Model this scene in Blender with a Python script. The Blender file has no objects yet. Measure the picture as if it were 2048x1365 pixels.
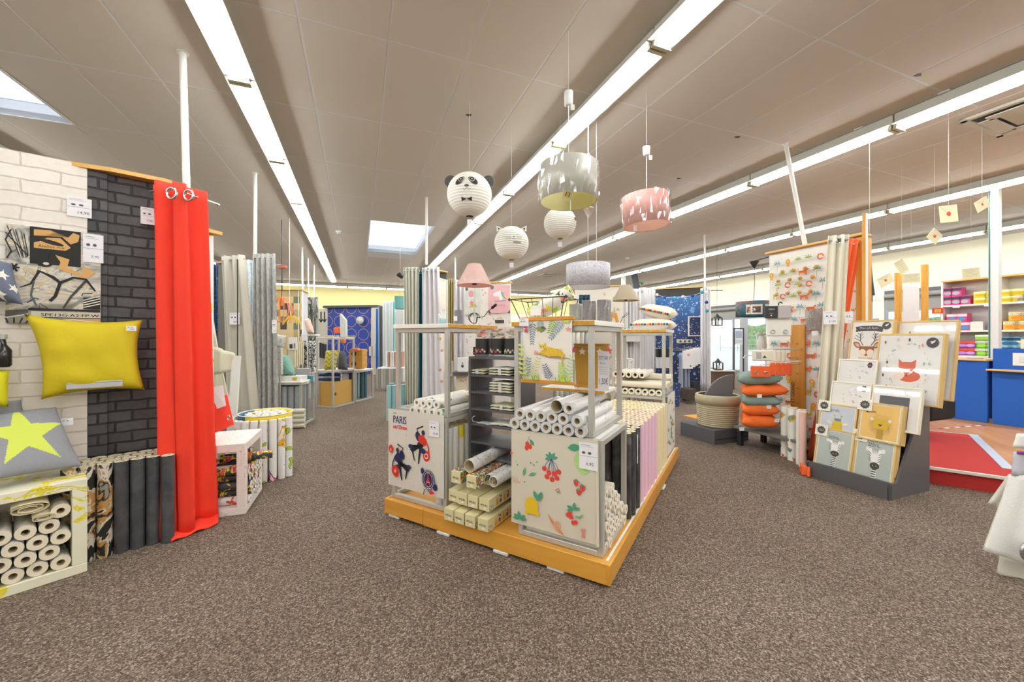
import bpy, math, random
from mathutils import Vector, Matrix
random.seed(7)
SC = bpy.context.scene
COL = SC.collection
R = math.radians
# ---------------- camera, world, exposure ----------------
EYE = 1.25
FOC = 780.0            # focal length in pixels of the 2048 px wide photograph
HORIZON = 676.0
cam = bpy.data.cameras.new('camera'); cam.sensor_width = 36.0; cam.lens = FOC / 2048 * 36.0
cam.shift_y = -(682.5 - HORIZON) / 2048; cam.clip_start = 0.05; cam.clip_end = 300
camo = bpy.data.objects.new('camera', cam); COL.objects.link(camo)
camo.location = (0, 0, EYE); camo.rotation_euler = (R(90), 0, 0); SC.camera = camo
world = bpy.data.worlds.new('daylight'); SC.world = world; world.use_nodes = True
world.node_tree.nodes['Background'].inputs[0].default_value = (0.80, 0.90, 1.0, 1)
world.node_tree.nodes['Background'].inputs[1].default_value = 1.35
SC.view_settings.view_transform = 'Standard'; SC.view_settings.look = 'None'
SC.view_settings.gamma = 1.0; SC.view_settings.use_curve_mapping = False
SC.view_settings.exposure = 0.42
TUBE = 28.0            # radiance of the fluorescent battens
SC.cycles.use_denoising = True
SC.cycles.max_bounces = 7; SC.cycles.diffuse_bounces = 4; SC.cycles.glossy_bounces = 3
SC.cycles.transparent_max_bounces = 12; SC.cycles.transmission_bounces = 4
SC.cycles.sample_clamp_indirect = 4.0; SC.cycles.caustics_reflective = False; SC.cycles.caustics_refractive = False

ROOM = R(21.36)        # the store's axes against the camera's
CE = 3.49              # ceiling height
def P(px, py, d):      # photograph pixel at depth d -> point
    return Vector(((px - 1024) / FOC * d, d, EYE + (HORIZON - py) / FOC * d))
def G(px, py, z=0.0):  # photograph pixel on a level of height z -> point
    d = FOC * (EYE - z) / (py - HORIZON)
    return Vector(((px - 1024) / FOC * d, d, z))
def W(u, v, z=0.0):    # room coordinates -> point
    c, s = math.cos(ROOM), math.sin(ROOM)
    return Vector((c * u - s * v, s * u + c * v, z))
ISL = R(-30.5)
def I(x, y, z=0.0):    # coordinates along the centre island -> point
    c, s = math.cos(ISL), math.sin(ISL)
    return Vector((.478 + c * x - s * y, 1.954 + s * x + c * y, z))

# ---------------- materials ----------------
_M = {}
def srgb(c):
    if isinstance(c, str):
        c = [int(c[i:i + 2], 16) / 255 for i in (0, 2, 4)]
    return tuple((x / 12.92 if x <= .04045 else ((x + .055) / 1.055) ** 2.4) for x in c) + (1,)
def new_mat(name):
    m = bpy.data.materials.new(name); m.use_nodes = True
    nt = m.node_tree; return m, nt, nt.nodes['Principled BSDF']
def N(nt, t, **kw):
    n = nt.nodes.new(t)
    for k, v in kw.items(): setattr(n, k, v)
    return n
def mat(c, rough=.6, metal=0., var=.06, scale=9., bump=0., bscale=200., name=None, alpha=1., coat=0., sheen=0.):
    """plain colour with soft procedural unevenness"""
    key = (c, rough, metal, var, scale, bump, bscale, alpha, coat, sheen)
    if key in _M: return _M[key]
    m, nt, b = new_mat(name or 'surface_' + str(c))
    col = srgb(c)
    b.inputs['Roughness'].default_value = rough; b.inputs['Metallic'].default_value = metal
    if coat: b.inputs['Coat Weight'].default_value = coat; b.inputs['Coat Roughness'].default_value = .08
    if sheen: b.inputs['Sheen Weight'].default_value = sheen
    tc = N(nt, 'ShaderNodeTexCoord')
    if var:
        no = N(nt, 'ShaderNodeTexNoise'); no.inputs['Scale'].default_value = scale; no.inputs['Detail'].default_value = 4
        nt.links.new(tc.outputs['Object'], no.inputs['Vector'])
        mx = N(nt, 'ShaderNodeMix', data_type='RGBA')
        mx.inputs[6].default_value = tuple(x * (1 - var) for x in col[:3]) + (1,)
        mx.inputs[7].default_value = tuple(min(1, x * (1 + var)) for x in col[:3]) + (1,)
        nt.links.new(no.outputs['Fac'], mx.inputs[0]); nt.links.new(mx.outputs[2], b.inputs['Base Color'])
    else:
        b.inputs['Base Color'].default_value = col
    if bump:
        n2 = N(nt, 'ShaderNodeTexNoise'); n2.inputs['Scale'].default_value = bscale; n2.inputs['Detail'].default_value = 3
        nt.links.new(tc.outputs['Object'], n2.inputs['Vector'])
        bp = N(nt, 'ShaderNodeBump'); bp.inputs['Strength'].default_value = bump; bp.inputs['Distance'].default_value = .01
        nt.links.new(n2.outputs['Fac'], bp.inputs['Height']); nt.links.new(bp.outputs[0], b.inputs['Normal'])
    if alpha < 1: b.inputs['Alpha'].default_value = alpha
    _M[key] = m; return m
def ink(c): return mat(c, .7, var=.03, scale=30)
def ramp(nt, stops, interp='LINEAR'):
    r = N(nt, 'ShaderNodeValToRGB'); r.color_ramp.interpolation = interp
    e = r.color_ramp.elements
    while len(e) < len(stops): e.new(.5)
    for k, (p, c) in enumerate(stops): e[k].position = p; e[k].color = srgb(c) if isinstance(c, str) else c
    return r
def wood(c1, c2, axis=0, scale=1., rough=.45, key=None):
    k = ('wood', c1, c2, axis, scale)
    if k in _M: return _M[k]
    m, nt, b = new_mat('wood'); tc = N(nt, 'ShaderNodeTexCoord'); mp = N(nt, 'ShaderNodeMapping')
    s = [22 * scale] * 3; s[axis] = 1.6 * scale; mp.inputs['Scale'].default_value = s
    no = N(nt, 'ShaderNodeTexNoise'); no.inputs['Scale'].default_value = 1.; no.inputs['Detail'].default_value = 6; no.inputs['Distortion'].default_value = .6
    nt.links.new(tc.outputs['Object'], mp.inputs[0]); nt.links.new(mp.outputs[0], no.inputs['Vector'])
    r = ramp(nt, [(.3, c1), (.7, c2)]); nt.links.new(no.outputs['Fac'], r.inputs[0]); nt.links.new(r.outputs[0], b.inputs['Base Color'])
    b.inputs['Roughness'].default_value = rough
    _M[k] = m; return m
def glow(c, s, name='glow'):
    m = bpy.data.materials.new(name); m.use_nodes = True; nt = m.node_tree; nt.nodes.clear()
    e = N(nt, 'ShaderNodeEmission'); e.inputs[0].default_value = srgb(c); e.inputs[1].default_value = s
    o = N(nt, 'ShaderNodeOutputMaterial'); nt.links.new(e.outputs[0], o.inputs[0]); return m
def clear(c='ffffff', gloss=.12, rough=.08, tint=0.0, name='clear_film'):
    """thin clear sheet: mostly see-through with a glossy sheen"""
    k = ('clear', c, gloss, rough, tint)
    if k in _M: return _M[k]
    m = bpy.data.materials.new(name); m.use_nodes = True; nt = m.node_tree; nt.nodes.clear()
    t = N(nt, 'ShaderNodeBsdfTransparent'); t.inputs[0].default_value = srgb(c)
    g = N(nt, 'ShaderNodeBsdfGlossy'); g.inputs['Roughness'].default_value = rough
    d = N(nt, 'ShaderNodeBsdfDiffuse'); d.inputs[0].default_value = srgb('f4f4f4')
    m1 = N(nt, 'ShaderNodeMixShader'); m1.inputs[0].default_value = gloss
    m2 = N(nt, 'ShaderNodeMixShader'); m2.inputs[0].default_value = tint
    nt.links.new(t.outputs[0], m1.inputs[1]); nt.links.new(g.outputs[0], m1.inputs[2])
    nt.links.new(m1.outputs[0], m2.inputs[1]); nt.links.new(d.outputs[0], m2.inputs[2])
    o = N(nt, 'ShaderNodeOutputMaterial'); nt.links.new(m2.outputs[0], o.inputs[0])
    _M[k] = m; return m
def wrinkle_film():
    k = 'wrinkle'
    if k in _M: return _M[k]
    m = bpy.data.materials.new('crinkled_film'); m.use_nodes = True; nt = m.node_tree; nt.nodes.clear()
    tc = N(nt, 'ShaderNodeTexCoord'); mp = N(nt, 'ShaderNodeMapping'); mp.inputs['Scale'].default_value = (16, 16, 5)
    no = N(nt, 'ShaderNodeTexNoise'); no.inputs['Scale'].default_value = 1.6; no.inputs['Detail'].default_value = 5; no.inputs['Distortion'].default_value = 2.5
    nt.links.new(tc.outputs['Object'], mp.inputs[0]); nt.links.new(mp.outputs[0], no.inputs['Vector'])
    bp = N(nt, 'ShaderNodeBump'); bp.inputs['Strength'].default_value = 1; bp.inputs['Distance'].default_value = .05
    nt.links.new(no.outputs['Fac'], bp.inputs['Height'])
    t = N(nt, 'ShaderNodeBsdfTransparent'); g = N(nt, 'ShaderNodeBsdfGlossy'); g.inputs['Roughness'].default_value = .18
    nt.links.new(bp.outputs[0], g.inputs['Normal'])
    mx = N(nt, 'ShaderNodeMixShader'); mx.inputs[0].default_value = .3
    nt.links.new(t.outputs[0], mx.inputs[1]); nt.links.new(g.outputs[0], mx.inputs[2])
    o = N(nt, 'ShaderNodeOutputMaterial'); nt.links.new(mx.outputs[0], o.inputs[0]); _M[k] = m; return m
def sprinkle(base, cols, scale=8., thr=.25, stretch=(1, 1, 1), rough=.6, noise=0., bump=0.):
    """base colour with separate scattered motifs in the listed colours"""
    k = ('spr', base, tuple(cols), scale, thr, stretch, noise)
    if k in _M: return _M[k]
    m, nt, b = new_mat('printed_motifs'); tc = N(nt, 'ShaderNodeTexCoord'); mp = N(nt, 'ShaderNodeMapping')
    mp.inputs['Scale'].default_value = stretch
    vo = N(nt, 'ShaderNodeTexVoronoi'); vo.inputs['Scale'].default_value = scale
    nt.links.new(tc.outputs['Object'], mp.inputs[0]); src = mp.outputs[0]
    if noise:
        no = N(nt, 'ShaderNodeTexNoise'); no.inputs['Scale'].default_value = scale * 1.5; no.inputs['Detail'].default_value = 3
        nt.links.new(mp.outputs[0], no.inputs['Vector'])
        va = N(nt, 'ShaderNodeVectorMath', operation='SCALE'); va.inputs['Scale'].default_value = noise / scale * 2
        nt.links.new(no.outputs['Color'], va.inputs[0])
        ad = N(nt, 'ShaderNodeVectorMath', operation='ADD'); nt.links.new(mp.outputs[0], ad.inputs[0]); nt.links.new(va.outputs[0], ad.inputs[1]); src = ad.outputs[0]
    nt.links.new(src, vo.inputs['Vector'])
    lt = N(nt, 'ShaderNodeMath', operation='LESS_THAN'); lt.inputs[1].default_value = thr
    nt.links.new(vo.outputs['Distance'], lt.inputs[0])
    sp = N(nt, 'ShaderNodeSeparateColor'); nt.links.new(vo.outputs['Color'], sp.inputs[0])
    n = len(cols); r = ramp(nt, [(i / n, c) for i, c in enumerate(cols)], 'CONSTANT') if n > 1 else None
    mx = N(nt, 'ShaderNodeMix', data_type='RGBA'); mx.inputs[6].default_value = srgb(base); mx.inputs[7].default_value = srgb(cols[0])
    if r: nt.links.new(sp.outputs[0], r.inputs[0]); nt.links.new(r.outputs[0], mx.inputs[7])
    nt.links.new(lt.outputs[0], mx.inputs[0]); nt.links.new(mx.outputs[2], b.inputs['Base Color'])
    b.inputs['Roughness'].default_value = rough
    _M[k] = m; return m
def marble(stops, scale=8., dist=1.5, stretch=(1, 1, 1), interp='CONSTANT', detail=3., rough=.55, bump=0., key2=0):
    k = ('mar', tuple(stops), scale, dist, stretch, interp, key2)
    if k in _M: return _M[k]
    m, nt, b = new_mat('printed_pattern'); tc = N(nt, 'ShaderNodeTexCoord'); mp = N(nt, 'ShaderNodeMapping')
    mp.inputs['Scale'].default_value = stretch; mp.inputs['Location'].default_value = (key2, key2, key2)
    no = N(nt, 'ShaderNodeTexNoise'); no.inputs['Scale'].default_value = scale; no.inputs['Detail'].default_value = detail; no.inputs['Distortion'].default_value = dist
    nt.links.new(tc.outputs['Object'], mp.inputs[0]); nt.links.new(mp.outputs[0], no.inputs['Vector'])
    r = ramp(nt, stops, interp); nt.links.new(no.outputs['Fac'], r.inputs[0]); nt.links.new(r.outputs[0], b.inputs['Base Color'])
    b.inputs['Roughness'].default_value = rough
    if bump:
        bp = N(nt, 'ShaderNodeBump'); bp.inputs['Strength'].default_value = bump; bp.inputs['Distance'].default_value = .01
        nt.links.new(no.outputs['Fac'], bp.inputs['Height']); nt.links.new(bp.outputs[0], b.inputs['Normal'])
    _M[k] = m; return m
def bricks(c1, c2, mortar, w, h, gap, rough=.7, depth=.4):
    m, nt, b = new_mat('printed_bricks'); tc = N(nt, 'ShaderNodeTexCoord')
    se = N(nt, 'ShaderNodeSeparateXYZ'); co = N(nt, 'ShaderNodeCombineXYZ')
    nt.links.new(tc.outputs['Object'], se.inputs[0]); nt.links.new(se.outputs[0], co.inputs[0]); nt.links.new(se.outputs[2], co.inputs[1])
    no = N(nt, 'ShaderNodeTexNoise'); no.inputs['Scale'].default_value = 9; no.inputs['Detail'].default_value = 3
    nt.links.new(co.outputs[0], no.inputs['Vector'])
    va = N(nt, 'ShaderNodeVectorMath', operation='SCALE'); va.inputs['Scale'].default_value = .022
    nt.links.new(no.outputs['Color'], va.inputs[0]); ad = N(nt, 'ShaderNodeVectorMath', operation='ADD')
    nt.links.new(co.outputs[0], ad.inputs[0]); nt.links.new(va.outputs[0], ad.inputs[1])
    br = N(nt, 'ShaderNodeTexBrick'); br.inputs['Scale'].default_value = 1
    br.inputs['Brick Width'].default_value = w; br.inputs['Row Height'].default_value = h; br.inputs['Mortar Size'].default_value = gap
    br.inputs['Mortar Smooth'].default_value = .6
    br.inputs['Color1'].default_value = srgb(c1); br.inputs['Color2'].default_value = srgb(c2); br.inputs['Mortar'].default_value = srgb(mortar)
    nt.links.new(ad.outputs[0], br.inputs['Vector'])
    n2 = N(nt, 'ShaderNodeTexNoise'); n2.inputs['Scale'].default_value = 40; n2.inputs['Detail'].default_value = 5
    nt.links.new(tc.outputs['Object'], n2.inputs['Vector'])
    mx = N(nt, 'ShaderNodeMix', data_type='RGBA', blend_type='OVERLAY'); mx.inputs[0].default_value = .35
    nt.links.new(br.outputs['Color'], mx.inputs[6]); nt.links.new(n2.outputs['Fac'], mx.inputs[7]); nt.links.new(mx.outputs[2], b.inputs['Base Color'])
    bp = N(nt, 'ShaderNodeBump'); bp.inputs['Strength'].default_value = depth; bp.inputs['Distance'].default_value = .004
    bp.invert = True; nt.links.new(br.outputs['Fac'], bp.inputs['Height']); nt.links.new(bp.outputs[0], b.inputs['Normal'])
    b.inputs['Roughness'].default_value = rough
    return m

# ---------------- mesh builder ----------------
class MB:
    def __init__(s): s.v = []; s.f = []; s.mi = []; s.sm = []; s.mats = []; s.M = Matrix.Identity(4)
    def mid(s, m):
        if m not in s.mats: s.mats.append(m)
        return s.mats.index(m)
    def add(s, vs, fs, m, smooth=False):
        o = len(s.v); k = s.mid(m)
        s.v += [tuple(s.M @ Vector(p)) for p in vs]
        for f in fs: s.f.append(tuple(i + o for i in f)); s.mi.append(k); s.sm.append(smooth)
        return s
    def box(s, x0, x1, y0, y1, z0, z1, m, M=None):
        vs = [(x, y, z) for x in (x0, x1) for y in (y0, y1) for z in (z0, z1)]
        if M is not None: vs = [M @ Vector(p) for p in vs]
        return s.add(vs, [(0, 1, 3, 2), (4, 6, 7, 5), (0, 4, 5, 1), (2, 3, 7, 6), (0, 2, 6, 4), (1, 5, 7, 3)], m)
    def bbox(s, x0, x1, y0, y1, z0, z1, m, b=.004, M=None):
        """box with bevelled edges"""
        b = min(b, (x1 - x0) * .45, (y1 - y0) * .45, (z1 - z0) * .45)
        vs = []; X = (x0, x1); Y = (y0, y1); Z = (z0, z1); sg = (1, -1)
        for i in (0, 1):
            for j in (0, 1):
                for k in (0, 1):
                    x, y, z = X[i], Y[j], Z[k]; dx, dy, dz = sg[i] * b, sg[j] * b, sg[k] * b
                    vs += [(x, y + dy, z + dz), (x + dx, y, z + dz), (x + dx, y + dy, z)]
        I_ = lambda i, j, k, a: ((i * 2 + j) * 2 + k) * 3 + a
        fs = []
        for i in (0, 1): fs.append((I_(i, 0, 0, 0), I_(i, 0, 1, 0), I_(i, 1, 1, 0), I_(i, 1, 0, 0)) if i == 0 else (I_(i, 0, 0, 0), I_(i, 1, 0, 0), I_(i, 1, 1, 0), I_(i, 0, 1, 0)))
        for j in (0, 1): fs.append((I_(0, j, 0, 1), I_(1, j, 0, 1), I_(1, j, 1, 1), I_(0, j, 1, 1)) if j == 0 else (I_(0, j, 0, 1), I_(0, j, 1, 1), I_(1, j, 1, 1), I_(1, j, 0, 1)))
        for k in (0, 1): fs.append((I_(0, 0, k, 2), I_(0, 1, k, 2), I_(1, 1, k, 2), I_(1, 0, k, 2)) if k == 0 else (I_(0, 0, k, 2), I_(1, 0, k, 2), I_(1, 1, k, 2), I_(0, 1, k, 2)))
        for a in (0, 1):
            for c in (0, 1):
                fs.append((I_(a, c, 0, 0), I_(a, c, 1, 0), I_(a, c, 1, 1), I_(a, c, 0, 1)))
                fs.append((I_(a, 0, c, 0), I_(a, 1, c, 0), I_(a, 1, c, 2), I_(a, 0, c, 2)))
                fs.append((I_(0, a, c, 1), I_(1, a, c, 1), I_(1, a, c, 2), I_(0, a, c, 2)))
                for e in (0, 1): fs.append((I_(a, c, e, 0), I_(a, c, e, 1), I_(a, c, e, 2)))
        if M is not None: vs = [M @ Vector(p) for p in vs]
        return s.add(vs, fs, m)
    def cyl(s, p0, p1, r0, m, r1=None, n=12, caps=True, mc=None):
        p0, p1 = Vector(p0), Vector(p1); r1 = r0 if r1 is None else r1
        d = (p1 - p0).normalized(); a = Vector((0, 0, 1)) if abs(d.z) < .9 else Vector((1, 0, 0))
        e = d.cross(a).normalized(); g = d.cross(e)
        A = [p0 + (e * math.cos(t) + g * math.sin(t)) * r0 for t in [2 * math.pi * i / n for i in range(n)]]
        B = [p1 + (e * math.cos(t) + g * math.sin(t)) * r1 for t in [2 * math.pi * i / n for i in range(n)]]
        s.add(A + B, [(i, (i + 1) % n, n + (i + 1) % n, n + i) for i in range(n)], m, True)
        if caps:
            s.add(A, [tuple(range(n))[::-1]], mc or m); s.add(B, [tuple(range(n))], mc or m)
        return s
    def pipe(s, p0, p1, ro, ri, m, mc=None, mi=None, n=14):
        """hollow roll between two points"""
        p0, p1 = Vector(p0), Vector(p1); d = (p1 - p0).normalized(); a = Vector((0, 0, 1)) if abs(d.z) < .9 else Vector((1, 0, 0))
        e = d.cross(a).normalized(); g = d.cross(e); mc = mc or m; mi = mi or mc
        ring = lambda p, r: [p + (e * math.cos(t) + g * math.sin(t)) * r for t in [2 * math.pi * i / n for i in range(n)]]
        s.add(ring(p0, ro) + ring(p1, ro), [(i, (i + 1) % n, n + (i + 1) % n, n + i) for i in range(n)], m, True)
        s.add(ring(p0, ri) + ring(p1, ri), [(i, n + i, n + (i + 1) % n, (i + 1) % n) for i in range(n)], mi, True)
        for p, fl in ((p0, 1), (p1, 0)):
            s.add(ring(p, ro) + ring(p, ri), [((i, n + i, n + (i + 1) % n, (i + 1) % n) if fl else (i, (i + 1) % n, n + (i + 1) % n, n + i)) for i in range(n)], mc)
        return s
    def tube(s, pts, r, m, n=8, closed=False, caps=True):
        pts = [Vector(p) for p in pts]; L = len(pts); rings = []; prev = None
        for i, p in enumerate(pts):
            if closed: t = pts[(i + 1) % L] - pts[i - 1]
            else: t = pts[min(i + 1, L - 1)] - pts[max(i - 1, 0)]
            t.normalize()
            if prev is None:
                a = Vector((0, 0, 1)) if abs(t.z) < .9 else Vector((1, 0, 0)); e = t.cross(a).normalized()
            else: e = (prev - t * prev.dot(t)).normalized()
            prev = e; g = t.cross(e); rr = r[i] if isinstance(r, (list, tuple)) else r
            rings.append([p + (e * math.cos(q) + g * math.sin(q)) * rr for q in [2 * math.pi * k / n for k in range(n)]])
        fs = []
        for i in range(L if closed else L - 1):
            j = (i + 1) % L
            fs += [(i * n + k, i * n + (k + 1) % n, j * n + (k + 1) % n, j * n + k) for k in range(n)]
        s.add([p for q in rings for p in q], fs, m, True)
        if caps and not closed:
            s.add(rings[0], [tuple(range(n))[::-1]], m); s.add(rings[-1], [tuple(range(n))], m)
        return s
    def lathe(s, prof, m, n=24, org=(0, 0, 0), smooth=True, cap=True):
        vs = []
        for r, z in prof: vs += [(org[0] + r * math.cos(2 * math.pi * i / n), org[1] + r * math.sin(2 * math.pi * i / n), org[2] + z) for i in range(n)]
        fs = [(j * n + i, j * n + (i + 1) % n, (j + 1) * n + (i + 1) % n, (j + 1) * n + i) for j in range(len(prof) - 1) for i in range(n)]
        s.add(vs, fs, m, smooth)
        if cap:
            k = len(prof) - 1
            if prof[0][0] > 1e-4: s.add(vs[:n], [tuple(range(n))[::-1]], m)
            if prof[k][0] > 1e-4: s.add(vs[k * n:], [tuple(range(n))], m)
        return s
    def grid(s, fn, nu, nv, m, smooth=True, closed_u=False):
        vs = [fn(i / nu, j / nv) for j in range(nv + 1) for i in range(nu + (0 if closed_u else 1))]
        w = nu if closed_u else nu + 1
        fs = [(j * w + i, j * w + (i + 1) % w, (j + 1) * w + (i + 1) % w, (j + 1) * w + i) for j in range(nv) for i in range(nu)]
        return s.add(vs, fs, m, smooth)
    def prism(s, poly, z0, z1, m, M=None):
        n = len(poly); vs = [(x, y, z0) for x, y in poly] + [(x, y, z1) for x, y in poly]
        if M is not None: vs = [M @ Vector(p) for p in vs]
        return s.add(vs, [tuple(range(n))[::-1], tuple(range(n, 2 * n))] + [(i, (i + 1) % n, n + (i + 1) % n, n + i) for i in range(n)], m)
    def build(s, name, parent=None, loc=None, rot=None, solid=0.):
        me = bpy.data.meshes.new(name); me.from_pydata(s.v, [], s.f)
        for m in s.mats: me.materials.append(m)
        me.polygons.foreach_set('material_index', s.mi); me.polygons.foreach_set('use_smooth', s.sm); me.update()
        o = bpy.data.objects.new(name, me); COL.objects.link(o)
        if parent: o.parent = parent
        if loc is not None: o.location = loc
        if rot is not None: o.rotation_euler = rot
        if solid:
            md = o.modifiers.new('thickness', 'SOLIDIFY'); md.thickness = solid; md.offset = 0
        return o

def tag(o, label=None, cat=None, group=None, kind=None):
    if label: o['label'] = label
    if cat: o['category'] = cat
    if group: o['group'] = group
    if kind: o['kind'] = kind
    return o
def thing(name, label, cat, loc=(0, 0, 0), rz=0., group=None, rot=None):
    o = bpy.data.objects.new(name, None); o.empty_display_size = .1; COL.objects.link(o)
    o.location = loc; o.rotation_euler = rot if rot is not None else (0, 0, rz)
    return tag(o, label, cat, group)
KIDS = {}
def dup(o, loc=None, rot=None, label=None, group=None, scale=None):
    c = o.copy(); COL.objects.link(c)
    if loc is not None: c.location = loc
    if rot is not None: c.rotation_euler = rot
    if scale is not None: c.scale = scale
    if label: c['label'] = label
    if group: c['group'] = group
    if o.name not in KIDS: KIDS[o.name] = [(k, list(k.children)) for k in o.children]
    for k, subs in KIDS[o.name]:
        d = k.copy(); COL.objects.link(d); d.parent = c
        for q in subs:
            e = q.copy(); COL.objects.link(e); e.parent = d
    return c

# ---------------- flat printed artwork ----------------
_T = {}
def text_mesh(t):
    if t in _T: return _T[t]
    cu = bpy.data.curves.new('lettering', 'FONT'); cu.body = t; cu.size = 1; cu.resolution_u = 2
    o = bpy.data.objects.new('lettering', cu); COL.objects.link(o)
    me = bpy.data.meshes.new_from_object(o)
    r = ([tuple(v.co)[:2] for v in me.vertices], [tuple(p.vertices) for p in me.polygons])
    bpy.data.objects.remove(o); bpy.data.meshes.remove(me); bpy.data.curves.remove(cu)
    w = max([p[0] for p in r[0]] or [1]); _T[t] = (r[0], r[1], w); return _T[t]
class Art:
    """flat print on a sheet: x to the right and y up, in metres from the sheet's lower left corner"""
    def __init__(s, mb, o, ux, uy, warp=None):
        s.mb = mb; s.o = Vector(o); s.ux = Vector(ux).normalized(); s.uy = Vector(uy).normalized(); s.n = s.ux.cross(s.uy).normalized(); s.k = 1; s.warp = warp
        s.up = lambda n=1: setattr(s, 'k', s.k + n)
    def pt(s, x, y):
        e = .0005 * s.k
        if s.warp: return s.warp(x, y, e)
        return s.o + s.ux * x + s.uy * y + s.n * e
    def poly(s, pts, c):
        m = c if not isinstance(c, str) else ink(c)
        if s.warp:
            n = len(pts); cx, cy = sum(p[0] for p in pts) / n, sum(p[1] for p in pts) / n; vs = [s.pt(cx + (p[0] - cx) * k, cy + (p[1] - cy) * k) for k in (1, .66, .33) for p in pts] + [s.pt(cx, cy)]
            s.mb.add(vs, [(j * n + i, j * n + (i + 1) % n, (j + 1) * n + (i + 1) % n, (j + 1) * n + i) for j in (0, 1) for i in range(n)] + [(2 * n + i, 2 * n + (i + 1) % n, 3 * n) for i in range(n)], m)
        else: s.mb.add([s.pt(*p) for p in pts], [tuple(range(len(pts)))], m)
        s.k += .12
    def rect(s, x, y, w, h, c): s.poly([(x, y), (x + w, y), (x + w, y + h), (x, y + h)], c)
    def ell(s, x, y, rx, ry, c, a=0., n=14, t0=0, t1=360):
        ca, sa = math.cos(R(a)), math.sin(R(a)); q = []
        full = abs(t1 - t0) >= 360
        for i in range(n if full else n + 1):
            t = R(t0 + (t1 - t0) * i / n); X, Y = rx * math.cos(t), ry * math.sin(t); q.append((x + X * ca - Y * sa, y + X * sa + Y * ca))
        s.poly(q, c)
    def ring(s, x, y, r, w, c, n=22, t0=0, t1=360, ry=None):
        ry = ry or r
        s.line([(x + r * math.cos(R(t0 + (t1 - t0) * i / n)), y + ry * math.sin(R(t0 + (t1 - t0) * i / n))) for i in range(n + 1)], w, c)
    def leaf(s, x, y, L, w, a, c):
        ca, sa = math.cos(R(a)), math.sin(R(a)); q = []
        for X, Y in ((0, 0), (.25, .38), (.5, .5), (.75, .36), (1, 0), (.75, -.36), (.5, -.5), (.25, -.38)): q.append((x + (X * L) * ca - Y * w * sa, y + X * L * sa + Y * w * ca))
        s.poly(q, c)
    def star(s, x, y, r, c, a=90., n=5, k=.42):
        q = [(x + (r if i % 2 == 0 else r * k) * math.cos(R(a + 180 / n * i)), y + (r if i % 2 == 0 else r * k) * math.sin(R(a + 180 / n * i))) for i in range(2 * n)]
        s.poly(q, c)
    def line(s, pts, w, c):
        m = c if not isinstance(c, str) else ink(c); L = len(pts); vs = []
        for i, p in enumerate(pts):
            a, b = pts[max(i - 1, 0)], pts[min(i + 1, L - 1)]; dx, dy = b[0] - a[0], b[1] - a[1]; l = math.hypot(dx, dy) or 1
            ww = w[i] if isinstance(w, (list, tuple)) else w
            vs += [s.pt(p[0] - dy / l * ww / 2, p[1] + dx / l * ww / 2), s.pt(p[0] + dy / l * ww / 2, p[1] - dx / l * ww / 2)]
        s.mb.add(vs, [(2 * i, 2 * i + 1, 2 * i + 3, 2 * i + 2) for i in range(L - 1)], m); s.k += .12
    def text(s, t, x, y, size, c, a=0., fit=None, bold=0.):
        vs, fs, w = text_mesh(t); sx = size if fit is None else fit / w
        ca, sa = math.cos(R(a)), math.sin(R(a)); m = c if not isinstance(c, str) else ink(c)
        for q in ((0, 0), (bold, 0)) if bold else ((0, 0),):
            s.mb.add([s.pt(x + q[0] + X * sx * ca - Y * size * sa, y + q[1] + X * sx * sa + Y * size * ca) for X, Y in vs], fs, m); s.k += .06
def sheet(name, w, h, base, fn=None, parent=None, loc=None, rot=None, thick=.0016, back=None):
    """a flat printed sheet standing in its own x-z plane and facing -y"""
    mb = MB(); mb.box(0, w, 0, thick, 0, h, back or base)
    a = Art(mb, (0, 0, 0), (1, 0, 0), (0, 0, 1))
    if back: a.rect(0, 0, w, h, base); a.up()
    if fn: fn(a)
    return mb.build(name, parent, loc, rot)
def price_art(a, w, h, price, top=True):
    a.rect(0, 0, w, h, 'f2f2f6'); a.up()
    a.text(price, w * .38, h * .16, w * .24, '333338'); a.up()
    a.rect(0, h * .49, w, h * .012, '9a9aa0')
    if top:
        for k in range(2): a.ell(w * (.25 + .32 * k), h * .62, w * .1, h * .05, '55555c', n=10)
        a.rect(w * .08, h * .9, w * .5, h * .02, 'a8a8b0'); a.rect(w * .08, h * .84, w * .7, h * .015, 'b8b8c0')
def price_tag(label, price, loc, rz, w=.09, h=.12, name='price_label'):
    mb = MB(); mb.box(0, w, 0, .001, 0, h, ink('f2f2f6')); price_art(Art(mb, (0, 0, 0), (1, 0, 0), (0, 0, 1)), w, h, price)
    return tag(mb.build(name, None, loc, (0, 0, rz)), label, 'price label')

class Fr:
    """a local frame on the floor: x along ang, y behind it"""
    def __init__(s, C, ang):
        s.C = C; s.a = R(ang); s.ex = (math.cos(s.a), math.sin(s.a)); s.ey = (-s.ex[1], s.ex[0])
    def w(s, x, y, z=0.): return Vector((s.C[0] + s.ex[0] * x + s.ey[0] * y, s.C[1] + s.ex[1] * x + s.ey[1] * y, z))
    def loc(s, X, Y):
        dx, dy = X - s.C[0], Y - s.C[1]; return dx * s.ex[0] + dy * s.ex[1], dx * s.ey[0] + dy * s.ey[1]
    def Y(s, px, py, y):     # photograph pixel on the local plane y
        k = (px - 1024) / FOC; d = (y + s.C[0] * s.ey[0] + s.C[1] * s.ey[1]) / (k * s.ey[0] + s.ey[1])
        return Vector((s.loc(k * d, d)[0], y, EYE + (HORIZON - py) / FOC * d))
    def X(s, px, py, x):
        k = (px - 1024) / FOC; d = (x + s.C[0] * s.ex[0] + s.C[1] * s.ex[1]) / (k * s.ex[0] + s.ex[1])
        return Vector((x, s.loc(k * d, d)[1], EYE + (HORIZON - py) / FOC * d))
IS = Fr((.478, 1.954), -30.5)
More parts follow.
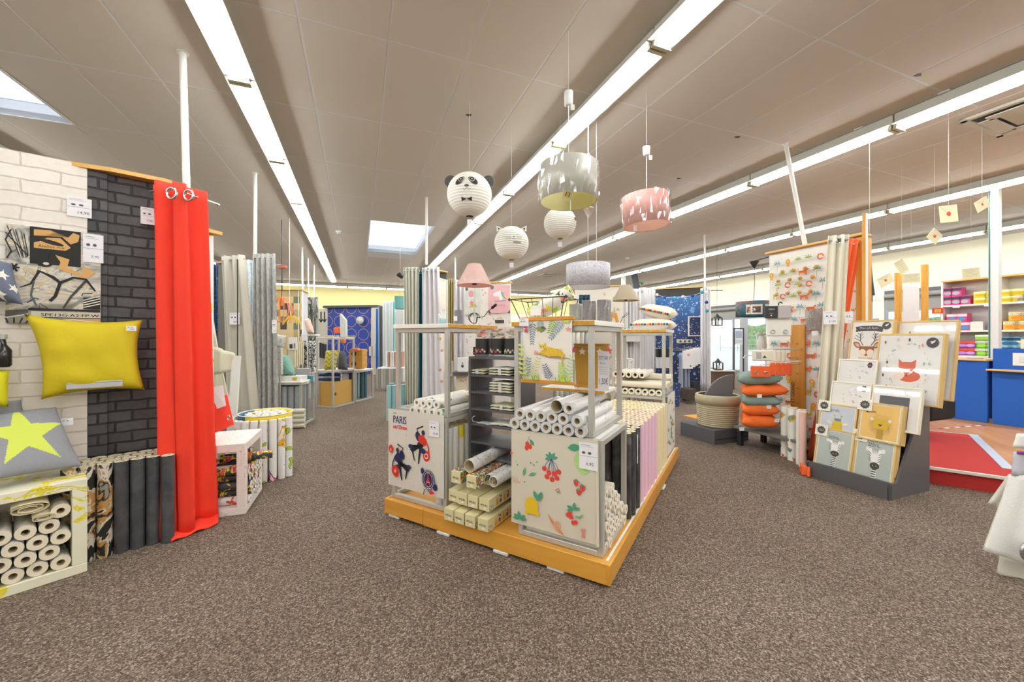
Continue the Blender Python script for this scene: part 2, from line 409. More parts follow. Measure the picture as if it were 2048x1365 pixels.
def lerp(a, b, t): return a + (b - a) * t
def path_at(pts, s):
    L = [0]
    for a, b in zip(pts, pts[1:]): L.append(L[-1] + (Vector(b[:2]) - Vector(a[:2])).length)
    t = s * L[-1]
    for i in range(len(pts) - 1):
        if t <= L[i + 1] + 1e-9:
            k = (t - L[i]) / (L[i + 1] - L[i] or 1); a, b = Vector(pts[i][:2]), Vector(pts[i + 1][:2]); d = (b - a).normalized()
            return a + (b - a) * k, Vector((-d.y, d.x))
    return Vector(pts[-1][:2]), Vector((0, 0))
def drape(top, bot, z0, z1, folds, amp, m, ampb=None, nu=None, nv=10, phase=0., hem=None, waist=0.):
    """hanging cloth between a top path and a bottom path (xy points)"""
    mb = MB(); ampb = amp if ampb is None else ampb; nu = nu or int(folds * 12); rnd = random.Random(int(folds * 100 + amp * 1e4))
    ph = [rnd.uniform(-.5, .5) for _ in range(8)]
    def f(s, t):
        a, n = path_at(top, s); b, n2 = path_at(bot, s); p = a.lerp(b, 1 - t) if 0 else b.lerp(a, t)
        q = 2 * math.pi * folds * s + phase + .5 * math.sin(3 * s + ph[0] * 6) + .25 * math.sin(4 * (1 - t) + 5 * s)
        am = lerp(ampb, amp, t) * (1 + .35 * math.sin(7 * s + ph[1] * 6))
        p = p + (n if n.length else n2) * (am * math.sin(q) + .25 * am * math.sin(2 * q + ph[2] * 6))
        zz = lerp(hem(s) if hem else z0, z1, t)
        return (p.x, p.y, zz)
    mb.grid(f, nu, nv, m); return mb
def curtain(label, top, bot, z0, z1, folds, amp, m, group=None, rings=0, name='curtain', **kw):
    c = Vector((sum(p[0] for p in bot) / len(bot), sum(p[1] for p in bot) / len(bot), 0))
    sh = lambda q: [(p[0] - c.x, p[1] - c.y) for p in q]
    t = thing(name, label, 'curtain', c, 0, group)
    drape(sh(top), sh(bot), z0, z1, folds, amp, m, **kw).build('fabric', t, solid=.004)
    q = [path_at(sh(top), k / 6)[0] for k in range(7)]; mb = MB(); mb.tube([(p.x, p.y, z1 - .05) for p in q], .007, CHR, 6); mb.build('rail', t)
    for k in range(rings):
        s = (k + .5) / rings; a, n = path_at(sh(top), s); mb = MB(); n = n if n.length else Vector((0, 1))
        g = n * (amp + .004); q0 = Vector((a.x, a.y, z1 - .06))
        d = Vector((n.x, n.y, 0)); e = Vector((-n.y, n.x, 0))
        mb.tube([q0 - d * (amp * .7) + (e * math.cos(x) + Vector((0, 0, 1)) * math.sin(x)) * .024 for x in [i * math.pi / 6 for i in range(12)]], .006, CHR, 6, True)
        mb.build('grommet', t)
    return t
def cushion4(c, thick, m, nu=16, nv=12, pinch=.07, mf=None, up=None, wr=.0):
    """a cushion spanned by corners TL, TR, BR, BL; mf(u, v) may pick another material"""
    TL, TR, BR, BL = [Vector(p) for p in c]; n = ((TR - TL) + (BR - BL)).cross((BL - TL) + (BR - TR)).normalized() * -1
    if up is not None and n.dot(Vector(up)) < 0: n = -n
    mb = MB()
    def f(sg):
        def g(u, v):
            a, b = 2 * u - 1, 2 * v - 1
            uu = .5 + a * .5 * (1 - pinch * (1 - b * b)); vv = .5 + b * .5 * (1 - pinch * (1 - a * a))
            p = BL.lerp(BR, uu).lerp(TL.lerp(TR, uu), vv)
            h = thick / 2 * ((1 - a ** 4) * (1 - b ** 4)) ** .55
            h *= 1 + wr * math.sin(9 * a + 4 * b) * .5 + wr * math.sin(5 * b - 7 * a * b)
            return p + n * h * sg
        return g
    for sg in (1, -1):
        F = f(sg)
        if mf is None: mb.grid(F, nu, nv, m)
        else:
            for j in range(nv):
                for i in range(nu):
                    q = mf((i + .5) / nu, (j + .5) / nv) if sg == 1 else None
                    mb.add([F(i / nu, j / nv), F((i + 1) / nu, j / nv), F((i + 1) / nu, (j + 1) / nv), F(i / nu, (j + 1) / nv)], [(0, 1, 2, 3)], q or m, True)
    return mb, f(1), n
def merge(o, dist=.0004):
    import bmesh
    bm = bmesh.new(); bm.from_mesh(o.data); bmesh.ops.remove_doubles(bm, verts=bm.verts, dist=dist)
    bmesh.ops.recalc_face_normals(bm, faces=bm.faces); bm.to_mesh(o.data); bm.free(); return o
def starfn(cx, cy, r, a0, k=.42, asp=1., n=5):
    def inside(u, v):
        x, y = (u - cx) * asp, v - cy; rr = math.hypot(x, y)
        if rr > r: return False
        an = (math.degrees(math.atan2(y, x)) - a0) % (360 / n); an = min(an, 360 / n - an)
        A = Vector((r, 0)); B = Vector((r * k * math.cos(R(180 / n)), r * k * math.sin(R(180 / n)))); p = Vector((rr * math.cos(R(an)), rr * math.sin(R(an))))
        return (B.x - A.x) * (p.y - A.y) - (B.y - A.y) * (p.x - A.x) >= 0
    return inside
ROLLS = {}
def roll_proto(key, L, r, m, ri=None, mc=None):
    """one wallpaper roll lying along +x from the origin; returns its mesh"""
    if key not in ROLLS:
        mb = MB(); mb.pipe((0, 0, 0), (L, 0, 0), r, ri or r * .42, m, mc or mat('efe6d2', .6), mat('d3c5a4', .7))
        o = mb.build('wallpaper_roll'); ROLLS[key] = o.data; bpy.data.objects.remove(o)
    return ROLLS[key]
def roll(me, loc, direction, label, group, name='wallpaper_roll', spin=None):
    o = bpy.data.objects.new(name, me); COL.objects.link(o); o.location = loc
    d = Vector(direction).normalized(); q = d.to_track_quat('X', 'Z')
    o.rotation_euler = (q.to_matrix() @ Matrix.Rotation(random.uniform(0, 6.28) if spin is None else spin, 3, 'X')).to_euler()
    return tag(o, label, 'wallpaper roll', group)
def pole(label, p0, p1, r=.024, c='e9e9e4', name='pole'):
    t = thing(name, label, 'pole', p0); q = Vector(p1) - Vector(p0)
    mb = MB(); mb.cyl((0, 0, 0), q, r, mat(c, .4, var=.02), n=14); mb.build('tube', t)
    mb = MB(); mb.cyl(q * .996, q, r * 1.7, mat(c, .4, var=.02), n=14); mb.build('ceiling_collar', t); return t
WALLW = mat('e9e7e2', .6, var=.02); OAK = wood('e0a040', 'c98528', 0); OAKL = wood('e9bf74', 'd9a659', 0); OAKZ = wood('e2ac50', 'cc8f35', 2)
STEEL = mat('c3c2bc', .35, .35, var=.05, scale=20); BOARD = mat('f0efe9', .5, var=.02)
ORD = 'nearest second third fourth fifth sixth seventh eighth ninth tenth eleventh twelfth thirteenth fourteenth fifteenth'.split()
# ---------------- room shell (room coordinates u, v) ----------------
RR = (0, 0, ROOM)
U0, U1, V0, V1 = -7.0, 13.1, -6.0, 19.0
def carpet():
    m, nt, b = new_mat('loop_pile_carpet'); tc = N(nt, 'ShaderNodeTexCoord')
    v = N(nt, 'ShaderNodeTexVoronoi'); v.inputs['Scale'].default_value = 190
    nt.links.new(tc.outputs['Object'], v.inputs['Vector'])
    se = N(nt, 'ShaderNodeSeparateColor'); nt.links.new(v.outputs['Color'], se.inputs[0])
    r = ramp(nt, [(0, '4c4036'), (.25, '665747'), (.55, '7e6e5f'), (.8, '97877a'), (1, 'bcab9b')]); nt.links.new(se.outputs[0], r.inputs[0])
    n = N(nt, 'ShaderNodeTexNoise'); n.inputs['Scale'].default_value = 1.2; n.inputs['Detail'].default_value = 4; nt.links.new(tc.outputs['Object'], n.inputs['Vector'])
    n3 = N(nt, 'ShaderNodeTexNoise'); n3.inputs['Scale'].default_value = 60; n3.inputs['Detail'].default_value = 4; nt.links.new(tc.outputs['Object'], n3.inputs['Vector'])
    r2 = ramp(nt, [(.3, '6d6d6d'), (.7, 'c8c8c8')]); nt.links.new(n3.outputs['Fac'], r2.inputs[0])
    m1 = N(nt, 'ShaderNodeMix', data_type='RGBA', blend_type='OVERLAY'); m1.inputs[0].default_value = .6
    nt.links.new(r.outputs[0], m1.inputs[6]); nt.links.new(r2.outputs[0], m1.inputs[7])
    m2 = N(nt, 'ShaderNodeMix', data_type='RGBA', blend_type='MULTIPLY'); m2.inputs[0].default_value = 1
    r3 = ramp(nt, [(.3, 'e9e5e2'), (.7, 'ffffff')]); nt.links.new(n.outputs['Fac'], r3.inputs[0])
    nt.links.new(m1.outputs[2], m2.inputs[6]); nt.links.new(r3.outputs[0], m2.inputs[7]); nt.links.new(m2.outputs[2], b.inputs['Base Color'])
    bp = N(nt, 'ShaderNodeBump'); bp.inputs['Strength'].default_value = .7; bp.inputs['Distance'].default_value = .006
    nt.links.new(v.outputs['Distance'], bp.inputs['Height']); nt.links.new(bp.outputs[0], b.inputs['Normal'])
    b.inputs['Roughness'].default_value = .95; return m
mb = MB(); mb.box(U0, U1, V0, V1, -.08, 0, carpet()); tag(mb.build('floor', rot=RR), 'brown flecked loop carpet floor of the store', kind='structure')

YEL = mat('f1e6a4', .75, var=.02, scale=.7); CRM = mat('e9e4d6', .7, var=.02, scale=.7); GRYW = mat('cfcabf', .7)
def wall(name, boxes, label=None):
    mb = MB()
    for b in boxes: mb.box(*b[:6], b[6])
    o = mb.build(name, rot=RR); tag(o, label, kind='structure'); return o
wall('wall_back', [(U0, U1, V1, V1 + .15, 2.5, CE + .2, YEL), (U0, U1, V1, V1 + .15, 0, 2.5, CRM)], 'far wall, pale yellow band above cream')
wall('wall_left', [(U0 - .15, U0, V0, V1, 0, CE + .2, CRM)])
wall('wall_front', [(U0, U1, V0 - .15, V0, 0, CE + .2, CRM)])
# right wall: shop windows between v = 4.6 and 10.6, a lower one beyond the shelving
mb = MB()
mb.box(U1, U1 + .2, V0, V1, 2.5, CE + .2, mat('ece7cf', .75, var=.02, scale=.6))
GLASS = [(.2, 3.6), (3.9, 6.1), (6.35, 9.2), (9.35, 13.3)]   # openings along v
ed = [V0] + [x for g in GLASS for x in g] + [V1]
for i in range(0, len(ed), 2): mb.box(U1, U1 + .2, ed[i], ed[i + 1], 0, 2.5, CRM)
tag(mb.build('wall_right', rot=RR), 'pale cream wall over the shop windows', kind='structure')
ALU = mat('9aa0a8', .4, .5, var=.03); BLIND = mat('8f8e8a', .7); DKG = mat('5b5d60', .6)
for k, (a, b) in enumerate(GLASS):
    mb = MB(); z0 = .0 if k == 3 else .45
    fr = .05
    mb.box(U1 + .02, U1 + .08, a, b, z0, z0 + fr, ALU); mb.box(U1 + .02, U1 + .08, a, b, 2.2, 2.25, ALU)
    n = 3 if k == 3 else 2
    for i in range(n + 1):
        p = a + (b - a) * i / n; p = min(max(p, a + .025), b - .025); mb.box(U1 + .02, U1 + .08, p - .025, p + .025, z0, 2.22, ALU)
    mb.box(U1 + .0, U1 + .2, a, b, 2.25, 2.5, DKG)
    if z0: mb.box(U1, U1 + .2, a, b, 0, z0, CRM)
    w = mb.build('window_%d' % (k + 1), rot=RR); tag(w, 'grey framed shop window looking onto the car park', kind='structure')
    gm = MB(); gm.box(U1 + .045, U1 + .055, a + .03, b - .03, z0 + .04, 2.21, clear(gloss=.05, rough=.02)); gm.build('glass', w)
    bm_ = MB(); bm_.cyl((U1 - .08, a + .05, 2.34), (U1 - .08, b - .05, 2.34), .06, BLIND); bm_.box(U1 - .03, U1 - .022, a + .06, b - .06, 1.95, 2.34, BLIND); bm_.box(U1 - .05, U1 - .01, a + .06, b - .06, 1.93, 1.955, ALU); bm_.build('roller_blind', w)

# ceiling: hung tiles 0.6 x 1.2 m in a pale grid, two skylights
TU, TV = -.40, 3.08
SKY = [(-4.0, -2.8, TV - .6, 5.48), (.2, 1.4, TV + 1.2 * 4, TV + 1.2 * 6.35)]
def insky(u0, u1, v0, v1):
    return any(u0 < b - .05 and u1 > a + .05 and v0 < d - .05 and v1 > c + .05 for a, b, c, d in SKY)
us = sorted(set([U0, U1] + [x for q in SKY for x in q[:2]])); vs = sorted(set([V0, V1] + [x for q in SKY for x in q[2:]]))
def ceil_mat(c, c2):
    return marble([(.35, c), (.65, c2)], 900, 0, interp='LINEAR', rough=.9)
TILE = ceil_mat('d0c8bd', 'd9d2c7'); GRID = mat('dededf', .6, var=.02)
mb = MB()
for a, b in zip(us, us[1:]):
    for c, d in zip(vs, vs[1:]):
        if not insky(a, b, c, d): mb.box(a, b, c, d, CE + .0015, CE + .06, GRID)
ceiling = tag(mb.build('ceiling', rot=RR), 'suspended ceiling of pale tiles in a metal grid', kind='structure')
tm = MB(); g = .007; tm.bbox(g, .6 - g, g, 1.2 - g, CE, CE + .012, TILE, .003); tile0 = None
cells = []
i0 = int((U0 - TU) // .6) + 1; j0 = int((V0 - TV) // 1.2) + 1
for i in range(i0, int((U1 - TU) / .6)):
    for j in range(j0, int((V1 - TV) / 1.2)):
        u, v = TU + .6 * i, TV + 1.2 * j
        if insky(u, u + .6, v, v + 1.2): continue
        w = W(u + .3, v + .6)
        vis = w.y > .6 and abs(w.x) < w.y * 1.42 + .8 and 2.24 / w.y < .95
        cells.append((0 if vis else 1, w.y, u, v))
cells.sort()
rest = MB()
for k, (q, _, u, v) in enumerate(cells):
    if k < 298:
        if tile0 is None:
            tile0 = tm.build('ceiling_tile', ceiling); tile0.location = (u, v, 0)
        else:
            c = tile0.copy(); COL.objects.link(c); c.parent = ceiling; c.location = (u, v, 0)
    else: rest.box(u + g, u + .6 - g, v + g, v + 1.2 - g, CE, CE + .012, TILE)
tag(rest.build('ceiling_tiles_beyond', ceiling), kind='stuff')
WHT = mat('e8e8ea', .6, var=.02)
for k, (a, b, c, d) in enumerate(SKY):
    mb = MB(); h = .16
    for q in ((a - .02, a, c, d), (b, b + .02, c, d), (a, b, c - .02, c), (a, b, d, d + .02)): mb.box(*q, CE - .004, CE + h, WHT)
    w = mb.build('window_%d' % (k + 5), rot=RR); tag(w, 'square skylight shaft in the tiled ceiling', kind='structure')
    op = bpy.data.materials.new('opal_dome'); op.use_nodes = True; nt = op.node_tree; nt.nodes.clear()
    t1 = N(nt, 'ShaderNodeBsdfTransparent'); t1.inputs[0].default_value = (.93, .95, 1, 1); t2 = N(nt, 'ShaderNodeBsdfTranslucent'); mx = N(nt, 'ShaderNodeMixShader'); mx.inputs[0].default_value = .3
    nt.links.new(t1.outputs[0], mx.inputs[1]); nt.links.new(t2.outputs[0], mx.inputs[2]); o_ = N(nt, 'ShaderNodeOutputMaterial'); nt.links.new(mx.outputs[0], o_.inputs[0])
    gm = MB(); gm.box(a, b, c, d, CE + h - .01, CE + h, op); gm.build('skylight_pane', w)
# ceiling marks: little black holes, detector heads, vents
def ceil_thing(px, py, z=CE):
    d = FOC * (z - EYE) / (HORIZON - py); return Vector(((px - 1024) / FOC * d, d, z))
BLK = mat('1b1b1d', .5, var=.02); WPL = mat('eceef0', .4, var=.01); CHR = mat('c9ccd0', .18, 1., var=0.)
for (px, py, a) in ((938, 230, 0), (1836, 150, 1), (1475, 274, 2), (1357, 357, 3)):
    p = ceil_thing(px, py); mb = MB()
    q = [(math.cos(t * .7 + a) * (.02 + .008 * (t % 3)), math.sin(t * .7 + a) * (.014 + .006 * ((t + a) % 2))) for t in range(9)]
    mb.prism(q, -.004, -.0005, BLK); mb.build('trim_%d' % (a + 1), loc=p)['kind'] = 'structure'
for k, (px, py, nm) in enumerate(((677, 462, 'left of the far skylight'), (1255, 515, 'above the pink drum shade'), (1190, 0, ''))):
    if not nm: continue
    t = thing('smoke_detector', 'small white ceiling detector head ' + nm, 'smoke detector', ceil_thing(px, py), 0)
    mb = MB(); mb.lathe([(.055, 0), (.06, -.012), (.055, -.03), (.03, -.04)], WPL, 18); mb.build('base', t)
    mb = MB(); mb.lathe([(.03, -.04), (.034, -.055), (.02, -.07), (.0001, -.075)], mat('d9d2c8', .4), 16); mb.lathe([(.013, -.075), (.012, -.085), (.0001, -.088)], mat('c4482c', .3), 10); mb.build('sensor_head', t)
# ---------------- fluorescent battens ----------------
LUM = glow('fcfdfb', TUBE, 'fluorescent_tube'); HSG = mat('d5d6cf', .45, var=.02); CLIP = mat('c9c7a8', .35, .3)
def batten(label, group):
    t = thing('fluorescent_light', label, 'ceiling light', (0, 0, 0), ROOM, group)
    mb = MB(); mb.bbox(-.05, .05, .003, 1.527, CE - .10, CE - .003, HSG, .006); mb.prism([(-.11, CE - .118), (.11, CE - .118), (.11, CE - .112), (.05, CE - .095), (-.05, CE - .095), (-.11, CE - .112)], -1.527, -.003, HSG, Matrix.Rotation(R(90), 4, 'X')); mb.build('housing', t)
    for x in (-.045, .045):
        mb = MB(); mb.cyl((x, .03, CE - .135), (x, 1.5, CE - .135), .024, LUM, n=8); mb.build('tube', t)
    for y in (.004, 1.496):
        mb = MB(); mb.prism([(-.08, CE - .165), (.08, CE - .165), (.06, CE - .1), (-.06, CE - .1)], -y - .03, -y, CLIP, Matrix.Rotation(R(90), 4, 'X')); mb.build('lamp_holder', t)
    return t
rows = [(-3.9, 'row behind the brick partition'), (-.91, 'row left of the far skylight'), (2.02, 'row passing behind the paper lanterns'), (5.02, 'row behind the leaning white pole'), (8.25, 'row above the hanging envelopes'), (11.63, 'row along the window wall')]
b0 = None
for u, nm in rows:
    v = 3.75 - 1.53 * 6; n = 0
    while v < 15.9:
        w = W(u, v + 1.5)
        if w.y > 1.0 and abs(w.x) / w.y < 1.33 and 2.1 / w.y < .88 and n < 15:
            lab = ORD[n] + ' visible batten, ' + nm; n += 1
        else: lab = 'white batten light out of view in the ' + nm
        gr = 'battens of the ' + nm
        if b0 is None: b0 = batten(lab, gr); b0.location = W(u, v)
        else: dup(b0, W(u, v), (0, 0, ROOM), lab, gr)
        v += 1.535
u = -6.6; n = 0
while u < 11:
    n += 1
    dup(b0, W(u + 1.53, 17.6), (0, 0, ROOM + R(90)), ORD[n - 1] + ' batten from the left in the crosswise row at the far yellow wall', 'battens along the far wall'); u += 1.535
# ceiling vents
def vent(px, py, s, label):
    p = ceil_thing(px, py); t = thing('ceiling_vent', label, 'vent', p, ROOM)
    CV = mat('cfcbbd', .5); mb = MB(); w = .06
    for q in ((-s, s, -s, -s + w), (-s, s, s - w, s), (-s, -s + w, -s, s), (s - w, s, -s, s)): mb.bbox(*q, -.03, -.002, CV, .006)
    mb.build('frame', t); mb = MB(); mb.box(-s + w, s - w, -s + w, s - w, -.006, -.003, DKG); mb.build('backing', t)
    for k in range(4):
        mb = MB(); mb.M = Matrix.Rotation(R(90 * k), 4, 'Z'); mb.box(-s * .62, s * .62, -s * .8, -s * .55, -.05, -.04, CV, Matrix.Translation((0, 0, 0))); mb.build('louvre', t)
    mb = MB(); mb.box(-s * .5, s * .5, -s * .5, s * .5, -.035, -.02, CV); mb.build('grille', t)
vent(2085, 213, .42, 'cream ceiling cassette vent cut off at the right edge')
vent(1097, 550, .3, 'small square ceiling vent above the silver drum shade')
# ---------------- outside ----------------
mb = MB(); mb.box(U1 + .2, U1 + 45, V0 - 10, V1 + 25, -.2, -.1, mat('d9d6d2', .9, scale=2)); tag(mb.build('floor_outside', rot=RR), 'pale car park ground outside the windows', kind='structure')
def hedge(v0, v1, u, h, label):
    mb = MB(); rnd = random.Random(int(v0 * 10)); G1 = marble([(.3, '4c6c3a'), (.5, '7c9a5c'), (.7, 'a2b884')], 5, 1, interp='LINEAR')
    L = v1 - v0
    mb.grid(lambda a, b: (u + .6 * math.cos(b * math.pi) + .18 * math.sin(a * 40 + b * 9), v0 + a * L, h * math.sin(b * math.pi) ** .6 + .15 * math.sin(a * 57) * math.sin(b * 3.14)), 60, 10, G1)
    return tag(mb.build('hedge', rot=RR), label, 'hedge')
hedge(2, 30, U1 + 26, 2.6, 'green hedge along the far side of the car park')
t = thing('fence', 'thin pale mesh fence in front of the hedge outside', 'fence', (0, 0, 0), ROOM)
mb = MB()
for k in range(15): mb.box(U1 + 22, U1 + 22.06, 2 + k * 2, 2.06 + k * 2, -.1, 1.5, mat('b9bcc0', .5))
mb.build('post', t); mb = MB()
for z in (.2, .6, 1., 1.4): mb.box(U1 + 22.02, U1 + 22.04, 2, 30, z, z + .04, mat('b9bcc0', .5))
mb.build('rail', t)
def car(u, v, rz, c, label):
    t = thing('car', label, 'car', W(u, v, -.1), ROOM + rz); P_ = mat(c, .25, var=.01, coat=.5); DG = mat('35444f', .15)
    prof = [(-2.1, .35), (-2.1, .75), (-1.95, .95), (-1.1, 1.02), (-.5, 1.42), (.9, 1.45), (1.7, 1.02), (2.05, .95), (2.1, .4)]
    mb = MB(); M_ = Matrix.Rotation(R(90), 4, 'X'); mb.prism(prof, -.82, .82, P_, M_); mb.build('body', t)
    mb = MB(); mb.prism([(-.98, 1.02), (-.46, 1.36), (.16, 1.38), (.16, 1.02)], -.835, .835, DG, M_); mb.prism([(.24, 1.02), (.24, 1.38), (.86, 1.38), (1.45, 1.02)], -.835, .835, DG, M_); mb.build('side_window', t)
    for x in (-1.3, 1.3):
        for y in (-.75, .75):
            mb = MB(); mb.cyl((x, y - .1, .32), (x, y + .1, .32), .32, BLK, n=18); mb.cyl((x, y - .11, .32), (x, y + .11, .32), .18, mat('b5b8bc', .3, .6), n=14); mb.build('wheel', t)
car(U1 + 13, 10.5, R(80), 'f0f0f0', 'white parked car outside the glass door'); car(U1 + 15, 14.5, R(85), 'e8eaee', 'pale grey parked car farther off outside')
mb = MB(); mb.box(U1 + 40, U1 + 42, -8, 40, -.1, 3.4, mat('e9e7e2', .8)); tag(mb.build('wall_outside', rot=RR), 'pale building wall beyond the hedge', kind='structure')
# ---------------- left display: brick wallpaper partition ----------------
LW = Fr((-2.32, 2.61), 41.55)
t = thing('display_partition', 'tall partition papered in white and charcoal bricks behind the yellow cushion', 'partition', LW.w(0, 0), LW.a)
mb = MB(); mb.box(-1.5, .06, .035, .10, 0, 2.275, WALLW); mb.build('panel', t)
WB = bricks('f0ebe2', 'e9e3d8', 'd3cabf', .30, .077, .006, depth=.5); DB = bricks('5a5b5e', '434447', '27282b', .150, .066, .008, depth=1.)
mb = MB(); mb.box(-1.5, -.3545, -.012, .034, 0, 2.30, WB); mb.build('white_brick_wallpaper', t)['label'] = 'white brick print wallpaper'
mb = MB(); mb.box(-.3535, -.2696, -.006, .034, 0, 2.27, DB); mb.box(-.269, .06, .016, .034, 0, 2.27, DB); mb.build('charcoal_brick_wallpaper', t)['label'] = 'charcoal brick print wallpaper'
mb = MB(); mb.prism([(-.56, .034), (-.47, .0), (-.25, -.05), (0, -.05), (.06, -.02), (.09, .06), (.06, .14), (-.56, .14)], 2.277, 2.302, OAKL); mb.build('wooden_top', t)
def graffiti(a):
    w, h = .362, .55; K, T, S, L = '1d1c1c', 'd3a566', '9b9a98', 'dad6cd'
    a.rect(0, 0, w, h, 'b5b1a8'); a.up()
    a.rect(0, 0, w, h, marble([(.3, '6f6d6a'), (.42, 'a5a29b'), (.5, 'd8d4ca'), (.56, 'c9b48c'), (.6, 'e6e2d8'), (.68, '8d8c8a')], 6, 1.2, detail=7, stretch=(1, 1, 2.2), interp='LINEAR', rough=.35))
    rnd = random.Random(3)
    for _ in range(16):
        x, y = rnd.uniform(0, w * .8), rnd.uniform(0, h * .9); a.line([(x, y), (x + rnd.uniform(-.01, .03), y + rnd.uniform(.01, .05)), (x + rnd.uniform(.0, .05), y + rnd.uniform(.0, .05))], rnd.uniform(.002, .006), rnd.choice([K, '3a3938', L]))
    for k in range(9): a.line([(.004 + .01 * k, .54 - .006 * k), (.03 + .008 * k, .45 - .01 * k), (.05 + .004 * k, .37)], .0035, [K, L, '5c5a57'][k % 3])
    a.up(); a.rect(.085, .34, .195, .21, K); a.up()
    a.poly([(.1, .535), (.16, .54), (.2, .515), (.24, .47), (.27, .49), (.275, .53), (.25, .54), (.23, .51), (.18, .53), (.14, .505), (.1, .5)], T)
    a.poly([(.1, .43), (.22, .43), (.24, .45), (.2, .5), (.15, .495), (.12, .47), (.1, .46)], T); a.ell(.165, .47, .05, .012, K, -15)
    a.poly([(.18, .4), (.235, .38), (.225, .33), (.27, .31), (.29, .3), (.28, .33), (.3, .34), (.34, .32), (.33, .3), (.3, .27), (.24, .3), (.19, .32), (.2, .36)], T)
    a.text('Atelier rue', .115, .437, .022, K, fit=.1)
    a.line([(.1, .36), (.12, .4), (.15, .38), (.16, .41), (.17, .36)], .016, K); a.ell(.14, .345, .03, .02, K); a.ell(.145, .345, .012, .008, L)
    for k in range(3): a.line([(.03 + .02 * math.cos(R(60 * k)), .31 + .025 * math.sin(R(60 * k))), (.03 - .02 * math.cos(R(60 * k)), .31 - .025 * math.sin(R(60 * k)))], .009, K)
    a.up()
    a.line([(.05, .2), (.09, .225), (.12, .3), (.17, .27), (.2, .24), (.25, .275), (.3, .27), (.34, .2)], [.004, .01, .014, .016, .018, .012, .012, .008], K)
    a.line([(.2, .245), (.18, .16), (.16, .13)], .014, K); a.line([(.3, .26), (.24, .16), (.21, .09)], [.012, .01, .008], '3c3b3b'); a.line([(.1, .24), (.09, .16), (.11, .1)], .008, '5a6068')
    a.line([(.005, .36), (.02, .4), (.0, .46), (.02, .52)], .006, K); a.line([(.0, .5), (.04, .44), (.08, .38)], .005, K)
    a.rect(.29, .09, .07, .07, K); a.up()
    for k in range(4): a.line([(.29, .1 + .014 * k), (.36, .125 + .016 * k)], .006, L)
    a.rect(.08, .075, .28, .012, K); a.rect(0, 0, w, .07, '918c80'); a.up(); a.rect(.09, .035, .272, .034, 'cfc8ba'); a.up(); a.text('SPE13G·A2·FP·W', .125, .042, .024, K, fit=.23, bold=.001); a.up()
    a.rect(.09, .033, .272, .004, K); a.poly([(.15, 0), (.36, 0), (.36, .03), (.22, .03)], T); a.line([(.14, .0), (.25, .025), (.36, .01)], .007, L)
    for k in range(5): a.line([(.01 + .02 * k, .0), (.0 + .03 * k, .03)], .006, K)
    a.poly([(0, .03), (.08, .055), (.08, .08), (0, .07)], '55524c'); a.line([(0, .03), (.08, .052)], .006, L)
tag(sheet('graffiti_print', .362, .55, mat('b5b1a8', .35), graffiti, loc=LW.w(-.658, -.03, 1.332), rot=(0, 0, LW.a), thick=.016), 'black, tan and grey graffiti wallpaper sample hung on the white bricks', 'poster')
def tagw(px, py, y, price, label, w=.085, h=.11, F=LW):
    p = F.Y(px, py, y); return price_tag(label, price, F.w(p.x, y, p.z - h), F.a, w, h)
tagw(134, 392, -.018, '14,90', 'white price label at the top of the white brick paper', .1, .115)
tagw(166, 467, -.036, '7,90', 'white price label at the upper right of the graffiti sample', .085, .17)
tagw(281, 413, -.006, '7,90', 'white price label on the charcoal bricks beside the red curtain', .075, .11)
# cushions and bracket shelf
YC = mat('cdb917', .8, var=.05, bump=.25, bscale=25)
def LP(px, py, y, F=LW): p = F.Y(px, py, y); return F.w(p.x, y, p.z)
mb, _, _ = cushion4([LP(48, 628, -.13), LP(285, 640, -.13), LP(290, 780, -.17), LP(82, 800, -.17)], .13, YC, 26, 20, .13, up=(.6, -.7, 0), wr=.06)
o = merge(mb.build('cushion')); tag(o, 'mustard yellow rectangular cushion on a bracket before the brick partition', 'cushion')
price_tag('small white tag on the upper right corner of the yellow cushion', '9,90', LP(252, 662, -.215), LW.a, .045, .03)
t = thing('bracket_shelf', 'grey metal bracket shelf carrying the yellow cushion', 'shelf', LW.w(0, 0), LW.a)
a_, b_ = LW.Y(133, 765, -.2), LW.Y(246, 763, -.2); SG = mat('bfc0c2', .4, .2)
mb = MB(); mb.bbox(a_.x, b_.x, -.215, -.02, a_.z - .012, a_.z, SG); mb.build('ledge', t); mb = MB(); mb.bbox(a_.x, b_.x, -.215, -.207, a_.z - .04, a_.z - .012, SG, .002); mb.build('front_lip', t)
NV = mat('626c80', .85); ST = mat('ece9df', .8)
fs = [starfn(.42, .86, .12, 80), starfn(.78, .62, .14, 75), starfn(.3, .5, .13, 100), starfn(.95, .35, .12, 70), starfn(.62, .13, .16, 85)]
mb, _, _ = cushion4([LP(-62, 500, -.1), LP(24, 528, -.1), LP(46, 610, -.13), LP(-60, 600, -.13)], .12, NV, 60, 60, .06, mf=lambda u, v: ST if any(q(u, v) for q in fs) else None, up=(.6, -.7, 0))
tag(merge(mb.build('cushion')), 'slate blue cushion with cream stars at the left edge', 'cushion')
GC = mat('8b8d93', .9, var=.08, scale=60, bump=.2); GS = mat('cdda58', .8, var=.03)
big = starfn(.60, .55, .52, 17, .38, 1.25)
mb, _, _ = cushion4([LP(-110, 842, -.13), LP(112, 815, -.13), P(164, 932, 2.14), P(-80, 972, 1.81)], .09, GC, 110, 80, .03, mf=lambda u, v: GS if big(u, v) else None, up=(.5, -.7, .6))
tag(merge(mb.build('cushion')), 'grey cushion with a large lime green star lying on the speckled crate', 'cushion')
mb, _, _ = cushion4([LP(-120, 815, -.06), LP(42, 800, -.06), LP(56, 850, -.07), LP(-90, 880, -.07)], .07, GC, 16, 12, .03, up=(.5, -.7, .3))
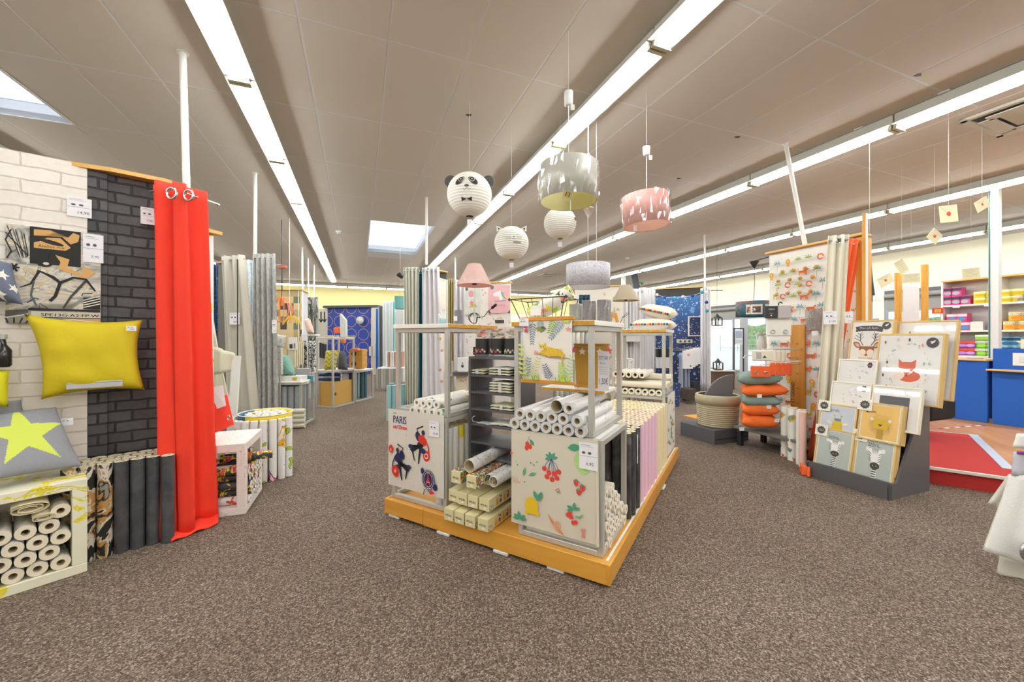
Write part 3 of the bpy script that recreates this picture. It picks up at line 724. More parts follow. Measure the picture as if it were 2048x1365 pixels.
tag(merge(mb.build('cushion')), 'plain grey cushion tucked behind the lime star cushion', 'cushion')
price_tag('small white sewn label at the corner of the lime star cushion', '', LP(121, 852, -.16), R(30), .05, .04, 'fabric_label')
# yellow cushion end and bottle at the far left
mb, _, _ = cushion4([LP(-70, 735, -.12), LP(19, 740, -.12), LP(17, 815, -.16), LP(-70, 810, -.16)], .1, marble([(.4, 'd9d313'), (.58, 'c9c514'), (.62, '2a2a22')], 9, 1), 12, 10, .05, up=(.6, -.7, 0))
tag(merge(mb.build('cushion')), 'neon yellow cushion with black marks at the far left edge', 'cushion')
t = thing('reed_diffuser', 'dark glass jar with a barcode sticker above the neon cushion', 'jar', LP(2, 735, -.13))
mb = MB(); mb.lathe([(.03, 0), (.038, .01), (.038, .09), (.02, .12), (.016, .15)], mat('232326', .15, alpha=1), 18); mb.build('jar_body', t)
mb = MB(); mb.lathe([(.022, .15), (.022, .175)], mat('b9bab6', .3, .5), 14); mb.build('lid', t)
# white and yellow crate
C1 = Fr((-2.27, 2.085), 52.)
PAINT = marble([(.0, 'eae7cf'), (.53, 'eeead2'), (.55, 'e6d84a'), (.58, 'd9c91f'), (.60, 'ece9d3'), (.63, 'dccd2c'), (.65, 'ece9d3')], 6, .6, detail=12, stretch=(1, 1, 1.2), key2=3)
t = thing('display_crate', 'open white crate splashed with yellow paint holding cream rolls', 'crate', C1.w(0, 0), C1.a)
for q in (((-.62, 0, 0, .38, .45, .50), 'top_board'), ((-.62, 0, 0, .38, 0, .05), 'bottom_board'), ((-.055, 0, 0, .38, .05, .45), 'side_board'), ((-.62, -.565, 0, .38, .05, .45), 'side_board')):
    mb = MB(); mb.bbox(*q[0], PAINT, .003); mb.build(q[1], t)
rm = roll_proto('cream', .36, .036, marble([(.3, 'e3ded2'), (.5, 'c9c6c0'), (.7, '3a3a3a')], 20, 2), mc=mat('ebe0c8', .7))
RW = ['bottom', 'second', 'third', 'fourth', 'top']
for j in range(5):
    for i in range(6):
        x = -.0925 - .0765 * i - (.038 if j % 2 else 0)
        if x < -.53 or (j == 4 and i in (1, 2)): continue
        roll(rm, C1.w(x, .012 + random.uniform(-.012, .008), .087 + .0665 * j), (C1.ey[0], C1.ey[1], 0), 'cream roll in the yellow splashed crate, %s row up, %s from the right' % (RW[j], ORD[i].replace('nearest', 'first')), 'rolls in the yellow splashed crate')
for (px, py, rr, lab) in ((58, 1018, .055, 'loose unrolled cream sheet on top of the crate rolls'), (87, 1035, .035, 'second loose paper curl beside the big unrolled sheet')):
    p = C1.Y(px, py, .0); mb = MB(); tt = lambda u: (.35 + .65 * u) * rr
    mb.grid(lambda u, v: (tt(u) * 1.35 * math.cos(u * 15), v * .34, tt(u) * .52 * math.sin(u * 15)), 30, 1, mat('ddd2b2', .7))
    o = mb.build('paper_sheet', None, C1.w(p.x, -.0, p.z - .004), (0, 0, C1.a), solid=.0012); tag(o, lab, 'wallpaper')
# standing rolls in front of the bricks
gm = marble([(0, '1c1b1a'), (.42, '1f1e1d'), (.46, 'cfc9bd'), (.52, 'b98b4e'), (.6, '232120'), (.66, '8a8880')], 7, 2.5, detail=5, stretch=(.6, 1, 1))
dm = marble([(.2, '38393c'), (.5, '4a4b4f'), (.8, '5a5b60')], 14, .6, interp='LINEAR', rough=.3)
ga = roll_proto('graf', .53, .033, gm, mc=mat('d8d0b4', .7)); gb = roll_proto('dark', .53, .033, dm, mc=mat('d8d0b4', .7))
for j in range(4):
    for i in range(6):
        x = -.395 + .068 * i + (.03 if j % 2 else 0); y = -.27 + .06 * j
        if x < -.42: continue
        g_ = x < -.2
        roll(ga if g_ else gb, LW.w(x, y, 0), (0, 0, 1), ('%s roll of the front row below the brick partition, %s from the left' % ('graffiti' if g_ else 'charcoal', ORD[i].replace('nearest', 'first'))) if j == 0 else ('tan and black graffiti wallpaper roll standing below the brick partition' if g_ else 'charcoal brick wallpaper roll standing below the brick partition'), 'graffiti rolls by the partition' if g_ else 'charcoal rolls by the partition')
roll(gb, LW.w(.012, -.30, 0), (0, 0, 1), 'charcoal wallpaper roll nearest the foot of the red curtain', None)
# ---------------- red curtain ----------------
RED = mat('ef3a22', .8, var=.05, bump=.08, bscale=90)
top = [P(300, 0, 2.50)[:2], P(345, 0, 2.46)[:2], P(412, 0, 2.66)[:2]]; bot = [P(322, 0, 2.52)[:2], P(345, 0, 2.40)[:2], P(436, 0, 2.72)[:2]]
t = curtain('bright red eyelet curtain hanging at the end of the brick partition', [tuple(p) for p in top], [tuple(p) for p in bot], 0.012, 2.24, 3.0, .030, RED, rings=0, ampb=.045, nu=90, nv=26, phase=.4)
c0 = t.location
for px, py, d in ((346, 388, 2.42), (380, 392, 2.50)):
    mb = MB(); p = P(px, py, d) - c0
    mb.tube([p + Vector((math.cos(x) * .03, -.01, math.sin(x) * .034)) for x in [i * math.pi / 8 for i in range(16)]], .007, CHR, 8, True); mb.build('grommet', t)
mb = MB(); mb.grid(lambda u, v: tuple(P(342 + 95 * u, 0, lerp(2.36, 2.6, u) + .1 * v).xy - c0.xy) + (.012 + .03 * v + .006 * math.sin(u * 14),), 16, 3, RED); mb.build('hem', t, solid=.004)
t = thing('curtain_rail', 'short chrome rail carrying the red curtain', 'rail', P(380, 388, 2.6))
mb = MB(); mb.cyl((-.03, -.05, 0), (.05, .18, -.01), .008, CHR); mb.build('rod', t); mb = MB(); mb.lathe([(.0001, -.014), (.014, 0), (.0001, .014)], CHR, 12, (.05, .18, -.01)); mb.build('finial', t)
pole('white pole rising behind the red curtain', (-2.50, 3.04, 1.2), (-2.585, 3.06, CE))
# partition end behind the red curtain
EN = Fr((-2.60, 3.25), 75)
t = thing('display_partition', 'partition end with a colourful street art print behind the red curtain', 'partition', EN.w(0, 0), EN.a)
mb = MB(); mb.box(0, .12, .02, .3, 0, 2.14, WALLW); mb.build('panel', t)
mb = MB(); mb.box(0, .12, .008, .019, 0, 2.13, marble([(0, 'f1f0ee'), (.5, 'f3f2f0'), (.56, 'e8d830'), (.6, 'e86a9a'), (.64, '54565e'), (.7, 'f2f1ee')], 4, 1.5)); mb.build('street_art_wallpaper', t)
mb = MB(); mb.box(-.03, .16, -.04, .33, 2.142, 2.17, OAKL); mb.build('wooden_top', t)
# ---------------- red speckled crate ----------------
C2 = Fr((-1.887, 2.762), 110.8)   # x along the open right face, y towards the left
SPK = marble([(.0, 'ebe3dd'), (.60, 'ede5df'), (.635, 'dd5a58'), (.66, 'e9bcb6'), (.68, 'ebe3dd')], 22, 2.5, detail=8, key2=1)
t = thing('display_crate', 'open white crate speckled with red paint beside the red curtain', 'crate', C2.w(0, 0), C2.a)
for q in (((0, .48, 0, .36, .445, .503), 'top_board'), ((0, .48, 0, .36, 0, .05), 'bottom_board'), ((0, .055, 0, .055, .05, .445), 'corner_post'), ((.425, .48, 0, .055, .05, .445), 'corner_post'), ((0, .055, .305, .36, .05, .445), 'corner_post'), ((.425, .48, .305, .36, .05, .445), 'corner_post')):
    mb = MB(); mb.bbox(*q[0], SPK, .003); mb.build(q[1], t)
cols = [marble([(0, '3c3f45'), (.5, '44474d'), (.54, 'e3d52c'), (.6, 'c8327a'), (.66, 'e87a1e'), (.72, '3c3f45')], 9, 1.5, key2=k) for k in range(2)] + [marble([(0, 'ecebe9'), (.5, 'e9e8e6'), (.55, 'd9482c'), (.6, 'e8762a'), (.66, 'e3d52c')], 8, 1, key2=5)]
rms = [roll_proto('col%d' % k, .34, .029, c, mc=mat('f1efe8', .6)) for k, c in enumerate(cols)]
rnd = random.Random(5)
for j in range(5):
    for i in range(6 - j % 2):
        x = .085 + .0605 * i + (.03 if j % 2 else 0)
        roll(rnd.choice(rms), C2.w(x, -.005 + rnd.uniform(-.012, .004), .08 + .052 * j), (C2.ey[0], C2.ey[1], 0), 'street art roll in the red speckled crate, %s row up, %s from its near post' % (RW[j], ORD[i].replace('nearest', 'first')), 'rolls in the red speckled crate')
roll(rms[0], C2.w(.22, -.13, .352), (C2.ey[0], C2.ey[1], .0), 'charcoal roll poking out of the red speckled crate', None)
# folded red curtain in a bag, standing on the crate
t = thing('curtain_pack', 'folded red eyelet curtain with a white card on the speckled crate', 'curtain', P(432, 868, 2.9))
def quad(mb, pts, m, th=.0): mb.add(pts, [(0, 1, 2, 3)], m)
mb = MB(); c = t.location
mb.add([P(424, 805, 2.85) - c, P(452, 790, 2.95) - c, P(466, 850, 2.95) - c, P(430, 866, 2.85) - c], [(0, 1, 2, 3)], RED); mb.build('folded_fabric', t, solid=.03)
mb = MB(); mb.add([P(422, 775, 2.84) - c, P(446, 771, 2.9) - c, P(452, 812, 2.9) - c, P(424, 822, 2.84) - c], [(0, 1, 2, 3)], ink('f0f0f2')); mb.build('card', t, solid=.003)
mb = MB(); q = P(457, 836, 2.88) - c; mb.tube([q + Vector((math.cos(x) * .011, -.0, math.sin(x) * .018)) for x in [i * math.pi / 6 for i in range(12)]], .004, CHR, 6, True); mb.build('grommet', t)
# round bin full of rolls
BN = P(532, 0, 3.60); BN.z = 0
t = thing('roll_bin', 'round bin with a blue and yellow band packed with rolls', 'bin', BN)
mb = MB(); prof = [(.205, .0), (.205, .5)]
for k, (a0, a1, c) in enumerate(((150, 255, '2f6088'), (255, 510, 'e8cf1c'))):
    n = 20; mb.add([(.21 * math.cos(R(a0 + (a1 - a0) * i / n)), .21 * math.sin(R(a0 + (a1 - a0) * i / n)), z) for i in range(n + 1) for z in (.50, .56)], [(2 * i, 2 * i + 2, 2 * i + 3, 2 * i + 1) for i in range(n)], mat(c, .5), True)
mb.build('painted_band', t, solid=.006)
mb = MB(); mb.lathe([(.19, .01), (.205, .02), (.205, .5)], mat('dedad2', .6), 30, cap=False); mb.build('drum_wall', t, solid=.004)
mb = MB(); mb.tube([(.215 * math.cos(x), .215 * math.sin(x), .562) for x in [i * math.pi / 14 for i in range(28)]], .005, mat('f0f0ee', .4), 6, True); mb.build('rim', t)
ks = [marble([(0, 'f1f0ee'), (.56, 'f2f1ef'), (.575, '2a2a2a'), (.59, k), (.66, 'f1f0ee')], 5, 1.2, key2=i * 3) for i, k in enumerate(('f0b41e', 'd8428a', 'a8cc38'))]
rs = [roll_proto('kid%d' % i, .53, .029, k, mc=mat('f1efe8', .6)) for i, k in enumerate(ks)]
for i in range(19):
    rr, a = ((0, 0) if i == 0 else (.066, i * 60) if i < 7 else (.135, i * 30)); roll(rs[i % 3], BN + Vector((rr * math.cos(R(a)), rr * math.sin(R(a)), .03)), (0, 0, 1), 'graffiti letter roll standing inside the round bin', 'rolls in the round bin')
for i in range(11):
    a = R(-168 + 15.2 * i); roll(rs[(i * 2) % 3], BN + Vector((.262 * math.cos(a), .262 * math.sin(a), .003)), (0, 0, 1), 'cartoon letter roll standing outside the round bin, %s from the left' % ORD[i].replace('nearest', 'first'), 'rolls around the outside of the bin', spin=i)
# ---------------- centre island ----------------
IR = ISL
t = thing('display_plinth', 'low honey coloured wooden plinth under the centre display', 'plinth', I(0, 0), IR)
PLW = wood('dfa545', 'cf9238', 0, .6, .35); PLY = wood('dfa545', 'cf9238', 1, .6, .35)
mb = MB(); mb.bbox(-1.22, 0, -.02, 0, .018, .122, PLW, .002); mb.build('front_board', t); mb = MB(); mb.bbox(-1.585, -1.223, -.02, 0, .022, .122, PLW, .002); mb.build('front_board', t)
mb = MB(); mb.bbox(0, .02, -.02, 1.2, .018, .122, PLY, .002); mb.build('side_board', t); mb = MB(); mb.bbox(0, .02, 1.203, 2.41, .02, .122, PLY, .002); mb.build('side_board', t)
mb = MB(); mb.bbox(-1.585, -1.565, .001, 2.41, .02, .122, PLY, .002); mb.build('side_board', t)
mb = MB(); mb.bbox(-1.565, 0, .001, 2.41, .1, .118, PLW, .002); mb.build('top_board', t)
mb = MB(); mb.box(-.014, -.001, .02, 2.38, .1181, .1205, marble([(.4, 'f1efe8'), (.62, 'e8dcc0'), (.7, '6b5a44')], 25, 1)); mb.build('worn_edge', t)
for x, y in ((-1.5, .03), (-1.05, .02), (-.62, .02), (-.28, .03), (-.02, 1.5)):
    mb = MB(); mb.bbox(x - .05, x + .05, y - .045, y + .06, .0, .017, mat('e9ecee', .5), .003); mb.build('floor_pad', t)
def frame_unit(label, low, up, shelf=True, mid=None, cork='x'):
    """square tube stand: lower frame low and upper frame up, as (x0, x1, y0, y1, z0, z1)"""
    t = thing('metal_display_frame', label, 'display frame', I((low[0] + low[1]) / 2, (low[2] + low[3]) / 2, .12), IR)
    ox, oy = (low[0] + low[1]) / 2, (low[2] + low[3]) / 2; w = .029
    def B(name, x0, x1, y0, y1, z0, z1, m=STEEL, b=.002):
        mb = MB(); mb.bbox(x0 - ox, x1 - ox, y0 - oy, y1 - oy, z0 - .12, z1 - .12, m, b); return mb.build(name, t)
    for q in (low, up):
        if q is None: continue
        x0, x1, y0, y1, z0, z1 = q
        for x in (x0, x1 - w):
            for y in (y0, y1 - w): B('post', x, x + w, y, y + w, z0, z1)
        for z in ((z0 + .0, z1 - w) if q is low else (z0, z1 - w)):
            for y in (y0, y1 - w): B('rail', x0 + w, x1 - w, y, y + w, z, z + w)
            for x in (x0, x1 - w): B('rail', x, x + w, y0 + w, y1 - w, z, z + w)
    CK = marble([(.3, 'd8a63c'), (.6, 'c08a22')], 60, 0, interp='LINEAR')
    if low: B('shelf_board', low[0] + w, low[1] - w, low[2] + w, low[3] - w, low[5] - .02, low[5] - .004, BOARD)
    if up:
        x0, x1, y0, y1, z0, z1 = up; B('shelf_board', x0 - .012, x1 + .012, y0 - .012, y1 + .012, z1 + .0, z1 + .028, BOARD)
        if cork == 'x': B('raw_edge', x1 + .0121, x1 + .0135, y0 - .01, y1 + .01, z1 + .002, z1 + .026, CK, .0003)
        else: B('raw_edge', x0 - .01, x1 + .01, y0 - .0135, y0 - .0121, z1 + .002, z1 + .026, CK, .0003)
    if mid: B('shelf_board', *mid, BOARD); B('raw_edge', mid[0], mid[1], mid[2] - .0015, mid[2] - .0001, mid[4] + .001, mid[5] - .001, CK, .0003)
    return t
frame_unit('grey metal frame stand behind the Paris poster', (-1.565, -1.065, .03, .53, .12, .725), (-1.55, -1.07, .05, .62, .726, 1.315), cork='x')
frame_unit('grey metal frame stand behind the fruit poster', (-.53, -.03, .03, .50, .12, .722), (-.57, -.09, .05, .62, .723, 1.315), mid=(-.541, -.119, .34, .59, .915, .933), cork='y')
frame_unit('grey metal frame stand at the back corner of the plinth', (-.53, -.03, 1.90, 2.38, .12, .70), (-.53, -.03, 1.90, 2.36, .701, 1.30), cork='y')
# dark bookcase between the frames
t = thing('bookcase', 'narrow charcoal bookcase between the two frame stands', 'bookcase', I(-.86, .25, .12), IR)
DK = mat('55565a', .5, var=.05, scale=14); x0, x1 = -.192, .192
for x in (x0, x1 - .018):
    mb = MB(); mb.bbox(x, x + .018, 0, .27, 0, .984, DK, .002); mb.build('side_panel', t)
mb = MB(); mb.bbox(x0, x1, 0, .27, .984, 1.0, DK, .002); mb.build('top_panel', t)
SHZ = (.998, .883, .767, .661, .54, .445, .345, .222)
for z in SHZ:
    mb = MB(); mb.bbox(x0 + .018, x1 - .018, .002, .265, z - .12 - .016, z - .12, DK, .002); mb.build('shelf', t)
# ---- posters on the stands
def paris(a):
    w, h = .512, .54; NVY, RD = '23285a', 'd9341f'; rnd = random.Random(2)
    a.text('PARIS', .045, h - .095, .075, NVY, fit=.13, bold=.003); a.line([(.05, h - .028), (.08, h - .026)], .004, NVY); a.line([(.09, h - .11), (.125, h - .108)], .004, NVY)
    a.text('SAINT-GERMAIN', .045, h - .135, .032, RD, fit=.135, bold=.002); a.up()
    def player(x, y, s, fl):
        q = lambda pts: [(x + fl * px * s, y + py * s) for px, py in pts]
        for _ in range(24): a.ell(x + rnd.uniform(-.09, .09) * s * 1.3, y + rnd.uniform(-.1, .09) * s * 1.3, rnd.uniform(.001, .003), rnd.uniform(.001, .003), rnd.choice([NVY, RD, '222222']), n=6)
        a.ell(x - .01 * fl * s, y + .045 * s, .02 * s, .03 * s, NVY, 20); a.up()
        a.poly(q([(-.01, .05), (.03, .06), (.055, .03), (.05, .0), (.02, -.01), (-.005, .015)]), RD if fl > 0 else NVY)
        a.ell(x + fl * .03 * s, y + .072 * s, .013 * s, .015 * s, '2a2a30')
        a.line(q([(.0, .05), (-.02, .09), (.03, .11)]), .008 * s, '222230'); a.line(q([(.05, .03), (.07, -.01), (.075, -.05)]), .009 * s, RD if fl > 0 else NVY)
        a.poly(q([(-.01, .015), (.03, -.0), (.02, -.035), (-.03, -.02), (-.06, -.01), (-.075, -.04), (-.055, -.055), (-.03, -.03)]), '1f1f28')
        a.line(q([(.01, -.02), (.0, -.07), (-.008, -.115)]), [.02 * s, .014 * s, .007 * s], '1f1f28'); a.line(q([(-.06, -.02), (-.05, -.06), (-.04, -.1)]), [.02 * s, .012 * s, .006 * s], '1f1f28')
        a.ell(x - fl * .07 * s, y - .02 * s, .018 * s, .014 * s, NVY); a.up(); a.ell(x + fl * .055 * s, y - .06 * s, .026 * s, .032 * s, RD); a.ell(x + fl * .03 * s, y - .035 * s, .02 * s, .016 * s, NVY); a.up()
        a.ring(x + fl * .055 * s, y - .06 * s, .013 * s, .004 * s, 'f4f1ea', 12)
    player(.30, h - .215, 1.15, 1); player(.13, h - .36, 1.1, -1)
    a.ell(.035, h - .28, .022, .03, RD); a.up(); a.text('A', .024, h - .295, .03, 'f4f1ea')
    a.ell(.082, h - .43, .03, .04, RD); a.up(); a.text('*', .065, h - .46, .06, 'f4f1ea'); a.up()
    cx, cy = .385, .105; a.ell(cx - .05, cy + .05, .016, .022, NVY); a.ell(cx + .06, cy - .04, .018, .022, NVY); a.ell(cx, cy, .055, .066, NVY, n=24); a.up(); a.ring(cx, cy, .049, .0025, 'f4f1ea', 26, ry=.06); a.ring(cx, cy, .037, .0025, 'f4f1ea', 24, ry=.046); a.up()
    a.poly([(cx - .024, cy - .036), (cx - .012, cy - .036), (cx - .006, cy - .012), (cx + .006, cy - .012), (cx + .012, cy - .036), (cx + .024, cy - .036), (cx + .006, cy + .012), (cx + .002, cy + .045), (cx - .002, cy + .045), (cx - .006, cy + .012)], RD)
    a.rect(cx - .014, cy - .018, .028, .004, 'f4f1ea'); a.text('PARIS', cx - .014, cy + .048, .010, 'f4f1ea', fit=.028); a.text('SAINT-GERMAIN', cx - .024, cy - .056, .008, 'f4f1ea', fit=.048)
    a.poly([(cx - .005, .035), (cx + .03, .04), (cx + .06, .025), (cx + .02, .012)], RD); a.line([(cx - .03, .04), (cx - .04, .0)], .006, '1f1f28')
o = sheet('paris_poster', .512, .54, mat('dfdad0', .5, var=.02), paris, loc=I(-1.59, .022, .206), rot=(0, 0, IR)); tag(o, 'white football poster lettered PARIS hanging on the left frame stand', 'poster')
price_tag('pale price label stuck on the right side of the Paris poster', '12,90', I(-1.20, .017, .60), IR, .085, .1)
GR, GR2, RB = '4f9a78', '7fb08e', 'dc4436'
def cherries(a, x, y, s=1.):
    for ang in (150, 110, 60, 20, 190): a.leaf(x, y, .035 * s, .016 * s, ang, GR)
    for i, (dx, dy) in enumerate(((-.035, -.045), (-.012, -.06), (.014, -.06), (.036, -.048), (-.022, -.08), (.004, -.088), (.028, -.078))):
        a.line([(x, y), (x + dx * .7 * s, y + dy * .5 * s), (x + dx * s, y + dy * s)], .0025 * s, '3c4f8c')
    a.up()
    for i, (dx, dy) in enumerate(((-.035, -.05), (-.012, -.065), (.014, -.065), (.036, -.053), (-.022, -.085), (.004, -.093), (.028, -.083))): a.ell(x + dx * s, y + dy * s, .0125 * s, .012 * s, RB)
    a.up()
def fruit(a):
    w, h = .52, .54
    for (dx, dy) in ((0, 0), (.018, -.012), (-.004, -.022)): a.ell(.105 + dx, h - .075 + dy, .013, .015, RB)
    a.leaf(.12, h - .045, .045, .022, -50, GR); a.line([(.105, h - .06), (.12, h - .03)], .002, '3c4f8c')
    cherries(a, .255, h - .135, 1.2)
    a.ell(.43, h - .13, .04, .06, 'b5d888', 20); a.up(); a.leaf(.35, h - .06, .08, .04, 10, GR); a.ell(.455, h - .12, .03, .05, '9fd070'); a.up()
    for (x, y, ang) in ((.08, h - .26, 75), (.115, h - .25, 25)):
        a.leaf(x, y, .055, .018, ang, GR); a.up()
        for k in range(4): a.ell(x + .011 * (k + 1) * math.cos(R(ang)), y + .011 * (k + 1) * math.sin(R(ang)), .004, .004, '8cc49a', n=8)
        a.up()
    for p in ((.045, h - .2), (.15, h - .185), (.17, h - .165), (.09, h - .29), (.13, h - .175)): a.ell(*p, .005, .005, GR, n=8)
    for (x, y) in ((.40, h - .235), (.435, h - .255), (.415, h - .28)):
        a.poly([(x - .015, y + .01), (x + .015, y + .01), (x + .012, y - .01), (x, y - .023), (x - .012, y - .01)], RB)
        for ang in (60, 90, 120, 30, 150): a.leaf(x, y + .006, .014, .006, ang, GR)
    a.line([(.28, h - .30), (.3, h - .285), (.31, h - .31)], .006, 'd97b5c'); a.ell(.295, h - .305, .009, .007, GR2)
    a.ell(.135, .125, .042, .048, 'e7c222', 0, 20); a.up(); a.ell(.105, .082, .012, .012, 'e7c222'); a.ell(.165, .09, .02, .015, 'e7c222')
    a.leaf(.175, .165, .055, .026, 118, GR); a.leaf(.18, .165, .055, .026, 68, GR); a.line([(.165, .165), (.19, .163)], .003, '3c4f8c')
    for ang in (200, 160, 80, 20): a.leaf(.385, .16, .04, .018, ang, GR)
    for (dx, dy) in ((-.03, -.02), (-.012, -.028), (.0, -.055), (.014, -.05), (-.02, -.01)): a.ell(.385 + dx, .145 + dy, .012, .012, RB)
    a.line([(.395, .125), (.42, .125), (.44, .145)], [.006, .014, .004], GR2)
    for ang in (150, 40, 180, 5, 100): a.leaf(.06, .0 + .035, .045, .02, ang, GR)
    a.line([(.24, .1), (.26, .07), (.29, .04), (.33, .01)], [.003, .014, .02, .004], 'e08a52'); a.ring(.295, .055, .02, .005, 'e3a98c', 16); a.ring(.295, .055, .01, .004, 'e3a98c', 12)
    for k in range(3): a.leaf(.43 + .01 * k, .02, .06, .012, 70 + 22 * k, 'e08f86')
    for k in range(6): a.line([(.008 + .008 * k, .245 + .004 * (k % 2)), (.012 + .008 * k, .27)], .002, 'b7a6a6'); a.line([(.015 + .009 * k, .235), (.02 + .009 * k, .25)], .003, 'df8f72')
    a.line([(-.0, .40), (.015, .405)], .012, 'e0604a'); a.ell(.04, .36, .003, .003, GR)
o = sheet('fruit_poster', .522, .54, mat('dcd4c2', .5, var=.02), fruit, loc=I(-.572, .022, .182), rot=(0, 0, IR)); tag(o, 'cream poster printed with cherries and a lemon on the front frame stand', 'poster')
mb = MB(); mb.grid(lambda u, v: (.02 * u * (1 - v * .4), -.003 - .012 * math.sin(u * 3) * (1 - v), .54 * v), 4, 8, mat('dcd4c2', .5, var=.02)); q_ = mb.build('curled_edge', o); q_.location = (.505, 0, 0)
t = price_tag('white price label reading 6 at the top right of the fruit poster', '6,95', I(-.155, .016, .565), IR, .1, .14)
def leopard(a):
    w, h = .29, .36; rnd = random.Random(9)
    def frond(x, y, L, ang, n, c, ln=.03, wd=.009):
        ca, sa = math.cos(R(ang)), math.sin(R(ang)); a.line([(x, y), (x + L * ca, y + L * sa)], .0015, c)
        for i in range(n):
            q = (i + 1) / n * L; s = ln * (1 - .5 * i / n)
            a.leaf(x + q * ca, y + q * sa, s, min(wd, L / n * .55), ang + 55, c); a.leaf(x + q * ca, y + q * sa, s, min(wd, L / n * .55), ang - 55, c)
    frond(.06, .35, .13, 268, 9, '7c97ab'); frond(.19, .36, .08, 250, 6, '94b83a', .03, .013); frond(.24, .35, .12, 235, 8, '86a2b4', .032, .008); frond(.10, .36, .05, 285, 5, '8fa2b0')
    a.rect(.235, .335, .045, .02, 'c3cf6a'); 
    for k in range(5): a.leaf(.11, .315, .035, .016, 200 + 35 * k, rnd.choice(['4d5d4a', '7a9a4a', 'c67a4a']))
    for (x, y, c) in ((.015, .32, 'e8718a'), (.27, .30, 'eea3a0'), (.08, .165, 'eea3a0'), (.02, .295, 'e0607c')):
        for k in range(5): a.leaf(x, y, .016, .009, 72 * k + 15, c)
    a.up()
    Yl, Sp = 'e6c23a', 'b87a2a'
    a.line([(.085, .158), (.12, .155), (.16, .142), (.22, .14), (.28, .135)], [.004, .008, .011, .008, .004], 'a08264'); a.up()
    a.poly([(.10, .165), (.13, .185), (.155, .2), (.2, .19), (.235, .18), (.25, .16), (.245, .145), (.2, .145), (.16, .15), (.13, .15)], Yl)
    a.poly([(.1, .225), (.108, .212), (.13, .213), (.14, .225), (.143, .212), (.14, .19), (.125, .178), (.11, .185), (.104, .2)], Yl)
    a.line([(.12, .17), (.15, .155), (.165, .143)], .014, Yl); a.line([(.235, .145), (.238, .12), (.24, .09)], [.008, .009, .008], Yl); a.up()
    for _ in range(46): a.ell(rnd.uniform(.12, .245), rnd.uniform(.152, .19), .002, .0018, Sp, n=6)
    for _ in range(10): a.ell(.24 + rnd.uniform(-.003, .003), rnd.uniform(.09, .14), .0015, .0018, Sp, n=6)
    a.ell(.112, .2, .003, .0025, '3a2c1c', n=8); a.ell(.13, .2, .003, .0025, '3a2c1c', n=8); a.ell(.12, .188, .009, .007, 'f4e8c8'); a.up(); a.poly([(.116, .193), (.124, .193), (.12, .187)], 'a04a3a')
    for (x, ang, L, c, wd) in ((.02, 80, .12, '7f94a4', .008), (.055, 70, .13, 'c9c86a', .006), (.17, 110, .09, '6d7b93', .016), (.01, 95, .2, 'cbd67c', .02), (.25, 100, .1, 'a9cf52', .03), (.27, 80, .14, '9cc47a', .006)): frond(x, .005, L, ang, 7, c, .035, wd)
    for _ in range(40): a.leaf(rnd.choice([rnd.uniform(0, .11), rnd.uniform(.2, .28)]), 0, rnd.uniform(.02, .05), .006, rnd.uniform(60, 120), rnd.choice(['b8cf4a', '8fc04a', 'd8dc5a', '7fae3c']))
pa, pb = IS.Y(1043, 632, .018), IS.Y(1145, 772, .018)
t = thing('leopard_wall_hanging', 'paper wall hanging with a leopard on a branch between wooden bars', 'wall hanging', IS.w(pa.x, .028, pb.z), IR)
w_ = pb.x - pa.x; h_ = 1.368 - pb.z
sheet('printed_paper', .29, .36, mat('efeae0', .5, var=.02), leopard, t, (w_ * .02, 0, .015)).scale = (w_ * .96 / .29, 1, (h_ - .03) / .36)
for z in (0, h_ - .022): mb = MB(); mb.bbox(-.006, w_ + .006, -.008, .01, z, z + .02, OAK, .002); mb.build('wooden_bar', t)
price_tag('small white tag at the top left of the leopard hanging', '', IS.w(pa.x - .005, .0, 1.315), IR, .06, .045)
# ---- contents of the stands
WROLL = mat('e9e7e3', .4, var=.03); TXR = marble([(0, 'e8e8e8'), (.6, 'e3e4e6'), (.66, '8f949c'), (.68, 'e6e6e8')], 9, 1.4, key2=2, rough=.3)
ey = (IS.ey[0], IS.ey[1], 0); ex = (IS.ex[0], IS.ex[1], 0)
kr = roll_proto('fruitroll', .53, .028, sprinkle('f3f1ea', ['de4a34', '5d9a74', 'e8c23a', '3a4a80'], 18, .26), mc=mat('ebe9e2', .6))
for i in range(5): roll(kr, IS.w(-1.365 + .0585 * i, .03, .754), ey, 'white motif roll lying on the Paris stand, %s from the left' % ORD[i].replace('nearest', 'first'), 'rolls lying on the Paris stand', spin=i)
for i in range(4): roll(kr, IS.w(-1.345 + .0585 * i, .05, .804), ey, 'upper white motif roll on the Paris stand, %s from the left' % ORD[i].replace('nearest', 'first'), 'upper rolls on the Paris stand', spin=i + 2)
mw = roll_proto('white', .53, .031, WROLL, mc=mat('e6ddc8', .6)); wy = roll_proto('whiteyellow', .53, .031, marble([(0, 'ece7d8'), (.55, 'e9e4d6'), (.6, 'ddd23c')], 3, .5), mc=mat('e6ddc8', .6))
for j in range(7):
    for i in range(7):
        if i > 4: roll(wy if (i + j) % 4 == 0 else mw, I(-1.50 + .0655 * i, .095 + .0655 * j, .121), (0, 0, 1), 'cream roll standing inside the frame behind the Paris poster', 'rolls inside the Paris stand')
gr = roll_proto('greyroll', .55, .0325, TXR, ri=.016, mc=mat('d3d3d3', .5)); 
for i in range(7): roll(gr, IS.w(-.548 + .0665 * i, .015, .756), ey, 'silvery roll in the bottom row on the fruit stand, %s from the left' % ORD[i].replace('nearest', 'first'), 'bottom row of rolls on the fruit stand')
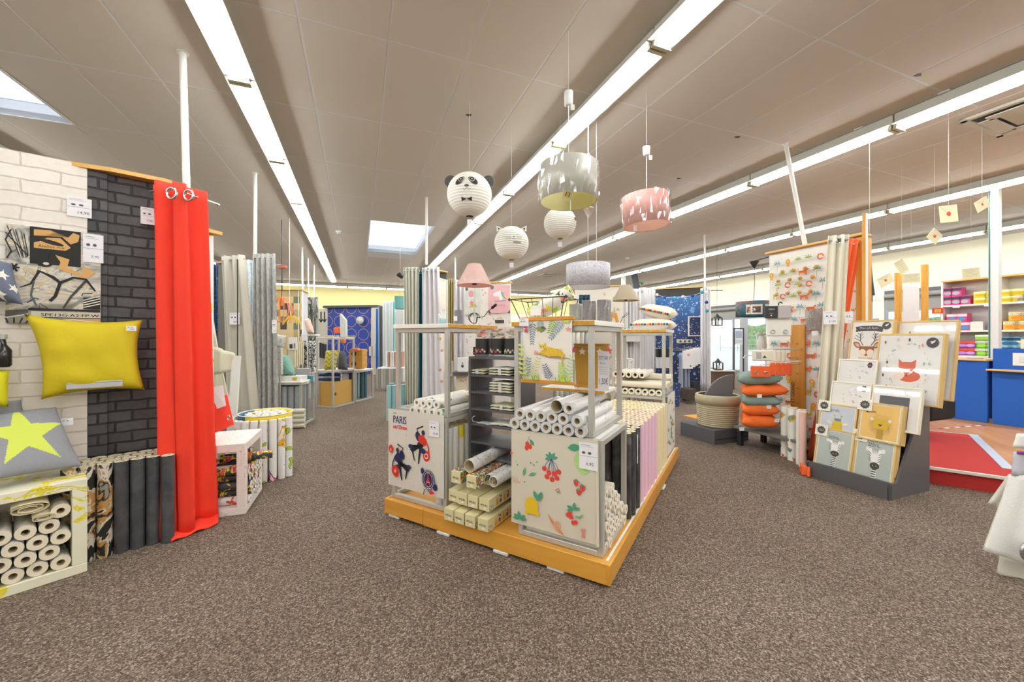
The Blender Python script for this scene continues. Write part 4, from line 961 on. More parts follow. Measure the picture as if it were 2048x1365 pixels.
for i in range(6):
    if i == 5: continue
    roll(gr, IS.w(-.515 + .0665 * i, .02, .813), ey, 'silvery roll in the second row on the fruit stand, %s from the left' % ORD[i].replace('nearest', 'first'), 'second row of rolls on the fruit stand')
roll(gr, IS.w(-.158, -.01, .816), ey, 'silvery roll at the right end of the second row on the fruit stand', None)
roll(gr, IS.w(-.215, .02, .872), ey, 'silvery roll resting on top of the pile on the fruit stand', None)
op_ = roll_proto('openroll', .45, .036, TXR, ri=.033, mc=mat('d9d9d9', .5)); roll(op_, IS.w(-.287, .02, .877), ey, 'wide open silvery paper tube topping the pile on the fruit stand', None)
fr = roll_proto('fruitlie', .46, .029, sprinkle('e9e2d2', ['dd4a38', 'e08a52', '5d9a74', 'e6c22a'], 14, .22), mc=mat('efe9dc', .6))
for j in range(6):
    for i in range(7 - max(0, j - 1)):
        roll(fr, IS.w(-.035 + random.uniform(-.006, .012), .085 + .0595 * i + (.03 if j % 2 else 0), .152 + .052 * j), (-ex[0], -ex[1], 0), 'fruit print roll inside the fruit stand, %s row up, %s from the front' % (['bottom', 'second', 'third', 'fourth', 'fifth', 'top'][j], ORD[i].replace('nearest', 'first')), 'rolls inside the fruit stand')
bk = roll_proto('blackroll', .53, .03, marble([(.3, '2b2c2e'), (.6, '4a4b4e'), (.8, '707173')], 7, 2, stretch=(.4, 1, 1), interp='LINEAR', rough=.25), mc=mat('ded6b8', .7))
pk = roll_proto('pinkroll', .53, .03, mat('edc6d8', .45, var=.03), mc=mat('f0ddb8', .6)); crr = roll_proto('creamroll', .53, .03, mat('efe0b8', .5, var=.03), mc=mat('efe3c4', .6))
inner = MB(); CRM2 = mat('efe0b8', .6)
for j in range(22):
    y = .555 + .0615 * j; kind = (bk, 'black marbled', 'black') if j < 5 else (pk, 'pale pink', 'pink') if j < 15 else (crr, 'cream yellow', 'cream')
    for i in range(8):
        x = -.045 - .0615 * i + (.012 if j % 2 else 0)
        if i > 2: p = I(x, y, .121); inner.pipe(p, p + Vector((0, 0, .53)), .03, .0125, kind[0].materials[0], CRM2, n=10); continue
        roll(kind[0], I(x, y, .121), (0, 0, 1), '%s roll on the plinth, %s of its colour from the front, %s row in' % (kind[1], ORD[j if j < 5 else j - 5 if j < 15 else j - 15].replace('nearest', 'first'), ['outer', 'second', 'third'][i]), '%s rolls on the plinth' % kind[2])
tag(inner.build('wallpaper_rolls'), 'inner mass of black, pink and cream rolls on the plinth', 'wallpaper rolls', kind='stuff')
s_ = MB(); s_.box(0, .045, 0, .001, 0, .19, ink('eeeef0')); a_ = Art(s_, (0, 0, 0), (1, 0, 0), (0, 0, 1)); [a_.rect(.012, .05 + .004 * k, .02, .002, '333333') for k in range(10)]
tag(s_.build('barcode_label', None, I(-.012, .70, .42), (0, 0, IR + R(90))), 'long white barcode sticker on a black roll', 'label')
r3 = roll_proto('backroll', .45, .0305, mat('e4ded0', .5), ri=.016, mc=mat('ece6d4', .6))
for i in range(7): roll(r3, IS.w(-.46 + .0625 * i, 1.89, .734), ey, 'cream roll in the lower row on the back corner stand, %s from the left' % ORD[i].replace('nearest', 'first'), 'lower rolls on the back stand')
for i in range(5): roll(r3, IS.w(-.49 + .0625 * i, 1.9, .893), ey, 'cream roll in the upper row on the back corner stand, %s from the left' % ORD[i].replace('nearest', 'first'), 'upper rolls on the back stand')
for i in range(6): roll(roll_proto('backx', .53, .031, mat('eae3cf', .45)), IS.w(-.545, 1.935 + .063 * i, .801), ex, 'cream roll lying crosswise between the rows on the back stand', 'crosswise rolls on the back stand')
for i in range(2): roll(roll_proto('backx', .53, .031, mat('eae3cf', .45)), IS.w(-.545, 2.16 + .063 * i, .857), ex, 'cream roll lying crosswise between the rows on the back stand', 'crosswise rolls on the back stand')
def plants(a):
    rnd = random.Random(4)
    for _ in range(26):
        x, y = rnd.uniform(.03, .42), rnd.uniform(.03, .5)
        for k in range(4): a.leaf(x, y, .04, .012, 30 + 40 * k, rnd.choice(['6d8a94', '7fae4c', 'dfe04a', 'e0604a', '3c4656']))
o = sheet('plant_poster', .45, .56, mat('eeede8', .5), plants, loc=I(-.012, 1.92, .15), rot=(0, 0, IR + R(90))); tag(o, 'white leaf print poster on the right side of the back corner stand', 'poster')
# ---- bookcase contents
JAR = clear(gloss=.14)
def jar(x, y, label, cs):
    t = thing('potpourri_tub', label, 'tub', I(x, y, 1.12), IR); mb = MB(); mb.lathe([(.052, 0), (.052, .20)], JAR, 26); mb.build('clear_tub', t)
    mb = MB(); mb.lathe([(.0525, .015), (.0525, .125)], mat('2e2e31', .5), 26, cap=False); mb.build('black_sleeve', t)
    mb = MB(); rnd = random.Random(int(x * 100))
    for _ in range(26):
        a, r = rnd.uniform(0, 6.28), rnd.uniform(.0, .038); p = Vector((r * math.cos(a), r * math.sin(a), rnd.uniform(.125, .19))); mb.M = Matrix.Translation(p) @ Matrix.Rotation(rnd.uniform(0, 3), 4, (1, .3, .5)); mb.prism([(.016, 0), (.004, .007), (-.016, 0), (-.004, -.007)], -.002, .002, mat(rnd.choice(cs), .7))
    o = mb.build('potpourri', t); o['kind'] = 'stuff'
    mb = MB()
    for k in range(7):
        a = -math.pi / 2 + R(-50 + 16 * k); mb.M = Matrix.Translation((.053 * math.cos(a), .053 * math.sin(a), .035 + .012 * (k % 2))) @ Matrix.Rotation(a, 4, 'Z') @ Matrix.Rotation(R(90), 4, 'Y'); mb.prism([(.011 * math.cos(R(36 * i)) * (1 if i % 2 else .45), .011 * math.sin(R(36 * i)) * (1 if i % 2 else .45)) for i in range(10)], 0, .002, mat(cs[k % len(cs)], .7))
    mb.build('printed_flowers', t)
jar(-.985, .33, 'clear tub of pink potpourri, left one on the bookcase', ['e8507a', 'f0b89a', 'e2d6b0', 'c94a5a']); jar(-.86, .33, 'clear tub of potpourri, middle one on the bookcase', ['d8385c', 'e9e0c4', 'd9c49a', '5a6a4a']); jar(-.745, .33, 'clear tub of pale potpourri, right one on the bookcase', ['e9dcc0', 'efe8d4', 'c9a98a'])
PKT = clear(gloss=.2, tint=.25)
def packet(x, y, z, n, label, w=.12, l=.17):
    t = thing('napkin_packets', label, 'packets', I(x, y, z), IR)
    for k in range(n):
        mb = MB(); q = .018 * k; c = mat(['e6e2cc', 'd9d8b4', 'ece9de'][k % 3], .8); mb.grid(lambda u, v: ((u - .5) * w, v * l, q + .008 + .007 * math.sin(u * math.pi) * math.sin(v * math.pi) + .002 * math.sin(u * 20)), 8, 6, c); mb.build('packet', t, solid=.008)
    mb = MB(); mb.box(-.012, .012, -.003, -.0015, .003, .018 * n, ink('d4d4d4')); mb.build('barcode_strip', t)
packet(-.985, .26, .999, 2, 'two clear wrapped cloth packets at the left of the second shelf'); packet(-.80, .255, .999, 3, 'three clear wrapped cloth packets beside the front frame post', .17)
packet(-.80, .26, .884, 4, 'four folded cream packets on the third bookcase shelf', .17); packet(-.79, .26, .768, 2, 'folded cream papers on the fourth bookcase shelf', .17); packet(-.80, .27, .662, 1, 'single pale paper pack on the fifth bookcase shelf', .17)
t = thing('paper_tags', 'white paper tags with a string lying on the bookcase shelf', 'tags', I(-.95, .27, .661), IR)
mb = MB(); mb.box(-.04, .05, 0, .06, 0.001, .004, ink('e2e4e6')); mb.build('tag', t); mb = MB(); mb.M = Matrix.Rotation(.5, 4, 'Z'); mb.box(.03, .11, -.05, 0, 0.0045, .007, ink('dfe0e6')); mb.build('tag', t)
mb = MB(); mb.tube([(-.04, .01, .004), (-.07, -.01, .01), (-.08, -.01, .03), (-.065, -.012, .045), (-.055, -.01, .05)], .0022, ink('ffffff'), 6); mb.build('string', t)
t = thing('black_gift_box', 'black box with an orange stripe left of the bookcase top', 'box', I(-1.115, .47, 1.12), IR)
mb = MB(); mb.bbox(-.06, .05, 0, .06, 0, .06, mat('37383a', .4), .002); mb.build('box_body', t); mb = MB(); mb.box(-.061, .051, -.0015, .0615, .012, .02, mat('d8683a', .5)); mb.build('orange_stripe', t)
mb = MB(); mb.bbox(-.3, -.0, .0, .1, -.012, 0, BOARD, .002)
mb = MB(); mb.bbox(-.03, .02, .02, .04, .06, .085, BLK, .004); mb.build('bow', t)
t2 = thing('small_stool_shelf', 'slim grey ledge post holding the black gift box', 'shelf', I(-1.115, .49, .12), IR)
mb = MB(); mb.bbox(-.06, .05, 0, .05, .985, .999, DK, .002); mb.build('ledge', t2); mb = MB(); mb.bbox(-.012, .012, .01, .034, 0, .985, DK, .002); mb.build('leg', t2)
mb = MB(); mb.cyl((0, 0, 0), (0, .0, .0), .01, BLK)
# gift boxes
BX = mat('e0d7a8', .5, var=.03)
def triangles(a, w, h, rnd, cs):
    n = 5; m = max(2, int(w / h * n))
    for i in range(m):
        for j in range(n):
            x, y, sx, sy = w * i / m, h * j / n, w / m, h / n; c1, c2 = rnd.choice(cs), rnd.choice(cs)
            if (i + j) % 2: a.poly([(x, y), (x + sx, y), (x, y + sy)], c1); a.poly([(x + sx, y), (x + sx, y + sy), (x, y + sy)], c2)
            else: a.poly([(x, y), (x + sx, y), (x + sx, y + sy)], c1); a.poly([(x, y), (x + sx, y + sy), (x, y + sy)], c2)
            a.k -= .22
BRI = ['d8402c', 'e8861e', 'e3cf2a', '3c7ab4', '4c9a52', 'c8407a', '2a5aa0', 'f0efe8', '6a9a3a']
def giftbox(label, x, y, z, kind, group, w=.073, L=.50, text=True):
    t = thing('gift_box', label, 'box', I(x, y, z), IR, group); mb = MB(); mb.bbox(0, w, 0, L, 0, w, BX, .0015); mb.build('carton', t)
    rnd = random.Random(int(-x * 1000)); mb = MB(); f = Art(mb, (0, 0, 0), (1, 0, 0), (0, 0, 1)); r = Art(mb, (w, 0, 0), (0, 1, 0), (0, 0, 1)); q = Art(mb, (0, 0, w), (1, 0, 0), (0, 1, 0)); 
    f.text('4MURS', .010, .028, .018, '2a2a24', a=-2, fit=.05, bold=.0006); f.ell(.04, .016, .01, .006, 'f4f2ea')
    if kind == 'tri':
        triangles(r, L, w, rnd, BRI); qq = Art(mb, (0, 0, w), (0, 1, 0), (-1, 0, 0)); qq = Art(mb, (w, 0.02, w), (0, 1, 0), (-1, 0, 0)); triangles(qq, L - .02, w, rnd, BRI)
    else:
        r.ring(.014, .02, .012, .003, '6b4a7a', 12); r.line([(.03, .022), (.035, .03), (.045, .018), (.04, .01)], .004, '4a6a9a')
        for k in range(5):
            x0 = .07 + .085 * k; c = rnd.choice(BRI)
            r.poly([(x0, .012), (x0 + .04, .012), (x0 + .012, .06)], 'e8c23a'); r.up(); [r.line([(x0 + .004, .018 + .012 * i), (x0 + .032 - .008 * i, .022 + .012 * i)], .004, 'd8542c') for i in range(3)]
            r.ell(x0 + .055, .028, .011, .013, '7a4a7a'); r.ell(x0 + .06, .052, .006, .008, '3a3a3a'); r.ell(x0 + .045, .06, .005, .005, rnd.choice(BRI))
            for _ in range(8): r.ell(x0 + rnd.uniform(0, .07), rnd.uniform(.005, .07), .0016, .0016, rnd.choice(BRI), n=6)
        q.line([(.02, .25), (.03, .27), (.045, .26), (.05, .3)], .003, 'c8507a')
    mb.build('printed_design', t); return t
for k, x in enumerate((-1.012, -.932, -.85, -.757)): giftbox('cream party print carton, %s in the bottom row' % ['leftmost', 'second from left', 'third from left', 'rightmost'][k], x, -.055 + (.0 if k == 3 else .012 * (3 - k) * 0), .1221, 'party', 'gift boxes in the bottom row')
for k, x in enumerate((-1.012, -.935, -.856, -.772)): giftbox('cream party print carton, %s in the second row' % ['leftmost', 'second from left', 'third from left', 'rightmost'][k], x, -.02 + (.01 if k == 0 else 0), .2235, 'party', 'gift boxes in the second row')
giftbox('multicoloured triangle print carton, left of the pair', -.984, -.02, .3465, 'tri', 'triangle print boxes'); giftbox('multicoloured triangle print carton, right of the pair', -.855, -.035, .3465, 'tri', 'triangle print boxes')
sk = marble([(0, 'ecebe8'), (.56, 'e9e9e6'), (.58, '3a3a3e'), (.6, 'ecebe8')], 12, 3.5, detail=6)
roll(roll_proto('sketch', .45, .04, sk, ri=.037, mc=mat('e9e7df', .6)), IS.w(-.86, .0, .462), (ey[0] - .0, ey[1], .02), 'large open paper tube with a black sketch print above the boxes', None)
roll(roll_proto('sketch2', .3, .033, sk, ri=.030, mc=mat('e9e7df', .6)), IS.w(-.757, .06, .380), ey, 'open white paper tube left of a pair beside the fruit poster', None)
roll(roll_proto('sketch2', .3, .033, sk, ri=.030, mc=mat('e9e7df', .6)), IS.w(-.712, .045, .380), ey, 'open white paper tube right of a pair beside the fruit poster', None)
# ---- on the Paris stand top
t = thing('bedside_lamp', 'small pink cone shade lamp in film on the Paris stand', 'lamp', IS.w(*IS.Y(949, 652, .38)[:2], 1.344), IR)
PKM = mat('eeb5a5', .7, var=.03); d_ = 2.86; zb, zt = 1.63 - 1.344, 1.784 - 1.344
mb = MB(); mb.lathe([(.128, zb), (.122, zb + .006), (.048, zt)], PKM, 36, cap=False); mb.build('lamp_shade', t, solid=.002)
mb = MB(); mb.lathe([(.130, zb - .001), (.124, zb + .008), (.05, zt + .002)], wrinkle_film(), 36, cap=False); mb.build('plastic_wrap', t)
mb = MB(); mb.cyl((0, 0, 0), (0, 0, zb + .06), .006, clear(gloss=.35)); mb.build('stem', t); mb = MB(); mb.lathe([(.045, 0), (.045, .008), (.01, .016)], clear(gloss=.35), 20); mb.build('lamp_base', t)
mb = MB(); mb.lathe([(.016, zb + .005), (.018, zb + .02), (.012, zb + .04)], BLK, 14); mb.build('lamp_socket', t)
def cable(label, pts, loc, plug=True, c='1c1c1e', r=.003):
    t = thing('lamp_cable', label, 'cable', loc, IR); mb = MB(); mb.tube(pts, r, mat(c, .5, var=.02), 6); mb.build('cord', t)
    if plug:
        p = Vector(pts[-1]); d = (p - Vector(pts[-2])).normalized(); mb = MB(); mb.cyl(p, p + d * .045, .011, BLK, r1=.009); mb.build('plug', t)
    return t
loop = [(.05 * math.cos(q * .55) * (1 - q * .02), .01 * math.sin(q), .05 + .04 * math.sin(q * .55)) for q in range(24)] + [(.09, 0, .06), (.13, 0, .1), (.16, 0, .12)]
cable('coiled black lamp cable with plug on the Paris stand', loop, IS.w(-1.13, .42, 1.344))
t = thing('grey_paper_roll', 'grey wrapped cylinder with a white tag on the Paris stand', 'pot', IS.w(*IS.Y(917, 652, .36)[:2], 1.344), IR)
mb = MB(); mb.lathe([(.032, 0), (.032, .105), (.028, .11)], mat('6d6c74', .4, var=.15, scale=30), 20); mb.build('cylinder_body', t); mb = MB(); mb.box(-.018, .014, -.034, -.0325, .03, .065, ink('ecebe4')); mb.build('paper_tag', t)
t = thing('glass_jar', 'clear jar with blue filling at the left of the Paris stand', 'jar', IS.w(*IS.Y(885, 652, .25)[:2], 1.344), IR)
mb = MB(); mb.lathe([(.03, 0), (.03, .095), (.018, .11)], clear(gloss=.15, tint=.1), 20); mb.build('jar_body', t); mb = MB(); mb.lathe([(.028, .002), (.028, .045)], mat('8fcad4', .5), 18); mb.build('blue_filling', t)
# ---- on the fruit stand top
def FT(px, y, z=1.344): p = IS.Y(px, 640, y); return IS.w(p.x, y, z)
DW = mat('6b6468', .35, var=.25, scale=12)
for k, px in enumerate((1178, 1208)):
    t = thing('boxed_vase', ['dark film wrapped block, left of two on the fruit stand', 'dark film wrapped block, right of two on the fruit stand'][k], 'box', FT(px, .3), IR)
    mb = MB(); mb.bbox(-.032, .032, -.03, .03, 0, .125, DW, .003); mb.build('block', t); mb = MB(); mb.bbox(-.034, .034, -.032, .032, 0, .128, wrinkle_film(), .003); mb.build('plastic_wrap', t)
t = thing('boxed_vase', 'pale grey film wrapped block behind the wire basket', 'box', FT(1153, .33), IR); mb = MB(); mb.bbox(-.035, .035, -.03, .03, 0, .11, mat('b8b8b0', .35, var=.1), .003); mb.build('block', t); mb = MB(); mb.bbox(-.037, .037, -.032, .032, 0, .112, wrinkle_film(), .003); mb.build('plastic_wrap', t)
t = thing('wire_basket', 'dark wire basket with paper rolls above the leopard hanging', 'basket', FT(1092, .28), IR)
WR = mat('4a4038', .5, .4); bt = [(-.13, -.08), (.13, -.08), (.13, .08), (-.13, .08)]; tp = [(-.19, -.11), (.17, -.11), (.17, .11), (-.19, .11)]
mb = MB(); mb.tube([(x, y, .145) for x, y in tp], .0035, WR, 6, True); mb.build('top_ring', t); mb = MB(); mb.tube([(x, y, .004) for x, y in bt], .003, WR, 6, True); mb.build('bottom_ring', t)
for (a, b) in zip(bt, tp):
    mb = MB(); mb.tube([(a[0], a[1], .004), (b[0], b[1], .145)], .003, WR, 6); mb.build('wire', t)
for f in (-.6, -.2, .2, .6):
    for s in (-1, 1):
        mb = MB(); mb.tube([(f * .13, s * .08, .004), (f * .18 - .01, s * .11, .145)], .002, WR, 5); mb.build('wire', t)
for s in (-1, 1): mb = MB(); mb.lathe([(.0001, -.012), (.012, 0), (.0001, .012)], WR, 10, (-.2 if s < 0 else .18, -.11, .145)); mb.build('knob', t)
mb = MB(); mb.box(-.05, .02, -.113, -.111, .04, .1, ink('e8e6e0')); mb.build('paper_tag', t)
lf = sprinkle('eeeade', ['b9cf3a', '7fae6a', 'e8d84a', '3a4a3a', 'ee8f7a'], 22, .5, noise=.6)
q0 = FT(1060, .26, 1.40); q1 = FT(1150, .3, 1.545)
roll(roll_proto('basketroll', .30, .042, lf, ri=.02, mc=mat('ecd98a', .6)), q0, q1 - q0, 'fat leaf print roll slanting up out of the wire basket', None)
q0 = FT(1070, .33, 1.38); q1 = FT(1130, .33, 1.47); roll(roll_proto('basketroll2', .2, .03, lf, ri=.012), q0, q1 - q0, 'thin leaf print roll lying in the wire basket', None)
# easel cork board, garland and price sign on the middle shelf
t = thing('easel_board', 'tan cork board on a small easel inside the fruit stand', 'board', IS.w(-.225, .42, .934), IR)
CB = mat('c69a3e', .8, var=.06, scale=60); mb = MB(); mb.M = Matrix.Rotation(R(-8), 4, 'X')
mb.prism([(-.10, .02), (.085, .02), (.095, .27), (-.13, .27)], -.006, .006, CB, Matrix.Rotation(R(90), 4, 'X')); mb.build('cork_panel', t)
mb = MB(); mb.M = Matrix.Rotation(R(-8), 4, 'X'); mb.box(-.13, .1, -.012, .012, .27, .28, OAK); mb.build('top_bar', t); mb = MB(); mb.bbox(-.11, .09, -.02, .0, .005, .02, OAK, .001); mb.build('bottom_bar', t)
for x in (-.08, .06): mb = MB(); mb.tube([(x, -.03, 0), (x, .02, .12)], .003, OAK, 6); mb.build('leg', t)
g = thing('bunting', 'pink and white paper garland over the cork board', 'garland', IS.w(-.225, .40, .934), IR)
mb = MB(); mb.tube([(-.13 + .27 * k / 8, 0, .275 - .02 * math.sin(math.pi * k / 8)) for k in range(9)], .0012, ink('d9c9a0'), 5); mb.build('string', g)
for k, c in enumerate(('ee7a96', 'f3efe4', 'f3d9c0', 'f3efe4', 'ee6a84')):
    mb = MB(); x = -.11 + .056 * k; z = .262 - .015 * math.sin(math.pi * (k + .5) / 5)
    mb.M = Matrix.Translation((x, -.002, z - .02)) @ Matrix.Rotation(R(90), 4, 'X'); mb.prism([(.024 * math.cos(R(36 * i + 18)) * (1 if i % 2 == 0 else .5), .024 * math.sin(R(36 * i + 18)) * (1 if i % 2 == 0 else .5)) for i in range(10)], 0, .003, mat(c, .7)); mb.build('paper_star', g)
def sign(a):
    a.text('PETIT TARIF', .006, .185, .03, '555a60', fit=.055); a.text('décor', .012, .16, .016, '8a8a90', fit=.035)
    for k in range(4): a.rect(.008, .14 - .013 * k, .05, .002, 'b0b0b6')
    a.text('1,50€', .006, .04, .05, '3a3a42', fit=.055)
o = sheet('price_sign', .067, .235, ink('eeeff4'), sign, loc=IS.w(-.160, .34, .9345), rot=(0, 0, IR)); tag(o, 'narrow white price sign standing in front of the cork board', 'sign')
# taupe lamp, ornament and pompom cushions at the back
bp_ = IS.Y(1254, 660, 2.05)
t = thing('table_lamp', 'taupe cone shade lamp on a clear stem at the back stand', 'lamp', IS.w(-.43, 2.05, 1.329), IR)
dd = IS.w(-.43, 2.05).y; ppx = dd / FOC
zb, zt = EYE + (HORIZON - 602) * ppx - 1.329, EYE + (HORIZON - 571) * ppx - 1.329
TP = mat('b3a68e', .8, var=.04); mb = MB(); mb.lathe([(26 * ppx, zb), (25.5 * ppx, zb + .004), (10 * ppx, zt)], TP, 32, cap=False); mb.build('lamp_shade', t, solid=.002)
mb = MB(); mb.lathe([(.005, 0.01), (.005, zb + .05)], clear(gloss=.4), 10); mb.build('stem', t); mb = MB(); mb.lathe([(.04, 0), (.04, .01), (.008, .016)], clear(gloss=.4), 20); mb.build('lamp_base', t); mb = MB(); mb.lathe([(.014, zb), (.014, zb + .03)], BLK, 12); mb.build('lamp_socket', t)
cable('black looped lamp cord hanging beside the taupe lamp', [(0, 0, 0.004), (-.05, -.06, .01), (-.03, -.08, .06), (.0, -.1, .12), (.05, -.1, .17), (.06, -.1, .16), (.03, -.1, .13), (.0, -.1, .12)], IS.w(-.43, 2.03, 1.330), False)
t = thing('wooden_ornament', 'small wooden A shaped ornament at the corner of the fruit stand', 'ornament', FT(1232, .5), IR)
mb = MB(); mb.M = Matrix.Rotation(R(14), 4, 'Y'); mb.bbox(-.05, -.03, -.01, .01, .0, .06, OAK, .002); mb.build('leg', t); mb = MB(); mb.M = Matrix.Rotation(R(-14), 4, 'Y'); mb.bbox(.0, .02, -.01, .01, .0, .06, OAK, .002); mb.build('leg', t)
mb = MB(); mb.prism([(-.025, 0), (.005, 0), (-.01, .07)], -.008, .008, mat('b9b09c', .6), Matrix.Translation((0, 0, .03)) @ Matrix.Rotation(R(90), 4, 'X')); mb.build('wedge', t)
CC = mat('f2eddf', .9, bump=.15)
def pomcushion(c, label, seed):
    cen = sum((Vector(q) for q in c), Vector()) / 4; t = thing('pompom_cushion', label, 'cushion', cen); mb, F, n = cushion4([Vector(q) - cen for q in c], .13, CC, 18, 14, .05, up=(0, 0, 1)); merge(mb.build('cover', t))
    rnd = random.Random(seed); cs = ['e8422c', '3a4a9a', 'a8c83a', 'e83a7a', 'f08a2a', '3a8a8a', '6a4a8a', 'e8c23a']
    for k in range(15):
        u = (k + .5) / 15; mb = MB(); p = F(u, 0.001); mb.lathe([(.0001, -.012), (.009, -.008), (.012, 0), (.009, .008), (.0001, .012)], mat(cs[(k + seed) % 8], .9), 8, tuple(p)); mb.build('pompom', t)
z0 = 1.375
pomcushion([IS.w(-.36, 2.32, z0), IS.w(.02, 2.32, z0), IS.w(.02, 1.93, z0), IS.w(-.36, 1.93, z0)], 'cream cushion with a pompom edge lying flat on the back stand', 1)
pomcushion([IS.w(-.26, 2.34, z0 + .17), IS.w(.03, 2.3, z0 + .11), IS.w(.01, 1.96, z0 + .085), IS.w(-.28, 1.96, z0 + .16)], 'tilted cream cushion with a pompom edge on top of the flat one', 4)
WM_ = mat('e9e9e6', .4, var=.01)
# ---------------- kids display on the right ----------------
KW = Fr(tuple(W(4.64, 3.28).xy), 21.36 - 90)    # x runs towards the camera along the partition, y away (room +u)
def palm(a, x, y, s, c='5f9a9e'):
    a.line([(x, y - .08 * s), (x, y)], .004 * s, '8a9a78')
    for g in (20, 60, 120, 160, -10, 190): a.leaf(x, y, .045 * s, .011 * s, g, c)
def bush(a, x, y, s, c='93ab45'):
    for g in (15, 50, 90, 130, 165): a.leaf(x, y, .045 * s, .011 * s, g, c)
def giraffe(a, x, y, s):
    c = 'cfae2a'; a.poly([(x, y), (x + .045 * s, y + .012 * s), (x + .045 * s, y + .035 * s), (x, y + .03 * s)], c); a.poly([(x + .032 * s, y + .03 * s), (x + .046 * s, y + .03 * s), (x + .05 * s, y + .1 * s), (x + .04 * s, y + .1 * s)], c)
    a.ell(x + .052 * s, y + .1 * s, .016 * s, .009 * s, c); [a.line([(x + q * s, y), (x + q * s, y - .03 * s)], .006 * s, c) for q in (.004, .016, .034, .042)]
def lion(a, x, y, s):
    a.ell(x, y, .024 * s, .028 * s, 'd9902a', n=10); a.up(); a.ell(x, y, .013 * s, .015 * s, 'ecc04a', n=8); a.poly([(x - .01 * s, y - .02 * s), (x + .014 * s, y - .02 * s), (x + .018 * s, y - .055 * s), (x - .014 * s, y - .055 * s)], 'e0a838')
def tiger(a, x, y, s, c='dc6a32'):
    a.poly([(x - .04 * s, y - .012 * s), (x + .04 * s, y - .012 * s), (x + .04 * s, y + .014 * s), (x - .04 * s, y + .014 * s)], c); a.ell(x + .045 * s, y + .02 * s, .014 * s, .012 * s, c, n=8); a.line([(x - .04 * s, y + .01 * s), (x - .055 * s, y + .025 * s), (x - .045 * s, y + .04 * s)], .005 * s, c)
    [a.line([(x + q * s, y - .01 * s), (x + q * s, y - .035 * s)], .008 * s, c) for q in (-.034, -.02, .022, .036)]; a.up(); [a.rect(x + q * s, y, .004 * s, .014 * s, '6a3a26') for q in (-.025, -.01, .008, .022)]
def fox(a, x, y, s):
    a.ring(x, y, .026 * s, .014 * s, 'd06a3c', 12); a.poly([(x - .03 * s, y + .03 * s), (x - .012 * s, y + .03 * s), (x - .021 * s, y + .008 * s)], 'd06a3c'); a.ell(x + .02 * s, y - .008 * s, .01 * s, .008 * s, 'f1eee6', n=8)
def kids(a, w=1.08, h=2.27, seed=1):
    fn = [palm, bush, giraffe, lion, tiger, fox, bush, palm]; rnd = random.Random(seed); k = 0
    for j in range(int(h / .135)):
        for i in range(int(w / .12)):
            x, y = .07 + .12 * i + (.06 if j % 2 else 0), .1 + .135 * j
            if x > w - .05 or y > h - .09: continue
            f = fn[(i * 3 + j * 5 + k) % 8]; k += 1 if rnd.random() < .4 else 0; f(a, x + rnd.uniform(-.012, .012), y + rnd.uniform(-.012, .012), 1.05)
            q = rnd.uniform(0, 1); a.line([(x + .05, y + .045), (x + .056, y + .036), (x + .062, y + .045)], .002, '9aa0a0')
t = thing('display_partition', 'partition papered with jungle animals under an oak top', 'partition', KW.w(0, 0), KW.a)
mb = MB(); mb.bbox(0, .90, .02, .08, 0, 2.26, WALLW); mb.build('panel', t)
mb = MB(); mb.box(0, .81, .004, .019, 0, 2.26, mat('ecebe4', .6, var=.01)); kids(Art(mb, (0, .004, 0), (1, 0, 0), (0, 0, 1)), .80); mb.build('jungle_wallpaper', t)
mb = MB(); mb.bbox(-.02, .965, -.05, .12, 2.262, 2.285, OAKL); mb.build('wooden_top', t)
o1 = KW.Y(1714, 600, .0); ox = min(o1.x, 1.05)
mb = MB(); mb.bbox(.90, .955, -.02, .14, 0, 2.25, OAKZ); mb.build('end_board', t)
mb = MB(); mb.box(.81, .899, .006, .019, 0, 2.25, sprinkle('ece0d4', ['8a8a5a', '6a6a62', 'c9a23a', 'b9b39a'], 14, .2, noise=.5)); mb.build('leafy_wallpaper', t)
p_ = P(1730, 0, 3.65)
t = thing('wooden_post', 'tall slim oak post with a white edge beside the jungle partition', 'post', (p_.x, p_.y, 0), KW.a)
h1 = EYE + (HORIZON - 427) * 3.65 / FOC
mb = MB(); mb.bbox(-.018, .012, -.015, .02, 0, h1, OAKZ, .002); mb.build('post_body', t); mb = MB(); mb.box(.0122, .0135, -.015, .02, 0, h1, mat('ecebe8', .5)); mb.build('white_edge', t)
pole('white leaning pole above the jungle partition', tuple(P(1610, 490, 4.45)), tuple(ceil_thing(1571, 287)), .022)
# curtains at the end of the jungle wall
CRC = mat('ece6d4', .8, var=.03, bump=.1, bscale=120); ORC = mat('f26a34', .8, var=.04, bump=.1, bscale=120)
def X2(px, d): return tuple(P(px, 0, d).xy)
t = curtain('cream eyelet curtain hanging before the jungle wallpaper', [X2(1656, 3.74), X2(1698, 3.68)], [X2(1626, 3.88), X2(1672, 3.82)], .02, EYE + (HORIZON - 470) * 3.7 / FOC, 2.5, .018, CRC, ampb=.03, nu=60, nv=16)
mb = MB(); p = P(1678, 481, 3.64) - t.location; mb.tube([p + Vector((math.cos(x) * .022, 0, math.sin(x) * .024)) for x in [i * math.pi / 8 for i in range(16)]], .005, CHR, 6, True); mb.build('grommet', t)
mb = MB(); mb.cyl((p.x, p.y + .01, p.z), (p.x, p.y + .004, p.z), .018, mat('3a3a3a', .4)); mb.build('rail_end', t)
curtain('orange curtain hanging beside the cream one on the jungle display', [X2(1694, 3.80), X2(1722, 3.88)], [X2(1612, 3.90), X2(1645, 3.98)], .02, EYE + (HORIZON - 474) * 3.75 / FOC, 2.5, .018, ORC, ampb=.02, nu=50, nv=16)
def kt(px, py, d, price, label, w=.1, h=.12): p = P(px, py, d); return price_tag(label, price, (p.x, p.y, p.z - h), R(-20), w, h)
